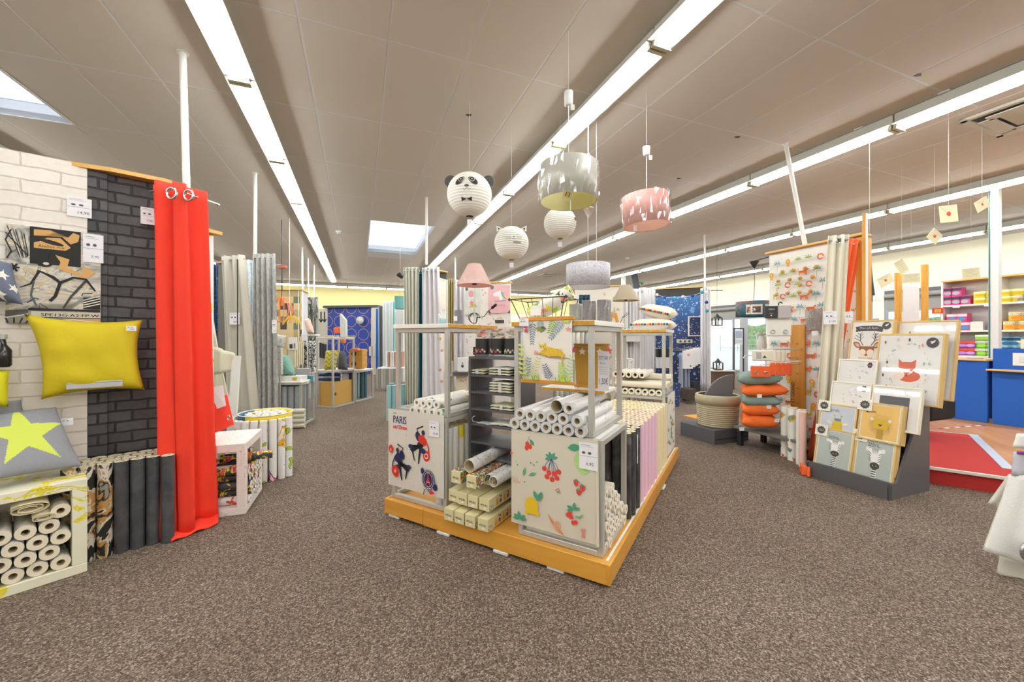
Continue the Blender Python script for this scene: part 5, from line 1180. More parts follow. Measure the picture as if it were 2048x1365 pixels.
kt(1647, 623, 3.70, '21,90', 'white price label pinned to the cream curtain', .105, .125)
kt(1690, 624, 3.72, '21,90', 'pale price label half behind the cream curtain', .06, .11)
# wall objects on the jungle paper
ht = KW.Y(1597, 818, -.03); t = thing('height_chart', 'wooden ruler height chart lettered petit et grand', 'height chart', KW.w(KW.Y(1581, 700, -.03).x, -.035, .0), KW.a)
cw = KW.Y(1610, 700, -.03).x - KW.Y(1581, 700, -.03).x; zt = KW.Y(1597, 650, -.03).z
mb = MB(); mb.bbox(0, cw, 0, .016, .12, zt, wood('cf9440', 'b97a2c', 2, .7), .002); mb.build('ruler_board', t)
mb = MB(); a = Art(mb, (0, 0, .12), (1, 0, 0), (0, 0, 1))
n = 56
for k in range(n):
    z = .05 + (zt - .22) * k / n; l = .03 if k % 8 == 0 else .02 if k % 4 == 0 else .012; a.rect(cw - l, z, l, .002, '6a4720')
    if k % 8 == 0: a.text(str(20 + 10 * (k // 8)), cw * .42, z - .008, .03, '6a4720')
a.text('PETIT ET GRAND', .05, .25, .05, '4a3018', a=90, bold=.001); mb.build('printed_scale', t)['kind'] = 'stuff'
# chain of wooden beads (wall hooks) on a wire rack
t = thing('bead_coat_rack', 'wire wall rack with round wooden beads on the jungle paper', 'coat rack', KW.w(0, -.03, 0), KW.a)
pts = [(1565, 544), (1587, 541), (1610, 537), (1632, 534), (1556, 563), (1579, 560), (1600, 557), (1625, 554), (1553, 590), (1575, 587), (1598, 585), (1621, 583), (1600, 571)]
q = [KW.Y(px, py, -.045) for px, py in pts]; bd = mat('c9a04c', .5, var=.08)
for p in q: mb = MB(); mb.lathe([(.0001, -.022), (.016, -.015), (.022, 0), (.016, .015), (.0001, .022)], bd, 12, (p.x, -.015, p.z)); mb.build('bead', t)
mb = MB(); wm = mat('d4d2cc', .4)
for a_, b_ in ((0, 4), (1, 5), (2, 6), (3, 7), (4, 8), (5, 9), (6, 10), (7, 11), (4, 7), (8, 11), (9, 6), (10, 7)): mb.tube([(q[a_].x, -.012, q[a_].z), (q[b_].x, -.012, q[b_].z)], .002, wm, 5)
mb.build('wire_frame', t)['kind'] = 'stuff'
# round grey felt pouch and orange curtain packs, curtain sample bags
t = thing('round_lantern_pack', 'round ribbed grey paper lantern in film on the jungle paper', 'lantern', KW.w(KW.Y(1635, 640, -.06).x, -.06, KW.Y(1635, 640, -.06).z), KW.a)
mb = MB(); mb.M = Matrix.Rotation(R(90), 4, 'X'); mb.lathe([(.0001, .03)] + [(.014 * k, .03 - .0018 * k + (.003 if k % 2 else 0)) for k in range(1, 9)] + [(.118, .0)], mat('b9bdb6', .5, var=.06), 28); mb.build('folded_lantern', t)
mb = MB(); mb.box(-.1, .1, -.045, -.044, -.14, .12, wrinkle_film()); mb.build('plastic_wrap', t); mb = MB(); mb.box(-.03, .035, -.047, -.046, -.17, -.12, ink('eeeeee')); mb.build('tag', t)
def hang_pack(label, c, w, h, m, band=None, rings=0, n=1, rz=0., step=(.03, -.02), name='curtain_pack', gr=None, topm=None):
    t = thing(name, label, 'curtain', c, rz, gr)
    for k in range(n):
        mb = MB(); mb.M = Matrix.Translation((step[0] * k, -step[1] * k, 0)); mb.bbox(-w / 2, w / 2, -.012, .012, 0, h, m, .008); mb.build('folded_fabric', t)
    if topm: mb = MB(); mb.bbox(-w / 2 - .002, w / 2 + .002, -.016, .016, h * .5, h * 1.02, topm, .002); mb.build('card_sleeve', t)
    for k in range(rings):
        x = -w / 2 + w * (k + .5) / rings; mb = MB(); mb.tube([(x + .02 * math.cos(v), -.016, .045 + .02 * math.sin(v)) for v in [i * math.pi / 6 for i in range(12)]], .004, CHR, 6, True); mb.build('grommet', t)
    yy = -KW.loc(c[0], c[1])[1]
    if yy > .05:
        v = Matrix.Rotation(-rz, 3, 'Z') @ Vector((KW.ey[0] * yy, KW.ey[1] * yy, 0)); mb = MB(); mb.tube([(0, 0, h - .005), (0, 0, h + .012), v + Vector((0, 0, h + .012))], .004, WM_, 6); mb.build('hanger_arm', t)
    if band: mb = MB(); mb.box(-w / 2 - .001, w / 2 + .001, -.014, .014, h * .8, h * .9, band); mb.build('paper_band', t)
    return t
p = P(1521, 755, 4.15); hang_pack('orange eyelet curtains folded on hangers, foremost pack', p, .19, .12, ORC, rings=2, rz=R(-12))
for k in range(4): p = P(1545 + 11 * k, 752, 4.2 + .03 * k); hang_pack('orange folded curtain behind the foremost pack, %s back' % ORD[k].replace('nearest', 'first'), p, .05, .14, ORC, rz=R(-60), gr='orange folded curtains on the rack')
p = P(1524, 722, 4.12); t = hang_pack('cream curtain pack with a card above the orange curtain pack', p, .19, .11, CRC, rz=R(-12)); mb = MB(); a = Art(mb, (0, -.0135, 0), (1, 0, 0), (0, 0, 1)); a.rect(-.06, .02, .05, .07, 'b9b7b2'); a.poly([(.0, .03), (.04, .03), (.02, .06)], '4a4a4a'); mb.build('card_print', t)
for k in range(3): p = P(1549 + 9 * k, 724, 4.2 + .03 * k); hang_pack('cream curtain pack above the orange row, %s back' % ORD[k].replace('nearest', 'first'), p, .045, .12, CRC, rz=R(-60), gr='cream folded curtains on the rack')
p = P(1557, 673, 4.0); hang_pack('white eyelet curtain pack under the black card', p, .23, .19, mat('eeece4', .7, bump=.1, bscale=90), rings=2, rz=R(-12))
p = P(1557, 637, 3.97); t = thing('packaging_card', 'black and grey curtain packaging hanging from a hook', 'package', p, R(-12))
mb = MB(); mb.bbox(-.125, -.01, -.01, .01, 0, .125, mat('2c2c2e', .4), .002); a = Art(mb, (-.125, -.0101, 0), (1, 0, 0), (0, 0, 1)); a.text('OSLO', .03, .085, .022, 'e8e8e8'); a.rect(.035, .05, .04, .002, 'c8c8c8'); a.ell(.055, .03, .008, .008, 'c8c8c8'); mb.build('card', t)
mb = MB(); mb.bbox(-.009, .115, -.014, .014, 0, .13, mat('b4aeb0', .7, var=.1), .006); mb.build('folded_fabric', t); mb = MB(); mb.tube([(0, 0, .13), (0, 0, .155), (.02, 0, .165), (.035, 0, .15)], .006, BLK, 6); mb.build('hook', t)
t = thing('hanging_rack', 'white wire arm rack carrying the orange curtain packs', 'rack', KW.w(KW.Y(1560, 700, -.05).x, 0, KW.Y(1560, 712, -.05).z), KW.a)
for x in (-.18, .02, .16): mb = MB(); mb.tube([(x, .01, 0), (x, -.4, 0), (x, -.42, -.03)], .005, mat('eeeeee', .4), 6); mb.build('arm', t)
mb = MB(); mb.tube([(-.2, 0, 0), (.2, 0, 0)], .006, mat('eeeeee', .4), 6); mb.build('back_bar', t)
t = thing('bottle_in_film', 'grey wrapped parcel with a bow left of the curtain packs', 'parcel', P(1523, 700, 4.6)); pf = mat('cfcdc4', .5, var=.12, scale=20)
mb = MB(); mb.lathe([(.05, 0), (.055, .05), (.045, .11), (.03, .15), (.02, .165), (.05, .19)], pf, 14); mb.build('wrapped_body', t)
for s in (-1, 1): mb = MB(); mb.tube([(0, 0, .165), (s * .04, 0, .19), (s * .075, 0, .17)], [.006, .018, .003], pf, 6); mb.build('bow', t)
# rolls at the foot of the jungle wall
jr = roll_proto('jungle', .53, .038, sprinkle('eeede6', ['d9a52a', '8fae45', '4f8a90', 'd8603a', '8a9a78'], 8, .3, noise=.6, stretch=(1, 1, 1)), mc=mat('efe9d8', .6))
for j in range(2):
    for i, px in enumerate((1570, 1584, 1601)):
        g = G(px, 921 - 2 * (2 - i) - 6 * 0 + (i * 6) - 4, 0); roll(jr, (g.x + .06 * j, g.y + .06 * j, 0), (0, 0, 1), 'jungle print roll standing below the height chart, %s one of the %s row' % (['left', 'middle', 'right'][i], ['front', 'back'][j]), 'jungle rolls at the partition', spin=i)
g = G(1613, 938); roll(roll_proto('pinkjungle', .53, .03, mat('eec4b8', .5)), (g.x, g.y + .05, 0), (0, 0, 1), 'pale pink roll standing at the right of the jungle rolls', None)
t = drape([X2(1600, 3.62), X2(1616, 3.5)], [X2(1599, 3.66), X2(1617, 3.48)], .005, .085, 2.5, .02, ORC).build('curtain_end', None, solid=.01); tag(t, 'end of the orange curtain bunched on the carpet', 'curtain')
# low black table with cushions
TB = Fr((2.77, 4.13), 21.36 + 90); 
t = thing('low_table', 'low black slatted table under the stack of cushions', 'table', TB.w(0, 0), TB.a); TBM = mat('2a2b2d', .55, var=.1)
for x in (-.32, .27):
    for y in (-.42, -.03): mb = MB(); mb.bbox(x, x + .05, y, y + .05, 0, .19, TBM, .003); mb.build('leg', t)
mb = MB(); mb.bbox(-.35, .35, -.46, .04, .192, .222, mat('6e6c68', .6, var=.1), .003); mb.build('table_top', t)
t.location = TB.w(.12, -.03); 
TE = mat('7f9892', .75, var=.05, bump=.2, bscale=30); OC = mat('f3752e', .75, var=.05, bump=.2, bscale=30)
def stackc(x0, x1, ya, yb, d, m, th, label, tilt=0):
    z = (ya + yb) / 2; c = [P(x0, z - 4, d + .42), P(x1 - 18, z - 4 - tilt, d + .42), P(x1, z + 2 - tilt, d), P(x0 + 4, z + 4, d + .06)]
    zz = EYE + (HORIZON - z) * d / FOC
    c = [Vector((q.x, q.y, zz + dz)) for q, dz in zip(c, (.01, .01 + tilt * .003, tilt * .004, 0))]
    mb, _, _ = cushion4(c, th, m, 18, 14, .08, up=(0, 0, 1), wr=.05); tag(merge(mb.build('cushion')), label, 'cushion', 'cushions stacked on the low table')
stackc(1478, 1562, 828, 870, 4.15, OC, .15, 'orange cushion at the bottom of the stack')
stackc(1478, 1562, 806, 842, 4.15, OC, .14, 'orange cushion second from the bottom, below the middle teal one')
stackc(1479, 1566, 790, 822, 4.15, TE, .13, 'teal cushion between two orange ones in the stack')
stackc(1478, 1580, 768, 806, 4.12, OC, .13, 'orange cushion right under the topmost teal cushion', 5)
stackc(1470, 1566, 742, 782, 4.15, TE, .14, 'grey teal cushion on the very top of the stack', 3)
for k, (px, py) in enumerate(((1514, 796), (1533, 818), (1549, 845), (1479, 862))):
    price_tag('small white tag hanging from the %s cushion of the stack' % ['topmost', 'second', 'fourth', 'bottom'][k], '', P(px, py, 4.115), 0, .05, .035)
# basket, quarter disc, dark box
BX0 = W(4.25, 3.50)
t = thing('dark_box', 'low charcoal box under the woven basket', 'box', (2.56, 4.86, 0), ROOM); mb = MB(); mb.bbox(-.30, .26, -.22, .3, 0, .165, DK, .004); mb.build('box_body', t); mb = MB(); mb.box(-.28, .24, -.2215, -.2201, .05, .06, BLK); mb.build('groove', t)
t = thing('woven_basket', 'beige rope basket with a thick folded rim', 'basket', (2.56, 4.86, .167), 0); BKM = mat('b8ae92', .9, var=.12, scale=40, bump=.4, bscale=60)
for k in range(14): mb = MB(); z = .012 + .0235 * k; r = .215 + .012 * math.sin(k / 14 * 2.2); mb.tube([(r * math.cos(v), r * math.sin(v), z) for v in [i * math.pi / 16 for i in range(32)]], .0135, BKM, 6, True); mb.build('rope_coil', t)
mb = MB(); mb.lathe([(.232, .27), (.252, .275), (.258, .33), (.252, .375), (.235, .385), (.222, .375)], BKM, 32, cap=False); mb.build('folded_rim', t); mb = MB(); mb.lathe([(.0001, .01), (.2, .01)], BKM, 24, cap=False); mb.build('basket_floor', t)
t = thing('quarter_disc_board', 'grey felt quarter disc board standing in the basket', 'board', (2.56, 4.86, .35), 0)
mb = MB(); q = [(.17, 0)] + [(.17 - .40 * math.cos(R(a)), .02 + .40 * math.sin(R(a))) for a in range(0, 91, 9)]; mb.prism([(.17, -.12), (-.17, -.12)] + [(.19 - .38 * math.cos(R(a)), .0 + .44 * math.sin(R(a))) for a in range(0, 91, 9)], -.015, .015, mat('77777a', .9, var=.1, scale=50), Matrix.Rotation(R(90), 4, 'X')); mb.build('felt_board', t)
# ---------------- picture frame stand ----------------
FS = Fr((2.677, 3.545), -68.64)    # x along the front from the far to the near end, y into the stand
FL, FD = .60, .56
t = thing('picture_stand', 'dark grey tiered floor stand holding framed children prints', 'display stand', FS.w(0, 0), FS.a); DG2 = mat('5a595b', .45, var=.04)
mb = MB(); mb.bbox(-.0, FL, 0, .02, 0, .135, DG2, .002); mb.build('front_lip', t)
pr = [(0, 0), (FD, 0), (FD, .69), (FD - .10, .69), (.09, .12), (0, .12)]
for x in (0, FL - .018):
    mb = MB(); mb.prism(pr, x, x + .018, DG2, Matrix(((0, 0, 1, 0), (1, 0, 0, 0), (0, 1, 0, 0), (0, 0, 0, 1)))); mb.build('side_panel', t)
mb = MB(); mb.bbox(.018, FL - .018, FD - .02, FD, 0, .69, DG2, .002); mb.build('back_panel', t); mb = MB(); mb.bbox(.018, FL - .018, .02, FD - .02, .02, .035, DG2, .002); mb.build('base_board', t)
for k in range(3): mb = MB(); mb.bbox(.018, FL - .018, .10 + .13 * k, .235 + .13 * k, .14 + .15 * k, .155 + .15 * k, DG2, .002); mb.build('step', t)
PW = mat('d9b877', .5, var=.06); GLZ = clear(gloss=.035, rough=.03)
def picture(label, px0, px1, py0, py1, y, art, paper, w, h, lean=12, stack=1, mount='f0efea', mw=.02, fc=None, fw=.012, badge=None, group=None):
    a0, a1 = FS.Y(px0, py1, y), FS.Y(px1, py1, y); a1.x = min(a1.x, FL - .02) if y < .1 else a1.x; a0.x = max(a0.x, .02) if y < .1 else a0.x; W_ = a1.x - a0.x; z1 = FS.Y(px0, py0, y).z; z0 = FS.Y(px0, py1, y).z; H_ = (z1 - z0) / math.cos(R(lean))
    t = thing('framed_picture', label, 'picture', FS.w(a0.x, y, z0), 0, group, rot=(R(-lean), 0, FS.a)); F = fc or PW
    for k in range(stack):
        y0 = .022 * k
        for q in ((0, W_, 0, fw), (0, W_, H_ - fw, H_), (0, fw, fw, H_ - fw), (W_ - fw, W_, fw, H_ - fw)):
            mb = MB(); mb.bbox(q[0], q[1], y0, y0 + .02, q[2], q[3], F, .001); mb.build('frame_bar', t)
    mb = MB(); mb.box(fw, W_ - fw, .006, .016, fw, H_ - fw, ink(mount)); a = Art(mb, (0, .006, 0), (1, 0, 0), (0, 0, 1)); sx, sy = (W_ - 2 * mw), (H_ - 2 * mw); a.rect(mw, mw, sx, sy, paper); a.up()
    b = Art(mb, (mw, .006, mw), (1, 0, 0), (0, 0, 1)); b.k = 2; s0 = b.pt
    b.pt = lambda x, y_: s0(x * sx / w, y_ * sy / h)
    art(b, w, h); mb.build('print', t)
    mb = MB(); mb.box(fw, W_ - fw, .001, .002, fw, H_ - fw, GLZ); mb.build('glazing', t)
    if badge:
        mb = MB(); mb.box(-.015, .085, -.003, -.001, H_ - .075, H_ + .02, ink('eae6d6')); a = Art(mb, (-.015, -.003, H_ - .075), (1, 0, 0), (0, 0, 1)); rnd = random.Random(3)
        for g in range(22): aa = g * 16.4; a.leaf(.05 + .016 * math.cos(R(aa)), .048 + .016 * math.sin(R(aa)), .018 + .006 * (g % 2), .008, aa + 20, '3a3a38')
        a.up(); a.ell(.05, .048, .016, .02, '4a4a46'); a.up(); [a.rect(.041, .04 + .007 * k, .018, .002, 'e8e4d4') for k in range(3)]; mb.build('shop_card', t)
    return t
def zebra(a, w, h):
    a.text('zèbre.', .075, h - .05, .035, '3a3a3a')
    cx = w * .52; a.poly([(cx - .028, 0), (cx + .012, 0), (cx + .026, .15), (cx - .004, .15)], 'fbfbfa'); a.up()
    for k in range(12): x = cx - .026 + .0018 * k; a.rect(x, .004 + .0118 * k, .036 - .0006 * k, .0055, '222222')
    a.poly([(cx - .045, .24), (cx + .05, .24), (cx + .04, .165), (cx - .02, .165)], 'fbfbfa'); a.ell(cx + .008, .155, .034, .018, '3a3d38'); a.up()
    for s in (-1, 1): a.ell(cx + .003 + s * .056, .235, .014, .012, 'f0f0ee'); a.ell(cx + .008 + s * .012, .155, .003, .003, 'f0f0ee', n=6)
    for k in range(7): a.poly([(cx - .02 + .007 * k, .24), (cx - .016 + .007 * k, .24), (cx - .015 + .006 * k, .215 - .006 * (k % 2))], '222222')
    for s in (-1, 1):
        for k in range(4): a.line([(cx + .003 + s * .042, .22 - .012 * k), (cx + .003 + s * .026, .212 - .012 * k)], .003, '222222')
def girafe(a, w, h):
    a.text('girafe.', .07, h - .045, .032, '3a3a3a'); cx = w * .52; a.poly([(cx - .045, 0), (cx + .045, 0), (cx + .04, .04), (cx + .03, .08), (cx - .03, .08), (cx - .04, .04)], 'e0bd1c')
    for s in (-1, 1): a.ell(cx + s * .065, .06, .022, .011, 'f1e6d8', s * 20); a.line([(cx + s * .02, .085), (cx + s * .028, .12)], .005, 'c9ae2a'); a.ell(cx + s * .028, .123, .01, .005, 'c9c23a')
    a.up(); a.ell(cx, .088, .03, .012, '6d90b4'); [a.ell(cx - .03 + .02 * k, .045, .003, .003, 'b8901c', n=6) for k in range(4)]
def lionart(a, w, h):
    a.text('L', .025, h - .06, .055, '2f2f2f', bold=.004); a.text('ion.', .055, h - .06, .035, '4a4a3a'); cx, cy = w * .54, h * .42
    for k in range(40): g = 9 * k; a.line([(cx + .03 * math.cos(R(g)), cy + .03 * math.sin(R(g))), (cx + .088 * math.cos(R(g)), cy + .075 * math.sin(R(g)))], .0012, '5a4320')
    a.up(); a.poly([(cx - .058, cy - .01), (cx - .05, cy + .03), (cx - .03, cy + .038), (cx + .04, cy + .038), (cx + .058, cy + .028), (cx + .06, cy - .01), (cx + .045, cy - .03), (cx - .045, cy - .03)], 'dcb31a')
    for s in (-1, 1): a.ell(cx + s * .062, cy + .036, .013, .012, 'e4d8c8')
    a.up(); a.poly([(cx - .018, cy + .005), (cx + .018, cy + .005), (cx, cy - .012)], '5a3b4a'); a.poly([(cx - .02, .0), (cx + .022, .0), (cx + .02, cy - .032), (cx - .02, cy - .032)], 'b8902a')
def deer(a, w, h):
    cx = w * .42; B_ = '9a5f3c'; a.line([(w * .08, h * .80), (w * .25, h * .83), (w * .6, h * .83), (w * .78, h * .79)], .035, '3d3c40'); a.text('Mon joli faon', w * .18, h * .81, .024, 'e0ded8', fit=w * .46); a.up()
    for s in (-1, 1):
        a.line([(cx + s * .03, h * .38), (cx + s * .055, h * .5), (cx + s * .06, h * .7)], .006, '4a3c34')
        for q, r_ in ((.5, .05), (.57, .04), (.63, .025)): a.line([(cx + s * .056, h * q), (cx + s * (.056 + r_), h * (q + .08))], .004, '4a3c34'); a.line([(cx + s * .056, h * (q + .03)), (cx + s * (.056 - r_ * .5), h * (q + .12))], .003, '4a3c34')
        a.leaf(cx + s * .045, h * .33, .075, .04, 90 - s * 62, 'a8683f'); a.up(); a.leaf(cx + s * .052, h * .345, .05, .02, 90 - s * 62, 'e3b49a')
    a.poly([(cx - .06, h * .36), (cx + .06, h * .36), (cx + .055, h * .2), (cx, h * .1), (cx - .055, h * .2)], B_); a.up(); a.ell(cx - .03, h * .2, .028, .022, 'ecd9c6'); a.ell(cx + .03, h * .2, .028, .022, 'ecd9c6')
    for k in range(7): a.ell(cx - .05 + .016 * k, h * .06, .006, .006, ['e8b49a', 'c9c9b4'][k % 2], n=6)
def foxart(a, w, h):
    cx, cy = w * .5, h * .52; O_ = 'd9674a'; rnd = random.Random(6)
    a.ell(cx + .01, cy - .045, .065, .03, O_); a.ell(cx - .045, cy - .05, .035, .02, 'f0ddd0', 20); a.up(); a.poly([(cx - .05, cy + .04), (cx - .03, cy + .025), (cx + .02, cy + .025), (cx + .045, cy + .04), (cx + .045, cy), (cx, cy - .045), (cx - .048, cy)], O_); a.up()
    a.poly([(cx - .05, cy - .0), (cx - .02, cy - .025), (cx - .006, cy - .042), (cx - .03, cy - .03)], 'f3e6da'); a.poly([(cx + .045, cy), (cx + .02, cy - .025), (cx + .004, cy - .042), (cx + .03, cy - .028)], 'f3e6da'); a.ell(cx, cy - .043, .005, .004, '5a3a34')
    for k in range(60): g = rnd.uniform(0, 360); r_ = rnd.uniform(.10, .125); a.leaf(cx + r_ * math.cos(R(g)), cy + r_ * math.sin(R(g)) * 1.05, .014, .006, g + 80, rnd.choice(['b9cbb4', 'd6d9cc', '8fae9a', 'ecd3b4', 'c9d4d8']))
    for (x, y, c) in ((.1, .86, '555a55'), (.16, .55, '3f4a48'), (.12, .35, '444444'), (.5, .9, '3f4345'), (.72, .82, 'd98f7a'), (.22, .2, 'd9775f'), (.8, .15, '6a7570'), (.75, .55, '9ab09c'), (.3, .9, 'b9c4b9')): a.leaf(w * x, h * y, .02, .01, rnd.uniform(0, 180), c)
    a.line([(w * .28, h * .06), (w * .5, h * .045), (w * .74, h * .02)], .028, '4a4f58'); a.text('Il était une fois', w * .31, h * .045, .016, 'e6e6e2', a=-4, fit=w * .38)
def badge(a, w, h): a.ell(w * .86, h * .89, .032, .025, '4a4548', n=20); a.up(); a.leaf(w * .84, h * .87, .03, .01, 40, 'e6e4e0'); a.line([(w * .83, h * .9), (w * .87, h * .9)], .006, 'e6e4e0')
def leaves(a, w, h):
    rnd = random.Random(8)
    for _ in range(16): a.leaf(rnd.uniform(.03, w - .03), rnd.uniform(.05, h - .02), .02, .011, rnd.uniform(0, 180), rnd.choice(['4a4f50', 'd98f7a', 'a9b8a4', '6a7570']))
def clouds(a, w, h):
    rnd = random.Random(3)
    for _ in range(12): x, y = rnd.uniform(.03, w - .05), rnd.uniform(h * .4, h * .85); a.poly([(x, y), (x + .02, y), (x + .01, y + .008)], rnd.choice(['a9adb4', 'c9ccd0']))
    for k in range(2): a.rect(w * (.3 + .28 * k), h * .08, .045, .03, 'b7bcbf'); a.ell(w * (.3 + .28 * k) + .022, h * .18, .022, .018, 'c3c7ca')
    a.poly([(w * .85 + .02 * math.cos(R(60 * k)), h * .88 + .02 * math.sin(R(60 * k))) for k in range(6)], '5a3350'); a.up(); a.rect(w * .85 - .012, h * .88 - .002, .024, .004, 'c9b8c4')
def slate(a, w, h):
    a.rect(w * .12, -.0, w * .7, h * .8, '5a5e66'); a.up(); a.text('merci', w * .33, h * .48, .04, 'd3d5da'); a.line([(w * .3, h * .4), (w * .62, h * .4)], .002, 'd3d5da'); a.text('tout va bien', w * .28, h * .26, .028, 'd3d5da')
# back row first: y is the depth inside the stand, rows lean back
picture('large framed print with scattered leaves behind the fox print', 1781, 1903, 643, 790, .50, leaves, 'efede8', .36, .44, 10, 2, mount='efede8', mw=.013)
picture('framed deer head print with a banner at the top left of the stand', 1695, 1781, 642, 722, .47, lambda a, w, h: (deer(a, w, h), badge(a, w, h)), 'efece6', .30, .26, 10, 2, mount='efece6', mw=.013)
picture('large framed print of a sleeping orange fox in a leaf wreath', 1744, 1877, 668, 800, .37, lambda a, w, h: (foxart(a, w, h), badge(a, w, h)), 'edeae5', .34, .34, 10, 3, mount='edeae5', mw=.013)
picture('framed pale cloud print, upper of the two at the left', 1670, 1747, 718, 782, .33, clouds, 'eceae6', .27, .2, 12, 1, fc=mat('efead9', .5), mount='eceae6', mw=.013)
picture('framed pale cloud print, lower of the two at the left', 1655, 1735, 762, 830, .22, clouds, 'eceae6', .27, .2, 12, 1, fc=mat('efead9', .5), mount='eceae6', mw=.013)
picture('framed slate print lettered merci on the right of the stand', 1736, 1835, 770, 853, .20, slate, 'eceae6', .30, .26, 12, 2, fc=mat('ece6d4', .5), mount='efeeea', mw=.02)
picture('framed print of a yellow giraffe wearing glasses', 1634, 1709, 805, 858, .13, girafe, 'ccd2dc', .26, .2, 12, 3, badge=1)
picture('framed print of a lion on an orange ground', 1712, 1798, 803, 875, .12, lionart, 'ecc069', .26, .24, 12, 4, badge=1)
picture('framed zebra print on the left of the front row', 1617, 1697, 853, 945, .035, zebra, 'b7c2ba', .25, .30, 12, 3, badge=1)
picture('framed zebra print on the right of the front row', 1697, 1790, 865, 985, .035, zebra, 'b7c2ba', .25, .30, 12, 3, badge=1)
# ---------------- counter area ----------------
def polyprism(pts, z0, z1, m, mb=None): mb = mb or MB(); mb.prism(pts, z0, z1, m); return mb
PLK = wood('d9a070', 'c0804c', 0, .5, .35)
def plankfloor():
    m, nt, b = new_mat('plank_floor'); tc = N(nt, 'ShaderNodeTexCoord'); mp = N(nt, 'ShaderNodeMapping'); mp.inputs['Rotation'].default_value = (0, 0, R(-60))
    br = N(nt, 'ShaderNodeTexBrick'); br.inputs['Scale'].default_value = 1; br.inputs['Brick Width'].default_value = 1.2; br.inputs['Row Height'].default_value = .13; br.inputs['Mortar Size'].default_value = .001
    br.inputs['Color1'].default_value = srgb('dca25c'); br.inputs['Color2'].default_value = srgb('c88a44'); br.inputs['Mortar'].default_value = srgb('8a5c38')
    no = N(nt, 'ShaderNodeTexNoise'); mp2 = N(nt, 'ShaderNodeMapping'); mp2.inputs['Scale'].default_value = (2, 26, 1); no.inputs['Scale'].default_value = 1; no.inputs['Detail'].default_value = 5
    nt.links.new(tc.outputs['Object'], mp.inputs[0]); nt.links.new(mp.outputs[0], br.inputs['Vector']); nt.links.new(mp.outputs[0], mp2.inputs[0]); nt.links.new(mp2.outputs[0], no.inputs['Vector'])
    mx = N(nt, 'ShaderNodeMix', data_type='RGBA', blend_type='OVERLAY'); mx.inputs[0].default_value = .3; nt.links.new(br.outputs['Color'], mx.inputs[6]); nt.links.new(no.outputs['Fac'], mx.inputs[7]); nt.links.new(mx.outputs[2], b.inputs['Base Color'])
    b.inputs['Roughness'].default_value = .3; return m
R5, R1, R2, R3, R4 = (3.58, 3.362), (3.955, 3.08), (4.22, 3.27), (5.30, 4.44), (4.75, 4.80)
t = thing('podium', 'raised podium with a red carpeted corner and plank floor at the counter', 'podium', (3.95, 3.08, 0))
o_ = lambda q: [(x - 3.95, y - 3.08) for x, y in q]
mb = polyprism(o_([R2, (6.0, 1.9), (9.16, 2.94), (7.27, 7.78), (4.9, 6.4), R4, R3]), 0, .138, plankfloor()); mb.build('plank_deck', t)
RC = mat('b8302c', .95, var=.2, scale=120, bump=.5, bscale=300); mb = polyprism(o_([R5, R1, R2, R3, R4]), 0, .14, RC); mb.build('red_carpet', t)
def strip(a, b, w, z0, z1, m, name):
    a, b = Vector(a), Vector(b); d = (b - a).normalized(); n = Vector((-d.y, d.x)) * w; mb = polyprism(o_([tuple(a), tuple(b), tuple(b + n), tuple(a + n)]), z0, z1, m); return mb.build(name, t)
NOS = mat('e4e0d4', .4); strip((R1[0] + .02, R1[1] - .015), R5, .03, .125, .146, NOS, 'nosing'); strip(R2, R3, .07, .1405, .144, mat('cdd6ea', .3), 'edge_strip'); strip(R3, R4, .015, .1405, .145, NOS, 'nosing')
TA, TB_ = Vector(G(1880, 858, .14).xy), Vector(G(1975, 851, .14).xy)
for k in range(9): a, b = TA.lerp(TB_, k / 9), TA.lerp(TB_, (k + 1) / 9); strip(tuple(a), tuple(b), .03, .1382, .1392, ink('f0eee8') if k % 2 else ink('b03a34'), 'floor_tape')
# blue counter
BL = mat('1f5fc0', .8, var=.06, scale=60); CT = Fr(tuple(W(7.63, 2.45).xy), 21.36 - 90)   # x towards the camera, y into the counter
t = thing('counter', 'bright blue sales counter with a pale wood ledge', 'counter', CT.w(0, 0, .14), CT.a)
zA = CT.Y(1945, 722, 0).z - .14; zB = CT.Y(2010, 698, 0).z - .14; zL = CT.Y(2010, 743, 0).z - .14
mb = MB(); mb.bbox(-.9, -.03, .0, .05, 0, zA, BL, .003); mb.build('blue_panel', t); mb = MB(); mb.bbox(.01, 1.5, -.0, .05, 0, zL, BL, .003); mb.build('blue_panel', t); mb = MB(); mb.bbox(.0, 1.5, .05, .1, 0, zB, BL, .003); mb.build('upper_blue_panel', t)
PLE = wood('e6c08c', 'd9ae74', 0); mb = MB(); mb.bbox(-.92, -.03, -.03, .5, zA + .001, zA + .025, PLE); mb.build('wood_ledge', t); mb = MB(); mb.bbox(-.015, 1.5, -.1, .05, zL + .001, zL + .022, PLE); mb.build('wood_ledge', t)
mb = MB(); mb.bbox(-.9, .0, .45, .5, 0, zA, BL, .003); mb.build('back_panel', t)
p = CT.Y(2030, 700, .04); s = sheet('paper_notice', .25, .16, ink('eef0f4'), lambda a: [a.rect(.05, .1 - .02 * k, .15 - .03 * (k % 2), .003, '8a8a94') for k in range(4)], loc=CT.w(p.x - .02, .044, p.z - .2), rot=(0, 0, CT.a)); tag(s, 'white paper notice taped on the blue counter', 'notice')
t = thing('pen', 'thin pen lying on the low counter ledge', 'pen', CT.w(-.25, .1, .14 + zA + .032), CT.a); mb = MB(); mb.cyl((0, 0, 0), (.14, 0, 0), .005, mat('8a8f9a', .3)); mb.build('barrel', t); mb = MB(); mb.cyl((.14, 0, 0), (.155, 0, 0), .004, BLK, r1=.001); mb.build('tip', t)
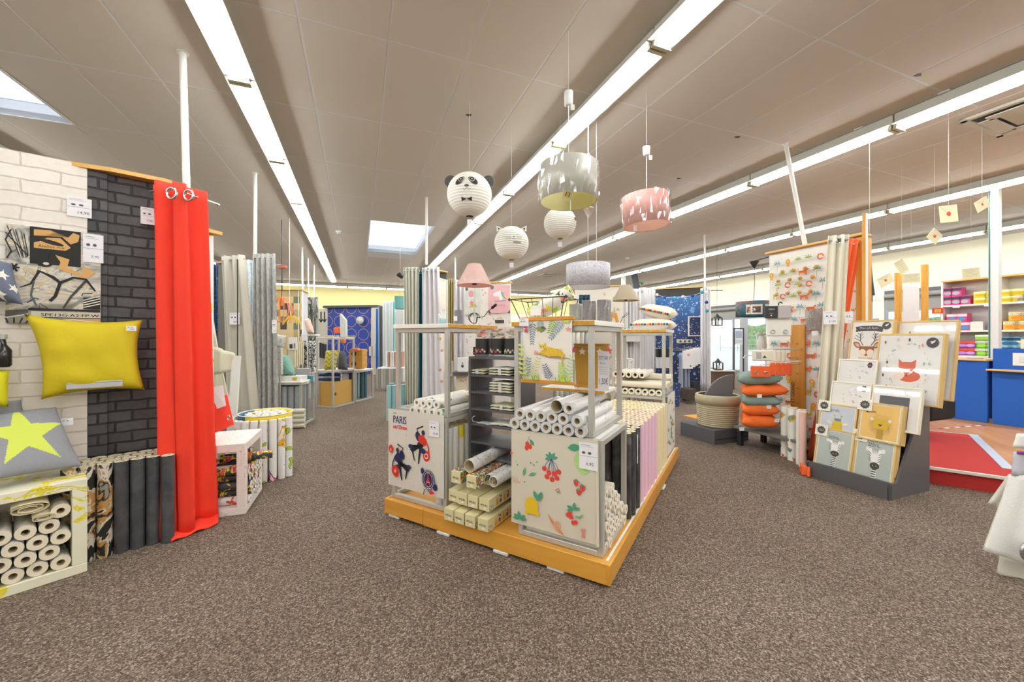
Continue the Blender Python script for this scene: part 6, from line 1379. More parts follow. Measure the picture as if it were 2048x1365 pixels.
# black chair
t = thing('office_chair', 'black upholstered swivel chair behind the picture stand', 'chair', (4.62, 4.25, 0.14), R(20)); CHM = mat('161618', .9, var=.1)
dd = 4.25; zz = lambda py: EYE + (HORIZON - py) * dd / FOC - .14
mb = MB(); mb.bbox(-.24, .26, -.06, .06, zz(840), zz(798), CHM, .03); mb.build('backrest', t); mb = MB(); mb.bbox(-.2, .2, -.05, .05, zz(796), zz(765), CHM, .045); mb.build('headrest', t)
mb = MB(); mb.bbox(-.24, .24, .06, .46, .36, .44, CHM, .03); mb.build('seat', t); mb = MB(); mb.cyl((0, .25, .06), (0, .25, .36), .03, BLK); mb.build('pedestal', t)
for k in range(5): mb = MB(); mb.cyl((0, .25, .07), (.17 * math.cos(R(72 * k)), .25 + .17 * math.sin(R(72 * k)), .03), .02, BLK, n=8); mb.build('leg', t)
# pharmacy style shelving of adhesive boxes
SU = 9.75; SF = Fr(tuple(W(SU, 3.9).xy), 21.36 - 90)
sx0 = SF.Y(1882, 600, 0).x; ztop = SF.Y(1920, 562, .0).z; zs = [SF.Y(1935, 609, 0).z, SF.Y(1960, 661, 0).z, SF.Y(1950, 712, 0).z]
t = thing('wall_shelving', 'white shelving bays filled with boxes behind the counter', 'shelving', SF.w(0, 0), SF.a); SW = mat('ecebe8', .5, var=.02)
mb = MB(); mb.box(sx0, sx0 + 5, .32, .34, 0, ztop, SW); mb.build('back_panel', t); mb = MB(); mb.box(sx0, sx0 + 5, .0, .34, ztop, ztop + .025, OAKL); mb.build('wooden_top', t)
XP = [sx0, SF.Y(1991, 600, .0).x, sx0 + 4.9]
for x in (XP[0], XP[1] + .02): mb = MB(); mb.bbox(x, x + .025, 0, .32, 0, ztop, SW, .002); mb.build('upright', t)
for z in zs + [zs[2] - .42]:
    for a, b in ((XP[0] + .026, XP[1]), (XP[1] + .05, XP[2])): mb = MB(); mb.bbox(a, b, .0, .32, z - .03, z, SW, .002); mb.build('shelf', t)
for k, px in enumerate((1905, 1968, 1915, 1930, 1945)):
    z = zs[0] if k < 2 else zs[2]; x = SF.Y(px, 700, 0).x; mb = MB(); mb.box(x, x + .09, -.004, -.001, z - .05, z - .005, ink('f6f6f8')); mb.build('shelf_label', t)
def pbox(label, px, row, w, h, lvl, cs, group, txt=None, dpt=.16):
    x = SF.Y(px, 650, .02).x; t = thing('product_box', label, 'box', SF.w(x, .02, zs[row] + .001 + lvl * h), SF.a, group); mb = MB(); mb.bbox(0, w, 0, dpt, 0, h - .001, mat(cs[0], .4, var=.01), .001)
    a = Art(mb, (0, 0, 0), (1, 0, 0), (0, 0, 1)); a.rect(0, h * .62, w, h * .3, cs[1]); 
    if len(cs) > 2: a.ell(w * .5, h * .34, w * .36, h * .2, cs[2])
    if txt: a.up(); a.text(txt, w * .1, h * .7, h * .2, cs[3] if len(cs) > 3 else '333333', fit=w * .7)
    mb.build('carton', t); return t
rn = ORD
def side(n): return n.replace('nearest', 'first')
k = 0
for i in range(3):
    for l in range(2): pbox('pink and grey glue carton, %s column from the left, %s' % (side(rn[i]), ['lower', 'upper'][l]), 1884 + 17 * i, 0, .135, .155, l, ('d8408a', '3a3d52', 'aab0bc') if i < 3 else (), 'pink cartons on the top shelf') if i < 2 or l == 0 else None
for i in range(5):
    for l in range(2): pbox('yellow carton on the top shelf, %s from the pink ones, %s' % (side(rn[i]), ['lower', 'upper'][l]), 1947 + 21 * i + (8 if i > 1 else 0), 0, .16, .105, l, ('dcc81e', 'e9e4b4', 'c8b010'), 'yellow cartons on the top shelf', None)
for i in range(2): pbox('pink and grey carton at the right end of the top shelf, %s' % side(rn[i]), 2030 + 16 * i, 0, .13, .1, 0, ('d98ab0', 'e9e4ea', '8a9aa8'), 'pale pink cartons at the right end')
for i in range(2): pbox('pink box with a blue oval, %s of the upper pair' % ['left', 'right'][i], 1893 + 18 * i, 1, .14, .15, 1, ('d8387a', 'e2e4ee', '3a9ad8'), 'blue oval boxes')
pbox('pink box with a blue oval standing on the middle shelf', 1916, 1, .15, .15, 0, ('d8387a', 'e2e4ee', '3a9ad8'), None); pbox('pink carton hidden behind the deer print side of the shelf', 1897, 1, .14, .15, 0, ('d8387a', 'e2e4ee', '3a9ad8'), None)
pbox('plain white carton with a red dot beside the blue oval box', 1938, 1, .16, .15, 0, ('efece4', 'efece4', 'efe6de'), None, None); pbox('purple and yellow carton half behind the white post', 1977, 1, .15, .14, 0, ('6a3a8a', 'd9a82a'), None)
for i in range(3): pbox('orange yellow carton right of the post, %s in the bottom row' % side(rn[i]), 2006 + 21 * i, 1, .17, .145, 0, ('eab32a', 'f0ead0', 'e8932a', '5a3a2a'), 'orange yellow cartons', 'Quelyd')
for i in range(2): pbox('orange yellow carton stacked on top right of the post, %s' % side(rn[i]), 2017 + 21 * i, 1, .17, .145, 1, ('eab32a', 'f0ead0', 'e8932a', '5a3a2a'), 'orange yellow cartons on top', 'Quelyd')
for i, c in enumerate((('7a3a9a', 'e8582a', 'c98ad8'), ('8a4aa0', 'e8582a', 'd8a0e0'), ('6ab82a', 'eef0ea', 'a8d84a', '3a3a4a'), ('6a9ad8', 'eef0f4', 'b8d0ee', '3a3a6a'))):
    for l in range(2): pbox('%s carton on the lowest shelf, %s' % (['violet and orange', 'second violet', 'lime green', 'light blue'][i], ['lower', 'upper'][l]), 1911 + 16.5 * i + (6 if i > 1 else 0) + (4 if i > 2 else 0), 2, .15, .13, l, c, 'cartons on the lowest shelf', 'Quelyd' if i > 1 else None)
pbox('lime carton topping the stack on the lowest shelf', 1950, 2, .15, .09, 3, ('9ad04a', 'eef0ea'), None)
for i in range(2):
    for l in range(2): pbox('pale blue carton right of the post on the lowest shelf, %s %s' % (['left', 'right'][i], ['lower', 'upper'][l]), 2000 + 14 * i, 2, .14, .16, l, ('8ac8dc', '1a4a7a', '2a6a9a'), 'pale blue cartons')
pbox('cream carton at the right end of the lowest shelf', 2032, 2, .2, .14, 1, ('eadfba', 'eadfba'), None); pbox('cream carton under the other at the right end of the lowest shelf', 2032, 2, .2, .14, 0, ('e2d7b0', 'eadfba'), None)
pp = P(1990, 0, 5.72); t = thing('column', 'square white column rising behind the blue counter', 'column', (pp.x, pp.y, .14), ROOM); cw_ = .05
mb = MB(); mb.bbox(-cw_, cw_, -cw_, cw_, 0, CE - .14, mat('e4e5e2', .4, var=.01), .003); mb.build('column_shaft', t); mb = MB(); mb.box(-cw_ - .006, -cw_ - .001, .03, .045, 0, CE - .145, mat('3f6a68', .5)); mb.build('green_edge', t)
# ladder shelf with oak sides
t = thing('ladder_rack', 'oak sided white rack standing before the windows', 'rack', (P(1820, 0, 6.8).x, 6.8, 0), R(-18)); 
for px, top in ((1801, 545), (1843, 531)):
    x = (px - 1820) / FOC * 6.8; z = EYE + (HORIZON - top) * 6.8 / FOC; mb = MB(); mb.bbox(x - .045, x + .045, -.02, .02, .139, z, OAKZ, .003); mb.build('side_post', t)
x0, x1 = -.1, .13
mb = MB(); mb.bbox(x0, x1, .0, .015, EYE + .15, EYE + (HORIZON - 572) * 6.8 / FOC, mat('e9e9ec', .4)); mb.build('white_panel', t); mb = MB(); mb.bbox(x0, x1, -.12, .0, EYE + .07, EYE + .085, WPL); mb.build('shelf', t)
for k in range(6): o = MB().bbox(-.02 + .0 * k, .02, -.0, .015, 0, .14, mat('e8522a', .5), .001).build('folder', None, (P(1824 + 4 * k, 0, 6.66).x, 6.64 + .0 * k, EYE + .087), (0, 0, R(60))); tag(o, 'orange folder in a row on the oak rack', 'folder', 'orange folders on the rack')
for k in range(5): o = MB().bbox(-.02, .02, -.0, .012, 0, .2, mat('e3bd22', .5), .001).build('folder', None, (P(1830 + 4 * k, 0, 6.74).x, 6.72, EYE + .087), (0, 0, R(60))); tag(o, 'yellow folder behind the orange ones on the oak rack', 'folder', 'yellow folders on the rack')
o = sheet('red_poster', .14, .09, ink('d8402c'), lambda a: (a.rect(.03, .02, .08, .05, 'e8a83a'), a.ell(.07, .045, .02, .018, '8fb03a')), loc=P(1864, 628, 6.3), rot=(0, 0, R(-20))); tag(o, 'small red card with a yellow square hanging at the shelf end', 'card')
# dark teal umbrella shape beside the oak post and leaflet box
t = thing('folded_umbrella', 'dark green folded cloth hanging right of the oak post', 'cloth', P(1739, 545, 4.2)); mb = MB(); mb.lathe([(.045, -.25), (.03, -.1), (.012, .15), (.002, .2)], mat('22403e', .7, var=.2), 10); mb.build('cloth_body', t); mb = MB(); mb.tube([(0, 0, .19), (0, 0, CE - t.location.z)], .002, WM_, 4); mb.build('string', t)
t = thing('leaflet_holder', 'grey leaflet holder above the deer print', 'holder', P(1746, 650, 4.3)); mb = MB(); mb.bbox(-.07, .07, 0, .04, 0, .07, mat('b9bcc0', .5), .003); mb.build('holder_body', t); mb = MB(); mb.prism([(-.05, 0), (.05, 0), (0, .045)], .0, .002, ink('5a5e64'), Matrix.Translation((0, -.001, .01)) @ Matrix.Rotation(R(90), 4, 'X')); mb.build('emblem', t); mb = MB(); mb.bbox(-.012, .012, .01, .03, -t.location.z, 0, WM_); mb.build('leg', t)
# near right edge: hanging cream curtains on an unseen rack
WC = mat('e6e5df', .85, var=.03, bump=.25, bscale=150); WC2 = mat('dcdacd', .85, var=.04, bump=.25, bscale=120)
def slab(name, pts, m, label, cat, d, th=.02):
    t = thing(name, label, cat, P(pts[0][0], pts[0][1], d)); c = t.location; mb = MB(); q = [P(px, py, dd_) - c for px, py, dd_ in pts]; n = len(q); mb.add([tuple(v) for v in q], [tuple(range(n))], m); mb.build('folded_fabric', t, solid=th); return t
t = thing('hanging_curtain_sample', 'white textured eyelet curtain folded over a rack at the right edge', 'curtain', P(2048, 1000, 2.0)); c = t.location
def bil(A, B, C_, D, nu=14, nv=14, amp=.012):
    def f(u, v):
        p = (Vector(A).lerp(Vector(B), u)).lerp(Vector(D).lerp(Vector(C_), u), v); p.y += amp * math.sin(u * 7) * (v) + amp * .5 * math.sin(u * 15 + 2); return tuple(p)
    return f
mb = MB(); mb.grid(bil(P(2022, 950, 2.02) - c, P(2120, 955, 1.9) - c, P(2120, 1150, 1.9) - c, P(1970, 1103, 2.0) - c), 16, 16, WC); mb.build('folded_fabric', t, solid=.02)
mb = MB(); mb.grid(bil(P(2003, 1112, 2.06) - c, P(2110, 1140, 1.98) - c, P(2110, 1185, 1.98) - c, P(1998, 1150, 2.06) - c), 10, 6, WC2); mb.build('lower_hem', t, solid=.02)
mb = MB(); mb.grid(bil(P(2020, 950, 2.1) - c, P(2050, 960, 2.1) - c, P(2010, 1030, 2.1) - c, P(1981, 1008, 2.1) - c), 8, 8, WC2); mb.build('rear_fold', t, solid=.015)
mb = MB(); p = P(2050, 1102, 1.93) - c; mb.tube([p + Vector((math.cos(x) * .032, -.012, math.sin(x) * .04)) for x in [i * math.pi / 10 for i in range(20)]], .008, CHR, 8, True); mb.build('grommet', t)
mb = MB(); mb.cyl(p + Vector((0, -.004, 0)), p + Vector((0, -.001, 0)), .028, BLK, n=16); mb.build('grommet_hole', t)
mb = MB(); mb.grid(bil(P(2030, 905, 2.0) - c, P(2100, 900, 1.95) - c, P(2100, 955, 1.95) - c, P(2026, 952, 2.0) - c), 6, 4, mat('cfd0dc', .5)); mb.build('package_window', t, solid=.01)
mb = MB(); mb.grid(bil(P(2036, 868, 1.98) - c, P(2100, 866, 1.93) - c, P(2100, 905, 1.93) - c, P(2028, 896, 1.98) - c), 6, 4, ink('f0efe9')); mb.build('paper_tag', t, solid=.004)
mb = MB(); mb.grid(bil(P(2034, 903, 1.985) - c, P(2100, 906, 1.93) - c, P(2100, 912, 1.93) - c, P(2034, 909, 1.985) - c, amp=0), 4, 1, ink('8a3a8a')); mb.build('purple_band', t, solid=.006)
mb = MB(); mb.cyl(P(2048, 885, 2.03) - c, P(2160, 885, 1.95) - c, .008, CHR); mb.build('hanger_arm', t)
mb = MB(); mb.cyl(P(2100, 885, 2.0) - c, Vector((P(2100, 885, 2.0).x, 2.0, .0)) - c, .015, STEEL); mb.build('stand_post', t)
# ---------------- displays farther back ----------------
def part(px0, px1, d0, d1, ztop, m, label, wood_top=True, depth=.35, names='wallpaper', over=.03, slab_=.06):
    a, b = P(px0, 0, d0), P(px1, 0, d1); ang = math.degrees(math.atan2(b.y - a.y, b.x - a.x)); F = Fr((a.x, a.y), ang); L = (b.xy - a.xy).length
    t = thing('display_partition', label, 'partition', F.w(0, 0), F.a); F.L = L; F.t = t
    mb = MB(); mb.bbox(0, L, .012, .012 + slab_, 0, ztop - .001, WALLW, .002); mb.build('panel', t)
    mb = MB(); mb.box(0, L, .004, .0115, 0, ztop - .002, m); mb.build(names, t)
    if wood_top:
        mb = MB(); n = 8; mb.prism([(-.02, .02)] + [(-.02 + (L + .04) * k / n, -over * math.sin(math.pi * k / n) - .01) for k in range(n + 1)] + [(L + .02, .02 + slab_ + .02), (-.02, .02 + slab_ + .02)], ztop, ztop + .022, OAKL); mb.build('wooden_top', t)
    return F
def cur(label, a, b, top, bot, m, folds=3, amp=.03, d2=None, z0=.03, group=None, ampb=None):
    """curtain between pixel columns a and b at depth d, top at a pixel row"""
    (pa, da), (pb, db) = a, b; zt = EYE + (HORIZON - top) * (da + db) / 2 / FOC
    (qa, qb) = bot; return curtain(label, [X2(pa, da), X2(pb, db)], [X2(qa, da), X2(qb, db)], z0, zt, folds, amp, m, group, ampb=ampb, nv=6, nu=int(folds * 10))
def cushpx(label, tl, tr, br, bl, d, th, m, mf=None, group=None, dd=(0, 0, 0, 0), nu=12, nv=10):
    mb, _, _ = cushion4([P(*tl, d + dd[0]), P(*tr, d + dd[1]), P(*br, d + dd[2]), P(*bl, d + dd[3])], th, m, nu, nv, .06, up=(0, -1, .1), mf=mf)
    return tag(merge(mb.build('cushion')), label, 'cushion', group)
def boxpx(name, label, cat, px0, px1, py0, py1, d, m, depth=.1, rz=0., group=None, art=None, b=.003, sup=None):
    """an upright box whose front spans the pixel rectangle"""
    p0, p1 = P(px0, py1, d), P(px1, py0, d); w, h = (p1.x - p0.x) / math.cos(rz), p1.z - p0.z
    mb = MB(); mb.bbox(0, w, 0, depth, 0, h, m, min(b, w * .2, h * .2))
    if art: art(Art(mb, (0, 0, 0), (1, 0, 0), (0, 0, 1)), w, h)
    o = mb.build(name, None, p0, (0, 0, rz))
    if sup:
        mb = MB(); x = w / 2
        if sup == 'up': mb.tube([(x, depth / 2, h), (x, depth / 2, CE - p0.z)], .002, STEEL, 4); mb.build('cord', o)
        elif sup == 'down': mb.bbox(x - .01, x + .01, depth / 2 - .01, depth / 2 + .01, -p0.z, 0, STEEL); mb.build('leg', o)
        else: mb.tube([(x, depth - .01, h - .004), (x, depth + sup, h - .004)], .004, STEEL, 5); mb.build('hook', o)
    return tag(o, label, cat, group)
LIN = mat('c9c4b6', .85, var=.06, scale=30); GRC = marble([(.3, '8b8b88'), (.5, 'a2a29e'), (.7, 'b6b5b0')], 60, .5, stretch=(1, 1, .25), interp='LINEAR', rough=.85)
# left round column with curtains
F = part(436, 512, 5.45, 5.35, 2.29, mat('77736c', .7), 'grey partition with a round oak top behind the linen curtains')
pole('white pole above the linen and grey curtains', (-3.49, 5.30, 2.2), (-3.49, 5.30, CE), .022)
cur('greige linen eyelet curtain with a dark tie line and a price label', (444, 5.05), (488, 4.95), 512, (457, 520), LIN, 3, .035, z0=.02)
cur('mottled grey curtain right of the linen one', (507, 5.0), (551, 5.0), 508, (510, 556), GRC, 4, .035, z0=.02)
cur('pale blue patterned curtain strip between the linen and grey curtains', (488, 5.25), (504, 5.25), 520, (488, 504), marble([(.3, 'dfeaf0'), (.55, '8fb8d0'), (.6, 'e8eef0')], 30, 1), 1.5, .02)
cur('deep blue printed curtain behind the red one', (420, 5.7), (446, 5.6), 528, (424, 452), marble([(.3, '1d3c66'), (.5, '2a5580'), (.62, '7f9ab4'), (.66, '24466e')], 20, 2), 3, .03)
mb = MB(); pts = [P(487, 515, 4.87), P(490, 600, 4.87), P(496, 700, 4.87), P(500, 720, 4.87)]; c = pts[0]; mb.tube([P(492 - 17 + 0 * i, 520 + 34 * i, 4.86) - c for i in range(10)], .006, BLK, 6); tag(mb.build('tie_cord', None, c), 'thin black cord hanging down the linen curtain', 'cord')
p = P(459, 626, 4.96); price_tag('price label reading 46 on the linen curtain', '46,90', (p.x, p.y, p.z - .15), 0, .13, .15)
p = P(544, 640, 4.95); price_tag('pale price label at the right edge of the grey curtain', '59,90', (p.x, p.y, p.z - .17), 0, .06, .17)
# cream cloth and white board behind the speckled crate
CL = mat('ddd8bd', .85, var=.06, bump=.3, bscale=60)
t = thing('draped_cloth', 'cream cloth draped over a rack behind the red curtain', 'cloth', P(445, 860, 4.0)); c = t.location
mb = MB(); mb.grid(bil(P(414, 560, 4.2) - c, P(424, 640, 4.1) - c, P(468, 850, 3.95) - c, P(418, 850, 4.1) - c, amp=.03), 14, 12, CL); mb.build('cloth_fold', t, solid=.01)
mb = MB(); mb.grid(bil(P(416, 690, 3.9) - c, P(470, 708, 3.85) - c, P(466, 742, 3.85) - c, P(420, 752, 3.9) - c, amp=.03), 12, 6, CL); mb.build('shoulder_fold', t, solid=.02)
t = thing('white_board', 'narrow white board leaning beside the cream cloth', 'board', P(462, 878, 3.8)); c = t.location
mb = MB(); A, B = P(466, 712, 3.85) - c, P(456, 930, 3.75) - c; mb.add([tuple(A), tuple(A + Vector((.075, 0, 0))), tuple(B + Vector((.055, 0, 0))), tuple(B + Vector((-.03, 0, 0)))], [(0, 1, 2, 3)], mat('e6e6e0', .6)); mb.build('board_body', t, solid=.02)
# shelf table with stock
TF = Fr((P(603, 0, 5.45).x, 5.45), 8.)
def mtable(label, F, w, dp, h, mid=None, m=STEEL, top=True, tw=.03):
    t = thing('metal_display_frame', label, 'display frame', F.w(0, 0), F.a)
    for x in (-w, -tw):
        for y in (0, dp - tw): mb = MB(); mb.bbox(x, x + tw, y, y + tw, 0, h, m, .002); mb.build('post', t)
    for z in [0.0, h - tw] + ([mid] if mid else []):
        for y in (0, dp - tw): mb = MB(); mb.bbox(-w + tw, -tw, y, y + tw, z, z + tw, m, .002); mb.build('rail', t)
        for x in (-w, -tw): mb = MB(); mb.bbox(x, x + tw, tw, dp - tw, z, z + tw, m, .002); mb.build('rail', t)
        if z > 0 and top: mb = MB(); mb.bbox(-w + .002, -.002, .002, dp - .002, z + tw, z + tw + .014, BOARD, .002); mb.build('shelf_board', t)
    return t
mtable('grey metal frame table with grey rolls right of the grey curtain', TF, .60, .5, .62)
grs = [roll_proto('g%d' % k, .53, .042, mat(c, .35, var=.15, scale=20), mc=mat('dcdcd6', .6)) for k, c in enumerate(('9fa2a3', '7e8486', 'a9b2b0', '8a938e'))]
for i in range(6):
    for j in range(4): roll(grs[(i * 2 + j) % 4], TF.w(-.52 + .088 * i, .08 + .095 * j, .035 if j else .035), (0, 0, 1), 'grey satin roll under the frame table, %s from the left in its row' % side(ORD[i]) if j == 0 else 'grey satin roll standing farther back under the frame table', 'grey rolls under the frame table')
rc_ = roll_proto('creamlie', .40, .036, mat('e0dcc8', .5), mc=mat('e8e6dc', .6))
for j in range(4): roll(rc_, TF.w(-.33, -.06, .038 + .066 * j), (TF.ex[0], TF.ex[1], 0), 'cream roll lying before the frame table, %s of the stack' % ['bottom', 'second', 'third', 'top'][j], 'cream rolls before the frame table')
def T2(px, py, d=5.5): return P(px, py, d)
ZT = .636
boxpx('carton', 'white carton with a yellow oval print on the frame table', 'box', 556, 600, 753, 764, 5.5, ink('ecebe6'), .2, art=lambda a, w, h: a.ell(w * .75, h * .5, w * .12, h * .3, 'd9a82a'))
boxpx('carton', 'second white carton with a yellow oval under the first', 'box', 556, 603, 764.5, 771, 5.5, ink('e8e6e0'), .2, art=lambda a, w, h: a.ell(w * .7, h * .5, w * .12, h * .3, 'd9a82a'))
FUR = mat('7fae9e', .95, var=.25, scale=25, bump=1., bscale=60)
cushpx('shaggy green teal cushion standing on the frame table', (561, 707), (578, 712), (592, 752), (560, 752), 5.6, .2, FUR, dd=(.1, .1, 0, 0))
boxpx('grey_pack', 'grey wrapped pack tilted behind the cartons on the frame table', 'package', 592, 614, 738, 752, 5.7, mat('9a9a9a', .5, var=.1), .1, .2); boxpx('teal_pouch', 'teal folded fabric pouch at the right of the frame table', 'pouch', 597, 621, 753, 766, 5.75, mat('3f8fa4', .6), .08, .2)
boxpx('speckled_throw', 'light speckled throw hanging beside the grey curtain', 'throw', 553, 562, 696, 750, 5.3, marble([(.4, 'd6d5d0'), (.6, '8a8a88')], 60, 1), .05, sup='down')
# patchwork partition
PT = sprinkle('d9c08c', ['5c6a50', 'd9c79a', '4a4040', 'cdb277', '6d7a60', 'c9b48a'], 8, 9)
def squares():
    m, nt, b = new_mat('patchwork_print'); tc = N(nt, 'ShaderNodeTexCoord'); vm = N(nt, 'ShaderNodeVectorMath', operation='SCALE'); vm.inputs['Scale'].default_value = 7
    fl = N(nt, 'ShaderNodeVectorMath', operation='FLOOR'); wn = N(nt, 'ShaderNodeTexWhiteNoise'); nt.links.new(tc.outputs['Object'], vm.inputs[0]); nt.links.new(vm.outputs[0], fl.inputs[0]); nt.links.new(fl.outputs[0], wn.inputs['Vector'])
    r = ramp(nt, [(0, 'd9c596'), (.45, 'c9b27a'), (.7, '6f7a5c'), (.82, 'b8a878'), (.9, '4c4444')], 'CONSTANT'); nt.links.new(wn.outputs['Value'], r.inputs[0]); nt.links.new(r.outputs[0], b.inputs['Base Color']); b.inputs['Roughness'].default_value = .6; return m
F = part(534, 603, 8.45, 8.45, 2.28, squares(), 'partition with beige and green patchwork wallpaper and oak top')
G_ = part(603.5, 616, 8.47, 9.1, 2.28, mat('d3d3d2', .7, var=.06, scale=6), 'side of the patchwork partition in grey wood print', True, names='grey_wallpaper')
pole('thin white pole above the patchwork partition', tuple(P(605, 582, 9.5)), tuple(ceil_thing(604, 495)), .022); pole('thin white pole behind the striped curtain', tuple(P(628, 600, 11.6)), tuple(ceil_thing(628, 530)), .022); pole('faint white pole farther left of the striped curtain', tuple(P(617, 600, 11)), tuple(ceil_thing(616, 517)), .02)
t = thing('pendant_lamp', 'orange wire ring pendant lamp before the patchwork paper', 'pendant lamp', P(563, 640, 7.4)); c = t.location
mb = MB(); mb.tube([Vector((P(563, 0, 7.4).x, 7.4, CE)) - c, P(563, 600, 7.4) - c], .006, BLK, 6); mb.build('cord', t); mb = MB(); mb.cyl(P(563, 597, 7.4) - c, P(563, 612, 7.4) - c, .035, mat('e8763a', .5)); mb.build('lamp_socket', t)
for k in range(7):
    mb = MB(); a = R(k * 26); mb.tube([Vector((.19 * math.cos(v) * math.cos(a), .19 * math.cos(v) * math.sin(a), .19 + .24 * math.sin(v))) for v in [i * math.pi / 12 for i in range(24)]], .006, mat('f08a4a', .4), 5, True); mb.build('wire_ring', t)
t = thing('pendant_lamp', 'yellow wire cone lamp shade beside the orange ring lamp', 'pendant lamp', P(584, 650, 7.3)); c = t.location; YM = mat('e6bd2a', .5)
mb = MB(); mb.tube([Vector((P(579, 0, 7.3).x, 7.3, CE)) - c, P(579, 600, 7.3) - c, P(581, 632, 7.3) - c], .005, mat('eeeeee'), 6); mb.build('cord', t)
for k in range(12): a = R(30 * k); mb = MB(); mb.tube([(.03 * math.cos(a), .03 * math.sin(a), .17), (.14 * math.cos(a), .14 * math.sin(a), .05), (.16 * math.cos(a), .16 * math.sin(a), 0)], .007, YM, 5); mb.build('wire', t)
t = thing('spot_lamp', 'small orange lamp on a black arm by the grey curtain', 'lamp', P(565, 536, 5.9)); c = t.location; mb = MB(); mb.bbox(-.06, .06, -.03, .03, -.01, .03, mat('c8644a', .5), .01); mb.build('lamp_body', t); mb = MB(); mb.tube([P(549, 531, 5.3) - c, Vector((0, 0, .045))], .008, BLK, 6); mb.build('arm', t); mb = MB(); mb.tube([(0, 0, -.01), (0, 0, -.35)], .004, BLK, 5); mb.build('cord', t)
cushpx('pale cushion with blue diamonds hanging before the patchwork paper', (553, 668), (573, 672), (568, 698), (554, 694), 7.3, .08, marble([(.45, 'c9c8c0'), (.6, '8a9aaa')], 20, .5))
for k in range(5): boxpx('curtain_pack', 'cream curtain pack hanging before the patchwork paper, %s from the left' % side(ORD[k]), 'curtain', 575 + 5 * k, 590 + 4 * k, 690 - 1.5 * k, 736 - 2 * k, 8.1 + .06 * k, mat('d6cdae', .8, var=.05), .04, 0, 'cream curtain packs on the patchwork rack', sup=.32)
boxpx('package_card', 'white card with a black picture on the cream curtain packs', 'package', 577, 593, 675, 700, 8.06, ink('ecebe8'), .03, sup=.38, art=lambda a, w, h: (a.rect(w * .12, h * .1, w * .4, h * .35, '3a3a3a'), a.rect(w * .65, h * .12, w * .2, h * .4, '8a8a8a')))
cushpx('blush pink cushion hanging beside the patchwork partition', (609, 637), (618, 636), (629, 668), (616, 670), 8.3, .16, mat('dfc0b0', .9, var=.08))
t = thing('wall_shelf', 'small white shelf under the blush cushion', 'shelf', P(620, 672, 8.4)); mb = MB(); mb.bbox(-.14, .16, -.1, .12, 0, .03, WPL); mb.build('ledge', t); mb = MB(); mb.bbox(-.12, -.1, .1, .12, -1.29, 0, WPL); mb.build('leg', t); mb = MB(); mb.bbox(.12, .14, .1, .12, -1.29, 0, WPL); mb.build('leg', t)
cur('black and grey bark striped curtain by the yellow wall', (615, 9.7), (636, 9.7), 595, (614, 635), marble([(.4, '9a9a92'), (.52, '3c3c3a'), (.6, 'c9c8c0')], 14, 1, stretch=(1, 1, .2)), 3, .04, z0=.02)
cur('black and white dotted curtain packs below the striped curtain', (607, 8.6), (631, 8.6), 682, (607, 631), marble([(.42, 'e4e4e0'), (.52, '2c2c2c')], 25, 1), 3, .04, z0=.02)
wr_ = roll_proto('greywhite', .53, .045, mat('b9bbb8', .5, var=.2, scale=8))
for i, px in enumerate((617, 625, 633, 641)): g = G(px, 797 - i); roll(wr_, (g.x, g.y, 0), (0, 0, 1), 'pale grey roll standing on the floor by the striped curtain, %s one' % side(ORD[i]), 'pale rolls by the striped curtain')
# tall frame display with the cardboard box
E1 = Fr((P(666, 0, 6.91).x, 6.91), -15.); e2v = (P(709, 0, 7.5).x - E1.C[0], 7.5 - 6.91)
TF2 = Fr((-3.17, 6.91), -14.4); mtable('tall grey frame stand with the cardboard box', TF2, .36, .60, 1.25, .63); mtable('low grey frame stand with teal rolls and timber boxes', Fr((-3.02, 7.53), -14.4), .36, .58, .60)
CBX = mat('c49a4c', .8, var=.04)
t = thing('cardboard_box', 'plain brown cardboard box inside the tall frame stand', 'box', TF2.w(-.325, .04, .031), TF2.a)
mb = MB(); mb.bbox(0, .29, 0, .52, 0, .42, CBX, .002); mb.build('carton', t); mb = MB(); mb.box(.02, .27, .02, .5, .4201, .424, mat('b98e42', .7)); mb.build('flap', t); mb = MB(); mb.box(.2901, .2915, .04, .09, .18, .23, ink('5a4020')); mb.build('handle_hole', t)
zz_ = lambda u, v: ink('8f8a6a') if int((v * 8 + abs((u * 3) % 1 - .5) * 2) * 1.0) % 2 else None
cushpx('yellow zigzag cushion standing in the tall frame', (652, 700), (676, 700), (672, 741), (648, 741), 7.0, .14, mat('d3c23a', .85, bump=.3, bscale=80), mf=lambda u, v: mat('8d8a60', .85) if int((v * 14 + abs((u * 2) % 1 - .5) * 5)) % 3 == 0 else None, nu=24, nv=30)
cushpx('charcoal cushion with yellow tassels beside the zigzag one', (680, 701), (690, 703), (696, 741), (675, 741), 7.15, .14, mat('55565c', .85, var=.1))
SPK_ = wood('d9a24a', 'b98434', 0)
for k, (y0, y1) in enumerate(((703, 721), (724, 742))):
    q = thing('timber_box', ['upper square timber box with a round hole', 'lower square timber box with a round hole'][k], 'box', P(698, y1, 7.58), R(-6)); q.location.z = .647 + .19 * (1 - k); mb = MB(); mb.bbox(0, .27, 0, .2, 0, .188, SPK_, .003); mb.build('box_body', q)
    mb = MB(); mb.cyl((.1, -.003, .1), (.1, .0, .1), .05, mat('3a2a18', .6), n=20); mb.build('round_hole', q); mb = MB(); mb.lathe([(.03, 0), (.022, .008), (.0001, .01)], BLK, 14); o = mb.build('cone', q); o.rotation_euler = (R(90), 0, 0); o.location = (.1, -.004, .1)
nvr = roll_proto('navy', .42, .032, mat('2f4a80', .4, var=.1), mc=mat('dcdcd6'))
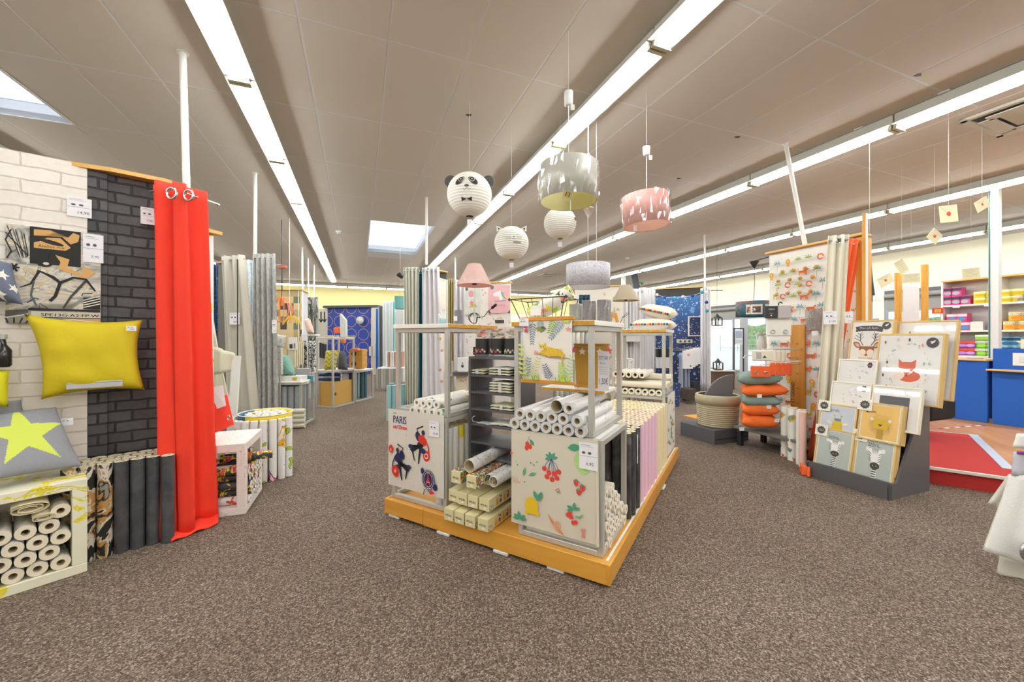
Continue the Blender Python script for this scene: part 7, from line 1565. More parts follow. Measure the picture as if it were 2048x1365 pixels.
for k in range(2): p = P(637, 750 + 9 * k, 7.2); roll(nvr, (p.x, p.y, p.z), (1, 0, 0), ['upper navy roll lying above the cardboard box', 'lower navy roll lying above the cardboard box'][k], 'navy rolls')
tr_ = [roll_proto('teal%d' % k, .53, .036, mat(c, .4, var=.08), mc=mat('d6dcdc')) for k, c in enumerate(('2f4f58', '3c6a7a', '4a7a8c'))]
for i, px in enumerate((697, 703, 709, 719, 727)): g = G(px, 805 - i * 1.2); roll(tr_[i % 3], (g.x, g.y + .1, .032), (0, 0, 1), 'dark teal roll standing in the low frame, %s from the left' % side(ORD[i]), 'teal rolls in the low frame')
boxpx('folded_cloth', 'folded teal cloth on the low frame', 'cloth', 712, 722, 736, 741, 7.9, mat('2f7f80', .7), .1)
boxpx('orange_flower', 'orange artificial flower ball on the tall frame', 'ornament', 666, 679, 655, 667, 7.1, mat('e8703a', .8, var=.3, scale=40), .08, b=.03)
boxpx('orange_cup', 'small orange bowl hanging under the top of the tall frame', 'bowl', 680, 689, 679, 687, 7.1, mat('dd7a3a', .6), .08, b=.02); boxpx('orange_bowl', 'orange bowl on the timber boxes', 'bowl', 703, 716, 697, 702.5, 7.4, mat('e8884a', .6), .1, b=.01)
t = thing('white_fin_vase', 'tall white slanted vase on the tall frame', 'vase', P(688, 674, 7.15)); mb = MB(); mb.prism([(-.05, 0), (.05, 0), (.045, .30), (-.05, .42), (-.06, .4)], -.04, .04, mat('d9dcd2', .5), Matrix.Rotation(R(90), 4, 'X')); mb.build('vase_body', t)
for k, (px, w, c) in enumerate(((655, 14, 'b9ae98'), (668, 10, '9a9a94'), (700, 12, '8a8278'))): boxpx('tray', ['flat woven tray at the left on top of the tall frame', 'grey shallow dish in the middle of the tall frame top', 'brown shallow dish at the right of the tall frame top'][k], 'tray', px - w / 2, px + w / 2, 671, 674.5, 7.05 + .19 * k, mat(c, .6, var=.2), .12)
# blue ring wallpaper wall at the far end
def rings():
    m, nt, b = new_mat('ring_print'); tc = N(nt, 'ShaderNodeTexCoord'); se = N(nt, 'ShaderNodeSeparateXYZ'); nt.links.new(tc.outputs['Object'], se.inputs[0]); co = N(nt, 'ShaderNodeCombineXYZ'); nt.links.new(se.outputs[0], co.inputs[0]); nt.links.new(se.outputs[2], co.inputs[1])
    vo = N(nt, 'ShaderNodeTexVoronoi'); vo.inputs['Scale'].default_value = 2.2; vo.inputs['Randomness'].default_value = 0.; nt.links.new(co.outputs[0], vo.inputs['Vector'])
    r = ramp(nt, [(0, '2546a0'), (.40, '2546a0'), (.401, 'c9906a'), (.44, '2546a0')], 'CONSTANT'); nt.links.new(vo.outputs['Distance'], r.inputs[0]); nt.links.new(r.outputs[0], b.inputs['Base Color']); b.inputs['Roughness'].default_value = .5; return m
F = part(655, 742, 13.6, 13.3, 2.28, rings(), 'far partition with blue wallpaper of copper rings', False, names='blue_ring_wallpaper')
mb = MB(); mb.bbox(-.1, F.L + .3, -.12, .12, 2.281, 2.36, mat('47484a', .6)); mb.build('dark_pelmet', F.t)
a_ = part(634, 655, 13.4, 13.58, 2.26, mat('cfc9b8', .7, var=.05), 'cream wallpaper partition left of the blue ring wall', False); b_ = part(742.5, 757, 13.2, 13.0, 2.26, mat('cdc8bc', .7, var=.05), 'grey cream partition right of the blue ring wall', False)
t = thing('wall_clock', 'round white clock on the blue ring wallpaper', 'clock', P(720, 641, 13.2)); mb = MB(); mb.M = Matrix.Rotation(R(90), 4, 'X'); mb.lathe([(.12, -.02), (.125, .02), (.0001, .03)], mat('dfddd4', .5, var=.1, scale=20), 24); mb.build('clock_face', t); mb = MB(); mb.M = Matrix.Rotation(R(90), 4, 'X'); mb.lathe([(.118, .028), (.13, .03), (.13, -.02)], mat('b9b4a4', .4), 24, cap=False); mb.build('rim', t)
for k, (px, py) in enumerate(((642, 645), (649, 645))): t = thing('hanging_spool', ['left black hook ornament on the cream partition', 'right black hook ornament on the cream partition'][k], 'ornament', P(px, 633, 13.1)); mb = MB(); mb.tube([(0, 0, -.2), (0, 0, .15)], .02, BLK, 6); mb.build('stem', t); mb = MB(); mb.tube([(-.06, 0, -.1), (0, 0, -.2), (.06, 0, -.1)], .02, BLK, 6); mb.build('arm', t)
for k in range(3): boxpx('curtain_pack', 'dark hanging curtain sample by the cream partition, %s from the left' % side(ORD[k]), 'curtain', 637 + 5 * k, 641 + 5 * k, 686 + 1.5 * k, 716 + k, 13.1, mat('33343a', .7), .08, 0, 'dark samples by the cream partition', sup=.3)
for k in range(5): boxpx('curtain_pack', 'grey hanging sample right of the blue ring wall, %s from the left' % side(ORD[k]), 'curtain', 738 + 4 * k, 742 + 4 * k, 694 - 2 * k, 712, 12.8, mat(['c9c8c2', 'a9aaa8'][k % 2], .7), .08, 0, 'grey samples by the blue wall', sup=.4)
F = part(757, 806, 11.6, 11.0, 2.2, mat('dcdcd8', .7, var=.03), 'white partition behind the pale curtains at the far left of the column', False)
cur('white pale curtain hanging left of the centre column', (766, 10.6), (787, 10.4), 603, (766, 787), mat('e3e7e6', .8), 4, .05, z0=.02); cur('slate grey narrow curtain left of the white one', (757, 11.2), (766, 11.1), 612, (758, 766), mat('6a6c72', .8), 2, .04, z0=.02); cur('bright blue narrow curtain top beside the pelmet', (752, 11.6), (756, 11.6), 618, (752, 757), mat('2a78d0', .7), 1, .03, z0=.02)
cur('aqua curtain strip right of the white curtain', (786, 10.3), (791, 10.3), 604, (786, 791), mat('9ac8c4', .8), 1, .03, z0=.02)
boxpx('teal_cube_shade', 'teal striped square lamp shade hanging by the centre column', 'lamp shade', 789, 806, 592, 618, 7.0, marble([(.4, '4f9a9a'), (.6, '77b4b0')], 12, 0, stretch=(1, 1, .01), interp='LINEAR'), .18, sup='up')
for k in range(8): boxpx('fabric_sample', 'white fabric sample on the low rack, %s from the left' % side(ORD[k]), 'sample', 772 + 4.2 * k, 775 + 4.2 * k, 704, 734.5, 9.5, mat(['ecebe6', 'b98a70', 'e9e9e4'][k % 3], .7), .2, 0, 'fabric samples on the low rack')
t = thing('sample_rack', 'white rack carrying the row of fabric samples', 'rack', P(786, 735, 9.5)); mb = MB(); mb.bbox(-.35, .28, -.1, .3, -.03, 0, WPL); mb.build('shelf', t); zf = t.location.z
for x in (-.33, .25): mb = MB(); mb.bbox(x, x + .03, .2, .23, -zf, -.03, WPL); mb.build('leg', t)
for k in range(9): boxpx('curtain_pack', 'grey standing roll below the sample rack, %s from the left' % side(ORD[k]), 'wallpaper roll', 752 + 5 * k, 756.5 + 5 * k, 738, 778 - k * .4, 9.2 + .0 * k, mat(['a9a79f', '8f8e88', 'b9b8b2'][k % 3], .6), .1, 0, 'grey rolls below the sample rack')
aq = [roll_proto('aq%d' % k, .53, .036, mat(c, .35, var=.08), mc=mat('e4ecec')) for k, c in enumerate(('a6cfd2', '8fc0c8', '5fa0b0'))]
for i, (px, py) in enumerate(((778, 842), (788, 841), (784, 834), (797, 836), (806, 838))): g = G(px, py); roll(aq[i % 3], (g.x, g.y, 0), (0, 0, 1), 'pale aqua roll standing left of the plinth, %s one' % side(ORD[i]), 'aqua rolls left of the plinth')
# centre left column with curtains
F = part(846, 893, 6.25, 6.35, 2.31, mat('55534f', .7), 'dark partition with a curved oak top behind the white curtains', over=.12)
pole('white pole above the white and teal curtains', tuple(P(853, 530, 6.2)), tuple(ceil_thing(853, 395)), .02); pole('thin white pole left of the pink lamp shade', tuple(P(911, 560, 10.6)), tuple(ceil_thing(911, 515)), .02)
GG = mat('c4c6b8', .8, var=.05, scale=20)
cur('pale sage eyelet curtain left of the teal one', (808, 5.85), (838, 5.8), 535, (812, 836), GG, 4.5, .03); cur('satin teal curtain between the sage and white curtains', (831, 6.0), (846, 6.0), 541, (834, 850), mat('3a8294', .45, var=.1), 2, .03)
cur('sheer white curtain of the centre column', (845, 5.8), (878, 5.75), 535, (845, 890), mat('e9e7ea', .8), 4, .03); cur('mustard beige curtain right of the floral panel', (895, 6.6), (908, 6.6), 558, (895, 908), mat('b8a878', .8), 3, .03); cur('lilac white sheer curtain behind the pink lamp', (906, 6.9), (930, 6.9), 560, (906, 930), mat('e2dfe6', .8), 3, .03)
F = part(876, 896, 6.1, 6.4, 2.2, marble([(.35, 'efe9da'), (.55, 'ece5d2'), (.62, 'd9c38a'), (.66, 'e8e0d0')], 4, 1), 'cream floral wallpaper strip beside the white curtain', False, names='floral_wallpaper')
t = thing('spotlight', 'small black spotlight beside the sage curtain', 'spotlight', P(801, 552, 5.9)); mb = MB(); mb.cyl((-.03, 0, .03), (.03, 0, -.03), .04, BLK, r1=.025); mb.build('lamp_head', t); mb = MB(); mb.tube([(0, 0, 0), (.1, .1, .02)], .008, BLK, 6); mb.build('arm', t)
for k, (px, py, c) in enumerate(((880, 678, 'd9bd5a'), (884, 701, 'd8aa9a'), (880, 740, 'b8a060'), (883, 763, 'd0a898'))): t = thing('paper_dot', ['topmost gold', 'second pink', 'third gold', 'lowest pink'][k] + ' paper dot of the garland by the white curtain', 'garland dot', P(px, py, 5.6)); mb = MB(); mb.M = Matrix.Rotation(R(90), 4, 'X'); mb.lathe([(.0001, 0), (.022, .001), (.022, -.003), (.0001, -.004)], mat(c, .6), 14, cap=False); mb.build('dot', t); mb = MB(); mb.tube([(0, 0, -.08), (0, 0, .25)], .001, ink('e0d8c8'), 4); mb.build('string', t)
# pink floret partition with canvases
FLR = sprinkle('efeae4', ['e8a8a8', 'b8cfb4', 'e8d8a8', 'c8b8d0', 'e89a98'], 12, .22, noise=.5)
F = part(922, 1021, 7.4, 7.3, 2.28, FLR, 'partition with pastel floret wallpaper behind the pink lamp', names='floret_wallpaper')
def canv(px0, px1, py0, py1, d, m, label, fn, w=.3, h=.4):
    p0, p1 = P(px0, py1, d), P(px1, py0, d); t = thing('canvas_print', label, 'picture', p0); W_, H_ = p1.x - p0.x, p1.z - p0.z; mb = MB(); mb.bbox(0, W_, 0, .02, 0, H_, m, .002); a = Art(mb, (0, 0, 0), (1, 0, 0), (0, 0, 1)); a.k = 3; s0 = a.pt; a.pt = lambda x, y: s0(x * W_ / w, y * H_ / h); fn(a); mb.build('canvas', t); return t
def unicorn(a):
    a.poly([(.06, .27), (.1, .3), (.17, .33), (.19, .3), (.2, .2), (.16, .18), (.14, .24), (.08, .24)], 'f4eeee'); a.up()
    for k, c in enumerate(('8fc89a', '6ab0c8', '9a8ad0', 'e8a070', 'e8d070')): a.leaf(.17 + .008 * k, .33 - .015 * k, .13, .03, -70 + 8 * k, c)
    a.line([(.13, .33), (.11, .38)], .008, 'e8c87a'); a.line([(.08, .17), (.24, .18)], .01, '8a8a9a'); a.text('licorne', .1, .1, .05, 'b08890'); a.ell(.05, .37, .025, .03, '5a6a78')
    [a.poly(q, '4a4a4a') for q in ([(0, 0), (.04, 0), (0, .05)], [(.3, 0), (.26, 0), (.3, .05)])]
canv(977, 1020, 571, 627, 7.305, mat('e4b4b8', .5), 'pink canvas with a white unicorn and rainbow mane', unicorn)
def tropic(a):
    a.ell(.13, .3, .05, .05, 'e0a0a8'); a.ring(.16, .17, .08, .008, 'f4f2ee', 20); a.ell(.14, .17, .03, .045, 'e88a98'); a.ell(.05, .37, .025, .03, '5a6a58')
    for k in range(8): a.leaf(.09 + .02 * k, .1, .06, .02, 30 + 12 * k, ['d9c83a', 'b8b040'][k % 2])
    a.line([(.02, .2), (.28, .2)], .006, 'f4f2ee')
canv(928, 961, 574, 630, 7.355, mat('d9ddd4', .5), 'pale canvas with a pink pineapple and yellow leaves', tropic)
boxpx('rainbow_ornament', 'small rainbow shelf ornament under the unicorn canvas', 'ornament', 990, 1008, 640, 647, 7.15, mat('3a3230', .6), .06, art=lambda a, w, h: [a.ring(w * .5, h * .9, w * (.18 + .08 * k), w * .05, c, 10, 0, 180) for k, c in enumerate(('d97a6a', 'e0b43a', '9ab87a'))])
boxpx('sewing_box', 'pale lidded box behind the potpourri tubs', 'box', 986, 1020, 652, 690, 7.0, mat('e6dcd4', .6, var=.1), .3); boxpx('baby_bag', 'white pouch with a small bear drawing below the black gift box', 'pouch', 915, 935, 716, 744, 5.6, ink('e4e4e6'), .08, art=lambda a, w, h: (a.ell(w * .5, h * .4, w * .14, h * .12, '55555a'), a.ell(w * .5, h * .6, w * .08, h * .07, '8a8a90')))
boxpx('dark_shelf', 'grey shelf unit behind the centre display, pink items on it', 'shelf', 905, 936, 745, 752, 5.7, mat('5a5a5e', .5), .3); boxpx('basket_pink', 'beige fabric basket behind the centre display', 'basket', 912, 934, 752, 788, 5.8, marble([(.5, 'd9cfb8'), (.62, 'c9a090')], 14, 1), .3)
t = thing('metal_display_frame', 'grey rack under the fabric basket behind the centre display', 'display frame', P(920, 0, 5.9)); t.location.z = 0
for x in (-.12, .12): mb = MB(); mb.bbox(x - .015, x + .015, 0, .03, 0, .9, STEEL); mb.build('post', t)
for z in (.38, .70): mb = MB(); mb.bbox(-.15, .15, -.15, .3, z - .02, z, STEEL); mb.build('shelf', t)
# low stock seen through the centre display
F = part(1022, 1046, 12.5, 12.4, 1.45, mat('b9bdc2', .6, var=.08), 'low grey display back seen beside the leopard hanging', False)
for k, px in enumerate((1108, 1128, 1150, 1170)): cur('pale curtain seen between the stands, %s from the left' % side(ORD[k]), (px, 7.4), (px + 18, 7.4), 660, (px, px + 18), mat(['dedee0', 'c9ccd2', 'e2ddd2', 'cfd4da'][k], .8), 2, .04, z0=.02, group='pale curtains seen between the stands')
# white and beige displays right of the centre
F = part(1150, 1247, 8.05, 7.95, 2.3, sprinkle('e7e0d2', ['c9b48a', 'cfc2a4', 'b8a888'], 5, .2, noise=.6), 'beige floral partition behind the taupe lamp', names='floral_wallpaper')
cur('deep teal curtain behind the dark wrapped blocks', (1158, 7.7), (1180, 7.7), 590, (1158, 1180), mat('24506a', .7, var=.1), 3, .04); cur('white sheer curtain left of the starry partition', (1250, 7.3), (1280, 7.3), 578, (1250, 1280), mat('e6e4e4', .8), 5, .035); cur('pale grey sheer curtain touching the starry partition', (1280, 7.5), (1305, 7.6), 576, (1280, 1305), mat('d9d9dc', .8), 5, .035)
p = P(1243, 585, 7.4); 
t = thing('curtain_rod', 'short steel rod with a round finial above the white sheer curtain', 'rod', P(1284, 583, 7.35)); mb = MB(); mb.cyl((-.3, 0, 0), (.0, 0, 0), .012, CHR); mb.build('rod', t); mb = MB(); mb.lathe([(.0001, -.04), (.04, 0), (.0001, .04)], mat('dcdad0', .4), 14); mb.build('finial', t)
t = thing('small_plant', 'small green plant on top of the white partition', 'plant', P(1284, 580, 7.45)); t.location.z = 2.25
for k in range(9): mb = MB(); a = R(40 * k); mb.add([(0, 0, 0), (.03 * math.cos(a + .5), .03 * math.sin(a + .5), .05), (.08 * math.cos(a), .08 * math.sin(a), .07), (.03 * math.cos(a - .5), .03 * math.sin(a - .5), .04)], [(0, 1, 2, 3)], mat('5a9a4a', .6)); mb.build('leaf', t)
t = thing('ceiling_brace', 'dark steel brace coming down from the ceiling behind the lamp', 'beam', ceil_thing(1252, 520, CE)); t.location = P(1252, 548, 13.6); t.location.z = 0
mb = MB(); A, B = P(1262, 548, 13.6) - t.location, P(1279, 588, 13.6) - t.location; A.z = CE; mb.add([tuple(A + Vector((-.02, 0, 0))), tuple(A + Vector((.2, 0, 0))), tuple(B + Vector((.12, 0, -.3))), tuple(B + Vector((-.12, 0, -.3)))], [(0, 1, 2, 3)], mat('3c4046', .5)); mb.build('steel_brace', t, solid=.1); mb = MB(); mb.bbox(-.14, .0, .02, .1, 0, CE, mat('a9aba8', .5)); mb.build('grey_column', t)
boxpx('carton', 'grey topped white carton on the pale stand behind the taupe lamp', 'box', 1246, 1280, 666, 684, 7.0, mat('cfcfd0', .6), .3); 
for k in range(3): boxpx('folded_set', 'white folded linen set with black print under the taupe lamp, %s from the left' % side(ORD[k]), 'linen', 1232 + 12 * k, 1243 + 12 * k, 718, 738, 5.4, marble([(.5, 'e8e8e6'), (.6, '3c3c3c')], 30, 2), .12, 0, 'linen sets under the taupe lamp')
t = thing('metal_display_frame', 'pale stand holding the printed linen sets', 'display frame', P(1248, 740, 5.5)); t.location.z = 0; zf = EYE + (HORIZON - 738) * 5.4 / FOC
mb = MB(); mb.bbox(-.16, .16, -.15, .15, zf - .02, zf, STEEL); mb.build('shelf', t)
for x in (-.15, .13): mb = MB(); mb.bbox(x, x + .02, .1, .13, 0, zf - .02, STEEL); mb.build('post', t)
# starry night partition
def stars():
    m, nt, b = new_mat('starry_print'); tc = N(nt, 'ShaderNodeTexCoord'); se = N(nt, 'ShaderNodeSeparateXYZ'); nt.links.new(tc.outputs['Object'], se.inputs[0])
    mr = N(nt, 'ShaderNodeMapRange'); mr.inputs[1].default_value = .8; mr.inputs[2].default_value = 2.2; nt.links.new(se.outputs[2], mr.inputs[0]); r = ramp(nt, [(0, '26335a'), (.5, '24407a'), (.85, '2f6aa8'), (1, '3f86c8')]); nt.links.new(mr.outputs[0], r.inputs[0]); prev = r.outputs[0]
    for sc, th, c in ((9, .12, 'b8d0ee'), (22, .13, 'e8f0fa'), (4.5, .11, '6f9fd4')):
        v = N(nt, 'ShaderNodeTexVoronoi'); v.inputs['Scale'].default_value = sc; nt.links.new(tc.outputs['Object'], v.inputs['Vector']); mm = N(nt, 'ShaderNodeMapRange'); mm.inputs[1].default_value = th; mm.inputs[2].default_value = th * 2; mm.inputs[3].default_value = .9; mm.inputs[4].default_value = 0; nt.links.new(v.outputs['Distance'], mm.inputs[0])
        mx = N(nt, 'ShaderNodeMix', data_type='RGBA'); mx.inputs[7].default_value = srgb(c); nt.links.new(mm.outputs[0], mx.inputs[0]); nt.links.new(prev, mx.inputs[6]); prev = mx.outputs[2]
    nt.links.new(prev, b.inputs['Base Color']); b.inputs['Roughness'].default_value = .5; return m
SF2 = part(1310, 1405, 8.35, 7.95, 2.28, stars(), 'partition with starry night wallpaper and pompom garland', names='starry_wallpaper')
mb = MB(); mb.box(0, SF2.L, -.001, .0035, 2.12, 2.278, mat('3b3836', .7)); mb.build('dark_top_band', SF2.t)
cur('silver grey damask strip at the left of the starry paper', (1304, 8.2), (1311, 8.2), 580, (1304, 1311), marble([(.4, 'b9b9c0'), (.6, 'd4d2d2')], 12, 1), 1, .02)
cur('white curtain closing the right side of the starry partition', (1401, 7.8), (1422, 7.7), 576, (1401, 1421), mat('eaeaec', .8), 4, .03, z0=.02); pole('thin white pole above the starry partition', tuple(P(1410, 585, 8.3)), tuple(ceil_thing(1409, 470)), .02)
g = thing('pompom_garland', 'garland of white, blue and teal pompoms on the starry partition', 'garland', P(1360, 595, 7.9)); c = g.location
pm = ((1314, 590, 'eeece4'), (1330, 595, '2a50b0'), (1349, 596, '5ab4e0'), (1366, 594, 'eeece4'), (1385, 592, '28489a'), (1404, 585, '2aa0b8'), (1413, 585, 'eeece4'), (1413, 605, '2a3a90'), (1414, 622, '2a9ab4'))
for px, py, k_ in pm: mb = MB(); d_ = lerp(8.2, 7.6, (px - 1310) / 105); p = P(px, py, d_) - c; mb.lathe([(.0001, -.033), (.024, -.024), (.034, 0), (.024, .024), (.0001, .033)], mat(k_, .9, bump=.5, bscale=80), 10, tuple(p)); mb.build('pompom', g)
mb = MB(); mb.tube([P(px, py, lerp(8.2, 7.6, (px - 1310) / 105)) - c for px, py, _ in pm], .004, ink('eeeeee'), 5); mb.build('string', g)
def ppic(label, px0, px1, py0, py1, d, fm, im, fn=None):
    p0, p1 = P(px0, py1, d), P(px1, py0, d); t = thing('framed_picture', label, 'picture', p0); W_, H_ = p1.x - p0.x, p1.z - p0.z
    for q in ((0, W_, 0, .02), (0, W_, H_ - .02, H_), (0, .02, .02, H_ - .02), (W_ - .02, W_, .02, H_ - .02)): mb = MB(); mb.bbox(q[0], q[1], 0, .03, q[2], q[3], fm, .002); mb.build('frame_bar', t)
    mb = MB(); mb.box(.02, W_ - .02, .01, .02, .02, H_ - .02, im); mb.build('print', t); return t
ppic('pale framed constellation print on the starry partition', 1377, 1403, 633, 673, 7.85, mat('e0dccc', .5), sprinkle('1d2d58', ['e8f0fa', 'c8d8f0'], 30, .2))
t = thing('coat_hook_rail', 'pale coat hook rail with black star shapes on the starry paper', 'coat rack', P(1354, 687, 8.0)); mb = MB(); mb.bbox(0, .32, 0, .02, 0, .08, mat('e2dac4', .5)); mb.build('rail_board', t)
for k in range(3): mb = MB(); mb.M = Matrix.Translation((.07 + .09 * k, -.004, .04)) @ Matrix.Rotation(R(90), 4, 'X'); mb.prism([(.03 * math.cos(R(36 * i + 18)) * (1 if i % 2 == 0 else .5), .03 * math.sin(R(36 * i + 18)) * (1 if i % 2 == 0 else .5)) for i in range(10)], 0, .01, mat('3a3a3a', .5)); mb.build('star_hook', t)
for k in range(3): boxpx('curtain_pack', 'black curtain pack on the starry partition, %s from the left' % side(ORD[k]), 'curtain', 1313 + 8 * k, 1322 + 9 * k, 698, 715, 7.8 - .05 * k, mat('222226', .5), .05, 0, 'black packs on the starry partition', sup=.5); boxpx('curtain_pack', 'white curtain pack below the black ones, %s from the left' % side(ORD[k]), 'curtain', 1313 + 8 * k, 1324 + 9 * k, 715.5, 737, 7.8 - .05 * k, mat('dcdce4', .6), .05, 0, 'white packs on the starry partition', sup=.5)
for k in range(4): boxpx('curtain_pack', 'white eyelet curtain pack right of the starry paper, %s back' % side(ORD[k]), 'curtain', 1367 + 7 * k, 1386 + 5 * k, 702 - 2 * k, 738 - 3 * k, 7.3 + .07 * k, mat('e6e6ea', .6), .05, 0, 'white eyelet packs on the starry partition', sup=.8, art=(lambda a, w, h: (a.rect(w * .4, h * .7, w * .25, h * .15, 'e89a8a'), a.ell(w * .75, h * .15, w * .1, h * .06, '8a8a8a'))) if k == 0 else None)
cur('crumpled clear film hanging before the starry wallpaper', (1359, 7.6), (1377, 7.6), 706, (1355, 1382), mat('aab4c4', .3, var=.2, scale=40), 3, .04, z0=.02)
for k in range(5): p = P(1338 + 4.2 * k, 0, 7.1); roll(roll_proto('navydots', .43, .03, sprinkle('2a3a68', ['c8d4ea'], 30, .2)), (p.x, p.y, .0), (.12, .05, 1), 'navy starry roll leaning at the foot of the starry partition, %s from the left' % side(ORD[k]), 'navy starry rolls')
boxpx('storage_box', 'dark brown storage box at the foot of the starry partition', 'box', 1374, 1393, 779, 801, 7.3, mat('4a3c34', .7), .3); boxpx('storage_box', 'black storage box right of the brown one', 'box', 1388, 1400, 764, 797, 7.6, mat('26262a', .6), .3)
t = thing('orange_floor_mat', 'triangle of orange mat on the carpet behind the plinth', 'mat', G(1392, 836, 0)); q = [G(1366, 832) - t.location, G(1402, 841) - t.location, G(1402, 829) - t.location]; mb = MB(); mb.prism([(v.x, v.y) for v in q][::1], .0, .006, mat('d9963a', .8)); mb.build('mat_body', t)
t = thing('curtain_rod', 'thin dark rod end right of the starry partition', 'rod', P(1422, 581, 7.7)); mb = MB(); mb.cyl((0, 0, 0), (.22, -.02, 0), .008, BLK); mb.build('rod', t)
# things by the glass door
def lantern(label, px, pyb, d, h, hang=False):
    t = thing('metal_lantern', label, 'lantern', P(px, pyb, d)); w = h * .30; mb = MB(); mb.bbox(-w, w, -w, w, 0, h * .06, BLK); mb.build('base', t)
    for x in (-1, 1):
        for y in (-1, 1): mb = MB(); mb.box(x * w * .9 - .01, x * w * .9 + .01, y * w * .9 - .01, y * w * .9 + .01, h * .06, h * .6, BLK); mb.build('post', t)
    mb = MB(); mb.lathe([(w * 1.5, h * .6), (w * .5, h * .8), (w * .3, h * .9), (.004, h)], BLK, 4); o = mb.build('roof', t); o.rotation_euler = (0, 0, R(45)); mb = MB(); mb.cyl((0, 0, h * .06), (0, 0, h * .4), w * .5, mat('e6e2d0', .6)); mb.build('candle', t)
    if hang: mb = MB(); mb.tube([(0, 0, h), (0, 0, CE - t.location.z)], .003, BLK, 5); mb.build('cord', t)
lantern('black metal lantern hanging in front of the glass door', 1434, 652, 9.5, .30, True); lantern('black metal lantern standing on a dark shelf by the door', 1436, 740, 9.5, .28)
t = thing('low_cabinet', 'low dark wooden shelf under the standing lantern', 'cabinet', P(1438, 740, 9.6)); zf = t.location.z; mb = MB(); mb.bbox(-.22, .3, -.2, .3, -.03, 0, mat('e4e2dc', .5)); mb.build('white_top', t); mb = MB(); mb.bbox(-.2, .28, -.18, .28, -zf, -.03, mat('5a4034', .6, var=.1)); mb.build('cabinet_body', t)
t = thing('door_notice', 'narrow framed notice standing by the glass door', 'notice', P(1478, 745, 12.0)); zf = t.location.z
mb = MB(); [mb.box(x, x + .03, 0, .03, -zf, 1.35, mat('35383e', .5)) for x in (-.16, .13)]; mb.box(-.16, .16, 0, .03, 1.33, 1.36, mat('35383e', .5)); mb.build('stand_frame', t)
mb = MB(); mb.box(-.12, .12, .01, .02, .85, 1.32, ink('e8ecf2')); a = Art(mb, (-.12, .01, .85), (1, 0, 0), (0, 0, 1)); a.rect(.02, .2, .2, .22, 'a9b8cc'); [a.rect(.02, .05 + .04 * k, .2, .012, '8a9ab0') for k in range(3)]; mb.build('notice_sheet', t)
boxpx('pillar', 'pale grey square pillar between the glass door panes', 'pillar', 1485, 1496, 626, 752, 12.2, mat('b9bcc2', .6), .15)
t = thing('pendant_lamp', 'photo print drum shade hanging from a black cone by the jungle wall', 'pendant lamp', P(1507, 634, 5.0)); c = t.location; r_ = .2; zh = (P(0, 604, 5) - P(0, 634, 5)).z
PH = marble([(.25, '1f5a68'), (.4, '2f7f88'), (.5, '245a70'), (.6, '9a5a48'), (.64, '2a6a78')], 9, 1.5, interp='LINEAR'); mb = MB(); mb.lathe([(r_, 0), (r_, zh)], PH, 30, cap=False); mb.build('drum_shade', t, solid=.003)
mb = MB()
for a0, w_, cc, im in ((-112, 36, 'e8e4de', '6a4a40'), (-70, 30, 'cfe0dc', 'b8d8b8'), (-138, 14, 'e6dcd0', 'd88a5a')):
    n = 4; vs = [((r_ + .004) * math.cos(R(a0 + w_ * (i / n - .5))), (r_ + .004) * math.sin(R(a0 + w_ * (i / n - .5))), z) for i in range(n + 1) for z in (zh * .12, zh * .75)]; mb.add(vs, [(2 * i, 2 * i + 2, 2 * i + 3, 2 * i + 1) for i in range(n)], mat(cc, .4)); 
    vs = [((r_ + .006) * math.cos(R(a0 + w_ * .7 * (i / n - .5))), (r_ + .006) * math.sin(R(a0 + w_ * .7 * (i / n - .5))), z) for i in range(n + 1) for z in (zh * .22, zh * .62)]; mb.add(vs, [(2 * i, 2 * i + 2, 2 * i + 3, 2 * i + 1) for i in range(n)], marble([(.4, im), (.55, '2a3a40'), (.65, 'e0d0c0')], 30, 1))
mb.build('printed_photos', t)
mb = MB(); zc = (P(0, 524, 5) - P(0, 634, 5)).z; mb.tube([(0, 0, zh), (.015, 0, zc * .6), (.01, 0, zc - .05)], .003, BLK, 6); mb.build('cord', t); mb = MB(); mb.lathe([(.055, zc + .005), (.055, zc), (.008, zc - .08)], BLK, 20, (.01, 0, 0)); mb.build('canopy_cone', t)
mb = MB(); mb.tube([(.01, 0, zc + .01), tuple(P(1545, 512, 4.85) - c)], .006, BLK, 6); mb.build('support_rod', t)
# ---------------- hanging lamps and lanterns ----------------
PAP = mat('ecebe3', .8, var=.02, scale=3)
def sphere(label, px, py, rp, d, extra=None, holder=None, cord_top=None, tagp=None, ears=None, name='paper_lantern'):
    r = rp * d / FOC; c = P(px, py, d); t = thing(name, label, 'paper lantern', c); n = 22; prof = []
    for k in range(n * 4 + 1):
        a = -math.pi / 2 + math.pi * (.06 + .88 * k / (n * 4)); q = r * (.985 + .03 * abs(math.sin(2 * math.pi * k / 8))); prof.append((q * math.cos(a), r * .98 * math.sin(a)))
    mb = MB(); mb.lathe(prof, PAP, 40, cap=False); mb.build('paper_globe', t)
    mb = MB(); mb.tube([(.18 * r * math.cos(v), .18 * r * math.sin(v), -r * .97) for v in [i * math.pi / 8 for i in range(16)]], .003, STEEL, 5, True); mb.build('bottom_ring', t)
    mb = MB(); mb.tube([(0, 0, r * .9), (0, 0, CE - c.z)], .0014, ink('e4e4e0'), 5); mb.build('string', t)
    mb = MB(); mb.box(-.022, .022, 0, .001, -r - .075, -r - .025, ink('eeeef2')); mb.build('price_tag', t); mb = MB(); mb.tube([(0, 0, -r), (0, .0, -r - .03)], .001, ink('dddddd'), 4); mb.build('tag_string', t)
    return t, r
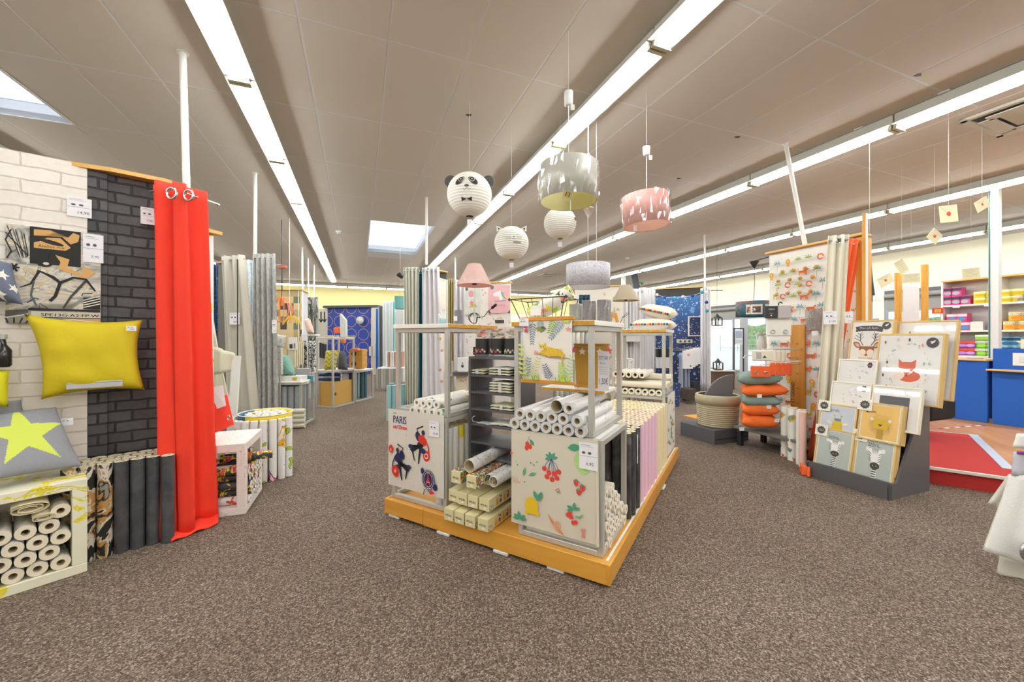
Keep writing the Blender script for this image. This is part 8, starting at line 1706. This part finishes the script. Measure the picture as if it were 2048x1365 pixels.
def facewarp(r, yaw, pitch):
    M_ = Matrix.Rotation(R(yaw), 4, 'Z') @ Matrix.Rotation(R(pitch), 4, 'X')
    def w(x, y, e):
        v = Vector((math.sin(x / r) * math.cos(y / r), -math.cos(x / r) * math.cos(y / r), math.sin(y / r))); return (M_ @ v) * (r * 1.018 + e)
    return w
BK = '2e2d2c'
t, r = sphere('panda paper lantern with round ears and a bow tie', 939, 390, 44, 3.7)
mb = MB(); a = Art(mb, (0, 0, 0), (1, 0, 0), (0, 0, 1), facewarp(r, -4, 8)); s = r / .2
a.ell(-.055 * s, .085 * s, .05 * s, .03 * s, BK, 40, 16); a.ell(.07 * s, .085 * s, .05 * s, .03 * s, BK, -40, 16); a.up(2)
for x in (-.045, .062): a.ring(x * s, .098 * s, .024 * s, .004 * s, 'ece9df', 20); a.ell(x * s, .098 * s, .006 * s, .006 * s, 'ece9df')
a.ell(.012 * s, .035 * s, .02 * s, .011 * s, '5c4a3c'); a.line([(-.02 * s, .012 * s), (-.01 * s, .0), (.002 * s, .004 * s), (.012 * s, .018 * s), (.022 * s, .004 * s), (.035 * s, .0), (.045 * s, .012 * s)], .003 * s, '4a4440')
a.poly([(-.04 * s, -.055 * s), (.008 * s, -.072 * s), (-.04 * s, -.092 * s)], BK); a.poly([(.055 * s, -.055 * s), (.008 * s, -.072 * s), (.055 * s, -.092 * s)], BK); mb.build('face_print', t)
for s_x in (-1, 1): mb = MB(); mb.M = Matrix.Translation((s_x * r * .86, .0, r * .62)) @ Matrix.Rotation(R(90), 4, 'X'); mb.lathe([(.0001, .01), (.052, .008), (.058, -.004), (.0001, -.01)], mat('4c4e4c', .8), 20); mb.build('ear', t)
t, r = sphere('cat paper lantern with whiskers lettered miaou', 1023, 487, 34, 4.1)
mb = MB(); a = Art(mb, (0, 0, 0), (1, 0, 0), (0, 0, 1), facewarp(r, 8, 0)); a.ell(.0, .025, .008, .005, BK); a.line([(-.018, .008), (-.01, .0), (0, .012), (.01, .0), (.018, .008)], .0025, BK)
for sx in (-1, 1):
    for k in range(3): a.line([(sx * .03, .02 - .006 * k), (sx * .085, .032 - .016 * k)], .0018, BK)
    a.line([(sx * .035 - .012, .05), (sx * .035, .045), (sx * .035 + .012, .052)], .002, BK)
a.text('miaou', -.01, -.04, .045, BK, fit=.085, bold=.001); mb.build('face_print', t)
for s_x in (-1, 1):
    mb = MB(); mb.M = Matrix.Translation((s_x * r * .72, 0, r * .82)) @ Matrix.Rotation(R(-s_x * -25), 4, 'Y') @ Matrix.Rotation(R(90), 4, 'X'); mb.prism([(-.035, -.01), (.035, -.01), (s_x * .01, .05)], -.003, .003, PAP); mb.prism([(-.012, 0), (.014, 0), (s_x * .006, .025)], .0031, .004, ink('3a3a3a')); mb.build('ear', t)
t, r = sphere('plain side of a striped eyed paper lantern below the silver drum', 1120, 447, 32, 3.9)
mb = MB(); a = Art(mb, (0, 0, 0), (1, 0, 0), (0, 0, 1), facewarp(r, 62, 5)); a.ring(0, .02, .03, .003, BK, 16); a.ell(0, .035, .02, .016, BK); a.line([(-.02, -.03), (.02, -.03)], .003, BK); mb.build('face_print', t)
sphere('white paper lantern mostly hidden behind the big silver drum shade', 1116, 368, 41, 4.5)
t = thing('paper_fan', 'small white paper cone hanging right of the round lanterns', 'paper ornament', P(1177, 424, 3.8)); mb = MB(); mb.lathe([(.055, .03), (.05, .035), (.006, -.06)], PAP, 20); mb.build('cone', t); mb = MB(); mb.tube([(0, 0, .03), (0, 0, CE - t.location.z)], .0015, ink('e6e6e6'), 4); mb.build('string', t)
def drum(label, px, pt, pb, wpx, d, m, inner, cap=None, film=True, cords=1, tagq=None, tilt=0., cone=False):
    c = P(px, pb, d); r = wpx / 2 * d / FOC; h = (pb - pt) * d / FOC; t = thing('pendant_lamp', label, 'pendant lamp', c); q = []
    o = MB().lathe([(r, 0), (r, h)], m, 44, cap=False).build('drum_shade', t, solid=.002); o.rotation_euler = (0, tilt, 0)
    o = MB().lathe([(r - .003, .002), (r - .003, h - .002)], inner, 44, cap=False).build('lining', t); o.rotation_euler = (0, tilt, 0)
    if film:
        rn_ = random.Random(int(px)); n = 64; fq = lambda u, v, q: (q * math.cos(2 * math.pi * u), q * math.sin(2 * math.pi * u), -.004 + (h + .008) * v); o = MB().grid(lambda u, v: fq(u + rn_.uniform(-.4, .4) / n, min(1, max(0, v + rn_.uniform(-.05, .05))), r + .012 + rn_.uniform(-.010, .010)), n, 4, clear('fdfdfd', .15, .08, .03), False, True).build('plastic_wrap', t); o.rotation_euler = (0, tilt, 0)
    mb = MB(); mb.tube([(-r * .98, 0, h - .02), (0, 0, h - .03), (r * .98, 0, h - .02)], .003, CHR, 5); mb.build('spider_bar', t)
    zc = CE - c.z
    if cap:
        z1 = (pb - cap[0]) * d / FOC; z0 = (pb - cap[1]) * d / FOC; mb = MB(); mb.cyl((0, 0, h * .3), (0, 0, z0), .0035, WPL, n=6); mb.build('cord', t)
        mb = MB(); mb.lathe([(.022, z0), (.03, z0 + .006), (.033, z1 - .005), (.02, z1)], WPL, 18); mb.build('ceiling_cap', t); mb = MB(); mb.tube([(0, 0, z1), (0, 0, zc)], .0012, ink('e6e6e6'), 4); mb.build('string', t)
        mb = MB(); mb.box(.01, .04, -.034, -.033, z0 - .05, z0 - .01, ink('e8e6da')); mb.build('cap_tag', t)
    else:
        for k in range(cords): x = (0, .085)[k]; mb = MB(); mb.tube([(x, 0, h * .5), (x, 0, zc)], .0028, WPL, 5); mb.build('cord', t)
        if cone: z1 = (pb - 418) * d / FOC; mb = MB(); mb.lathe([(.05, z1), (.045, z1 + .006), (.004, z1 - .07)][::1], WPL, 20); mb.build('canopy_cone', t)
    mb = MB(); mb.cyl((0, 0, h * .35), (0, 0, h * .62), .018, WPL); mb.build('lamp_socket', t)
    return t, r, h
SIL = mat('cfcfc4', .35, .1, var=.06, scale=30)
t, r, h = drum('large silver white drum shade in crinkled film', 1137, 331, 404, 112, 2.84, SIL, mat('e2dca6', .7), (183, 212))
mb = MB(); mb.M = Matrix.Translation((-.02, -.1, .02)) @ Matrix.Rotation(R(20), 4, 'Y'); mb.prism([(-.03, -.04), (.03, -.04), (.03, .03), (-.03, .03)], -.002, .002, ink('ece8da'), Matrix.Rotation(R(90), 4, 'X')); [mb.box(-.015 + .012 * k, -.008 + .012 * k, -.004, -.0025, -.02, .015, ink(['d8402c', 'e8c23a', '4a8a3a'][k])) for k in range(3)]; mb.build('energy_label', t)
mb = MB(); mb.tube([(0, -.09, -.02), (0, -.09, -.09)], .004, WPL, 5); mb.build('tag_strip', t)
t, r, h = drum('pink drum shade in crinkled film right of the silver one', 1293, 393, 453, 88, 3.55, mat('e7a79e', .5, var=.05), mat('dcb09c', .7), (293, 312), tilt=R(-4))
mb = MB(); mb.box(-r * .75, -r * .6, -.1, -.099, -.07, -.02, ink('eeeeee')); mb.build('price_tag', t)
drum('silver glitter drum shade above the wire basket', 1176, 530, 575, 86, 3.95, marble([(.45, 'c4c4cc'), (.52, '9c9ca6'), (.6, 'd4d4dc')], 60, 1), mat('d9d9dc', .7), None, False, 2, cone=True)
# hanging letters at the right
ENV = mat('e6e3bd', .8, var=.05); 
def envelope(label, px, py, w, h, d, rot, yaw=0., seal=True):
    t = thing('paper_envelope', label, 'envelope', P(px, py, d)); w, h = w * d / FOC, h * d / FOC; Q = Matrix.Rotation(R(yaw), 4, 'Z') @ Matrix.Rotation(R(rot), 4, 'Y')
    mb = MB(); mb.M = Q; mb.bbox(-w / 2, w / 2, -.003, .003, -h / 2, h / 2, ENV, .001); mb.build('envelope_body', t)
    mb = MB(); mb.M = Q; mb.prism([(-w / 2, h / 2), (w / 2, h / 2), (0, -h * .02)], .0031, .0045, mat('ddd7b8', .8, var=.05), Matrix.Rotation(R(90), 4, 'X')); mb.build('flap', t)
    if seal: mb = MB(); mb.M = Q @ Matrix.Translation((0, -.0045, 0)) @ Matrix.Rotation(R(90), 4, 'X'); mb.lathe([(.0001, .004), (h * .11, .003), (h * .13, 0)], mat('d8503a', .4), 14); mb.build('wax_seal', t)
    else: mb = MB(); a = Art(mb, (-w / 2, -.0032, -h / 2), (1, 0, 0), (0, 0, 1)); [a.rect(w * .15, h * (.2 + .14 * k), w * .7, h * .02, 'a8a28a') for k in range(5)]; o = mb.build('handwriting', t); o.rotation_euler = (0, R(rot), R(yaw))
    mb = MB(); mb.tube([(0, 0, h * .4), (0, 0, CE - t.location.z)], .0012, ink('f2f2f2'), 4); mb.build('string', t)
envelope('cream envelope with a red seal, the large square one near the column', 1897, 428, 36, 34, 3.9, -6); envelope('cream envelope with a red seal tilted at the top right', 1964, 409, 36, 22, 4.05, -28, 10); envelope('cream diamond tilted envelope with a red seal below the light row', 1869, 473, 24, 24, 4.6, 40)
envelope('plain tilted cream letter between the oak post and ladder rack', 1803, 534, 20, 28, 5.0, -32, seal=False); envelope('pale envelope with a red seal right of the oak post', 1771, 561, 30, 20, 6.2, -28); envelope('handwritten letter hanging between the oak rack posts', 1822, 557, 36, 18, 5.7, -4, seal=False); envelope('handwritten letter hanging before the shelving top', 1942, 547, 36, 20, 4.9, -6, seal=False)
for k, (px, py) in enumerate(((1718, 256), (1793, 247), (1826, 239), (1889, 183), (1803, 265))):
    p = ceil_thing(px, py * 1.0); t = thing('ceiling_clip', 'small white ceiling clip for hanging strings, %s of five' % side(ORD[k]), 'clip', p, ROOM, 'ceiling clips'); mb = MB(); mb.bbox(-.02, .02, -.04, .04, -.012, -.0005, WPL, .003); mb.build('clip_body', t)
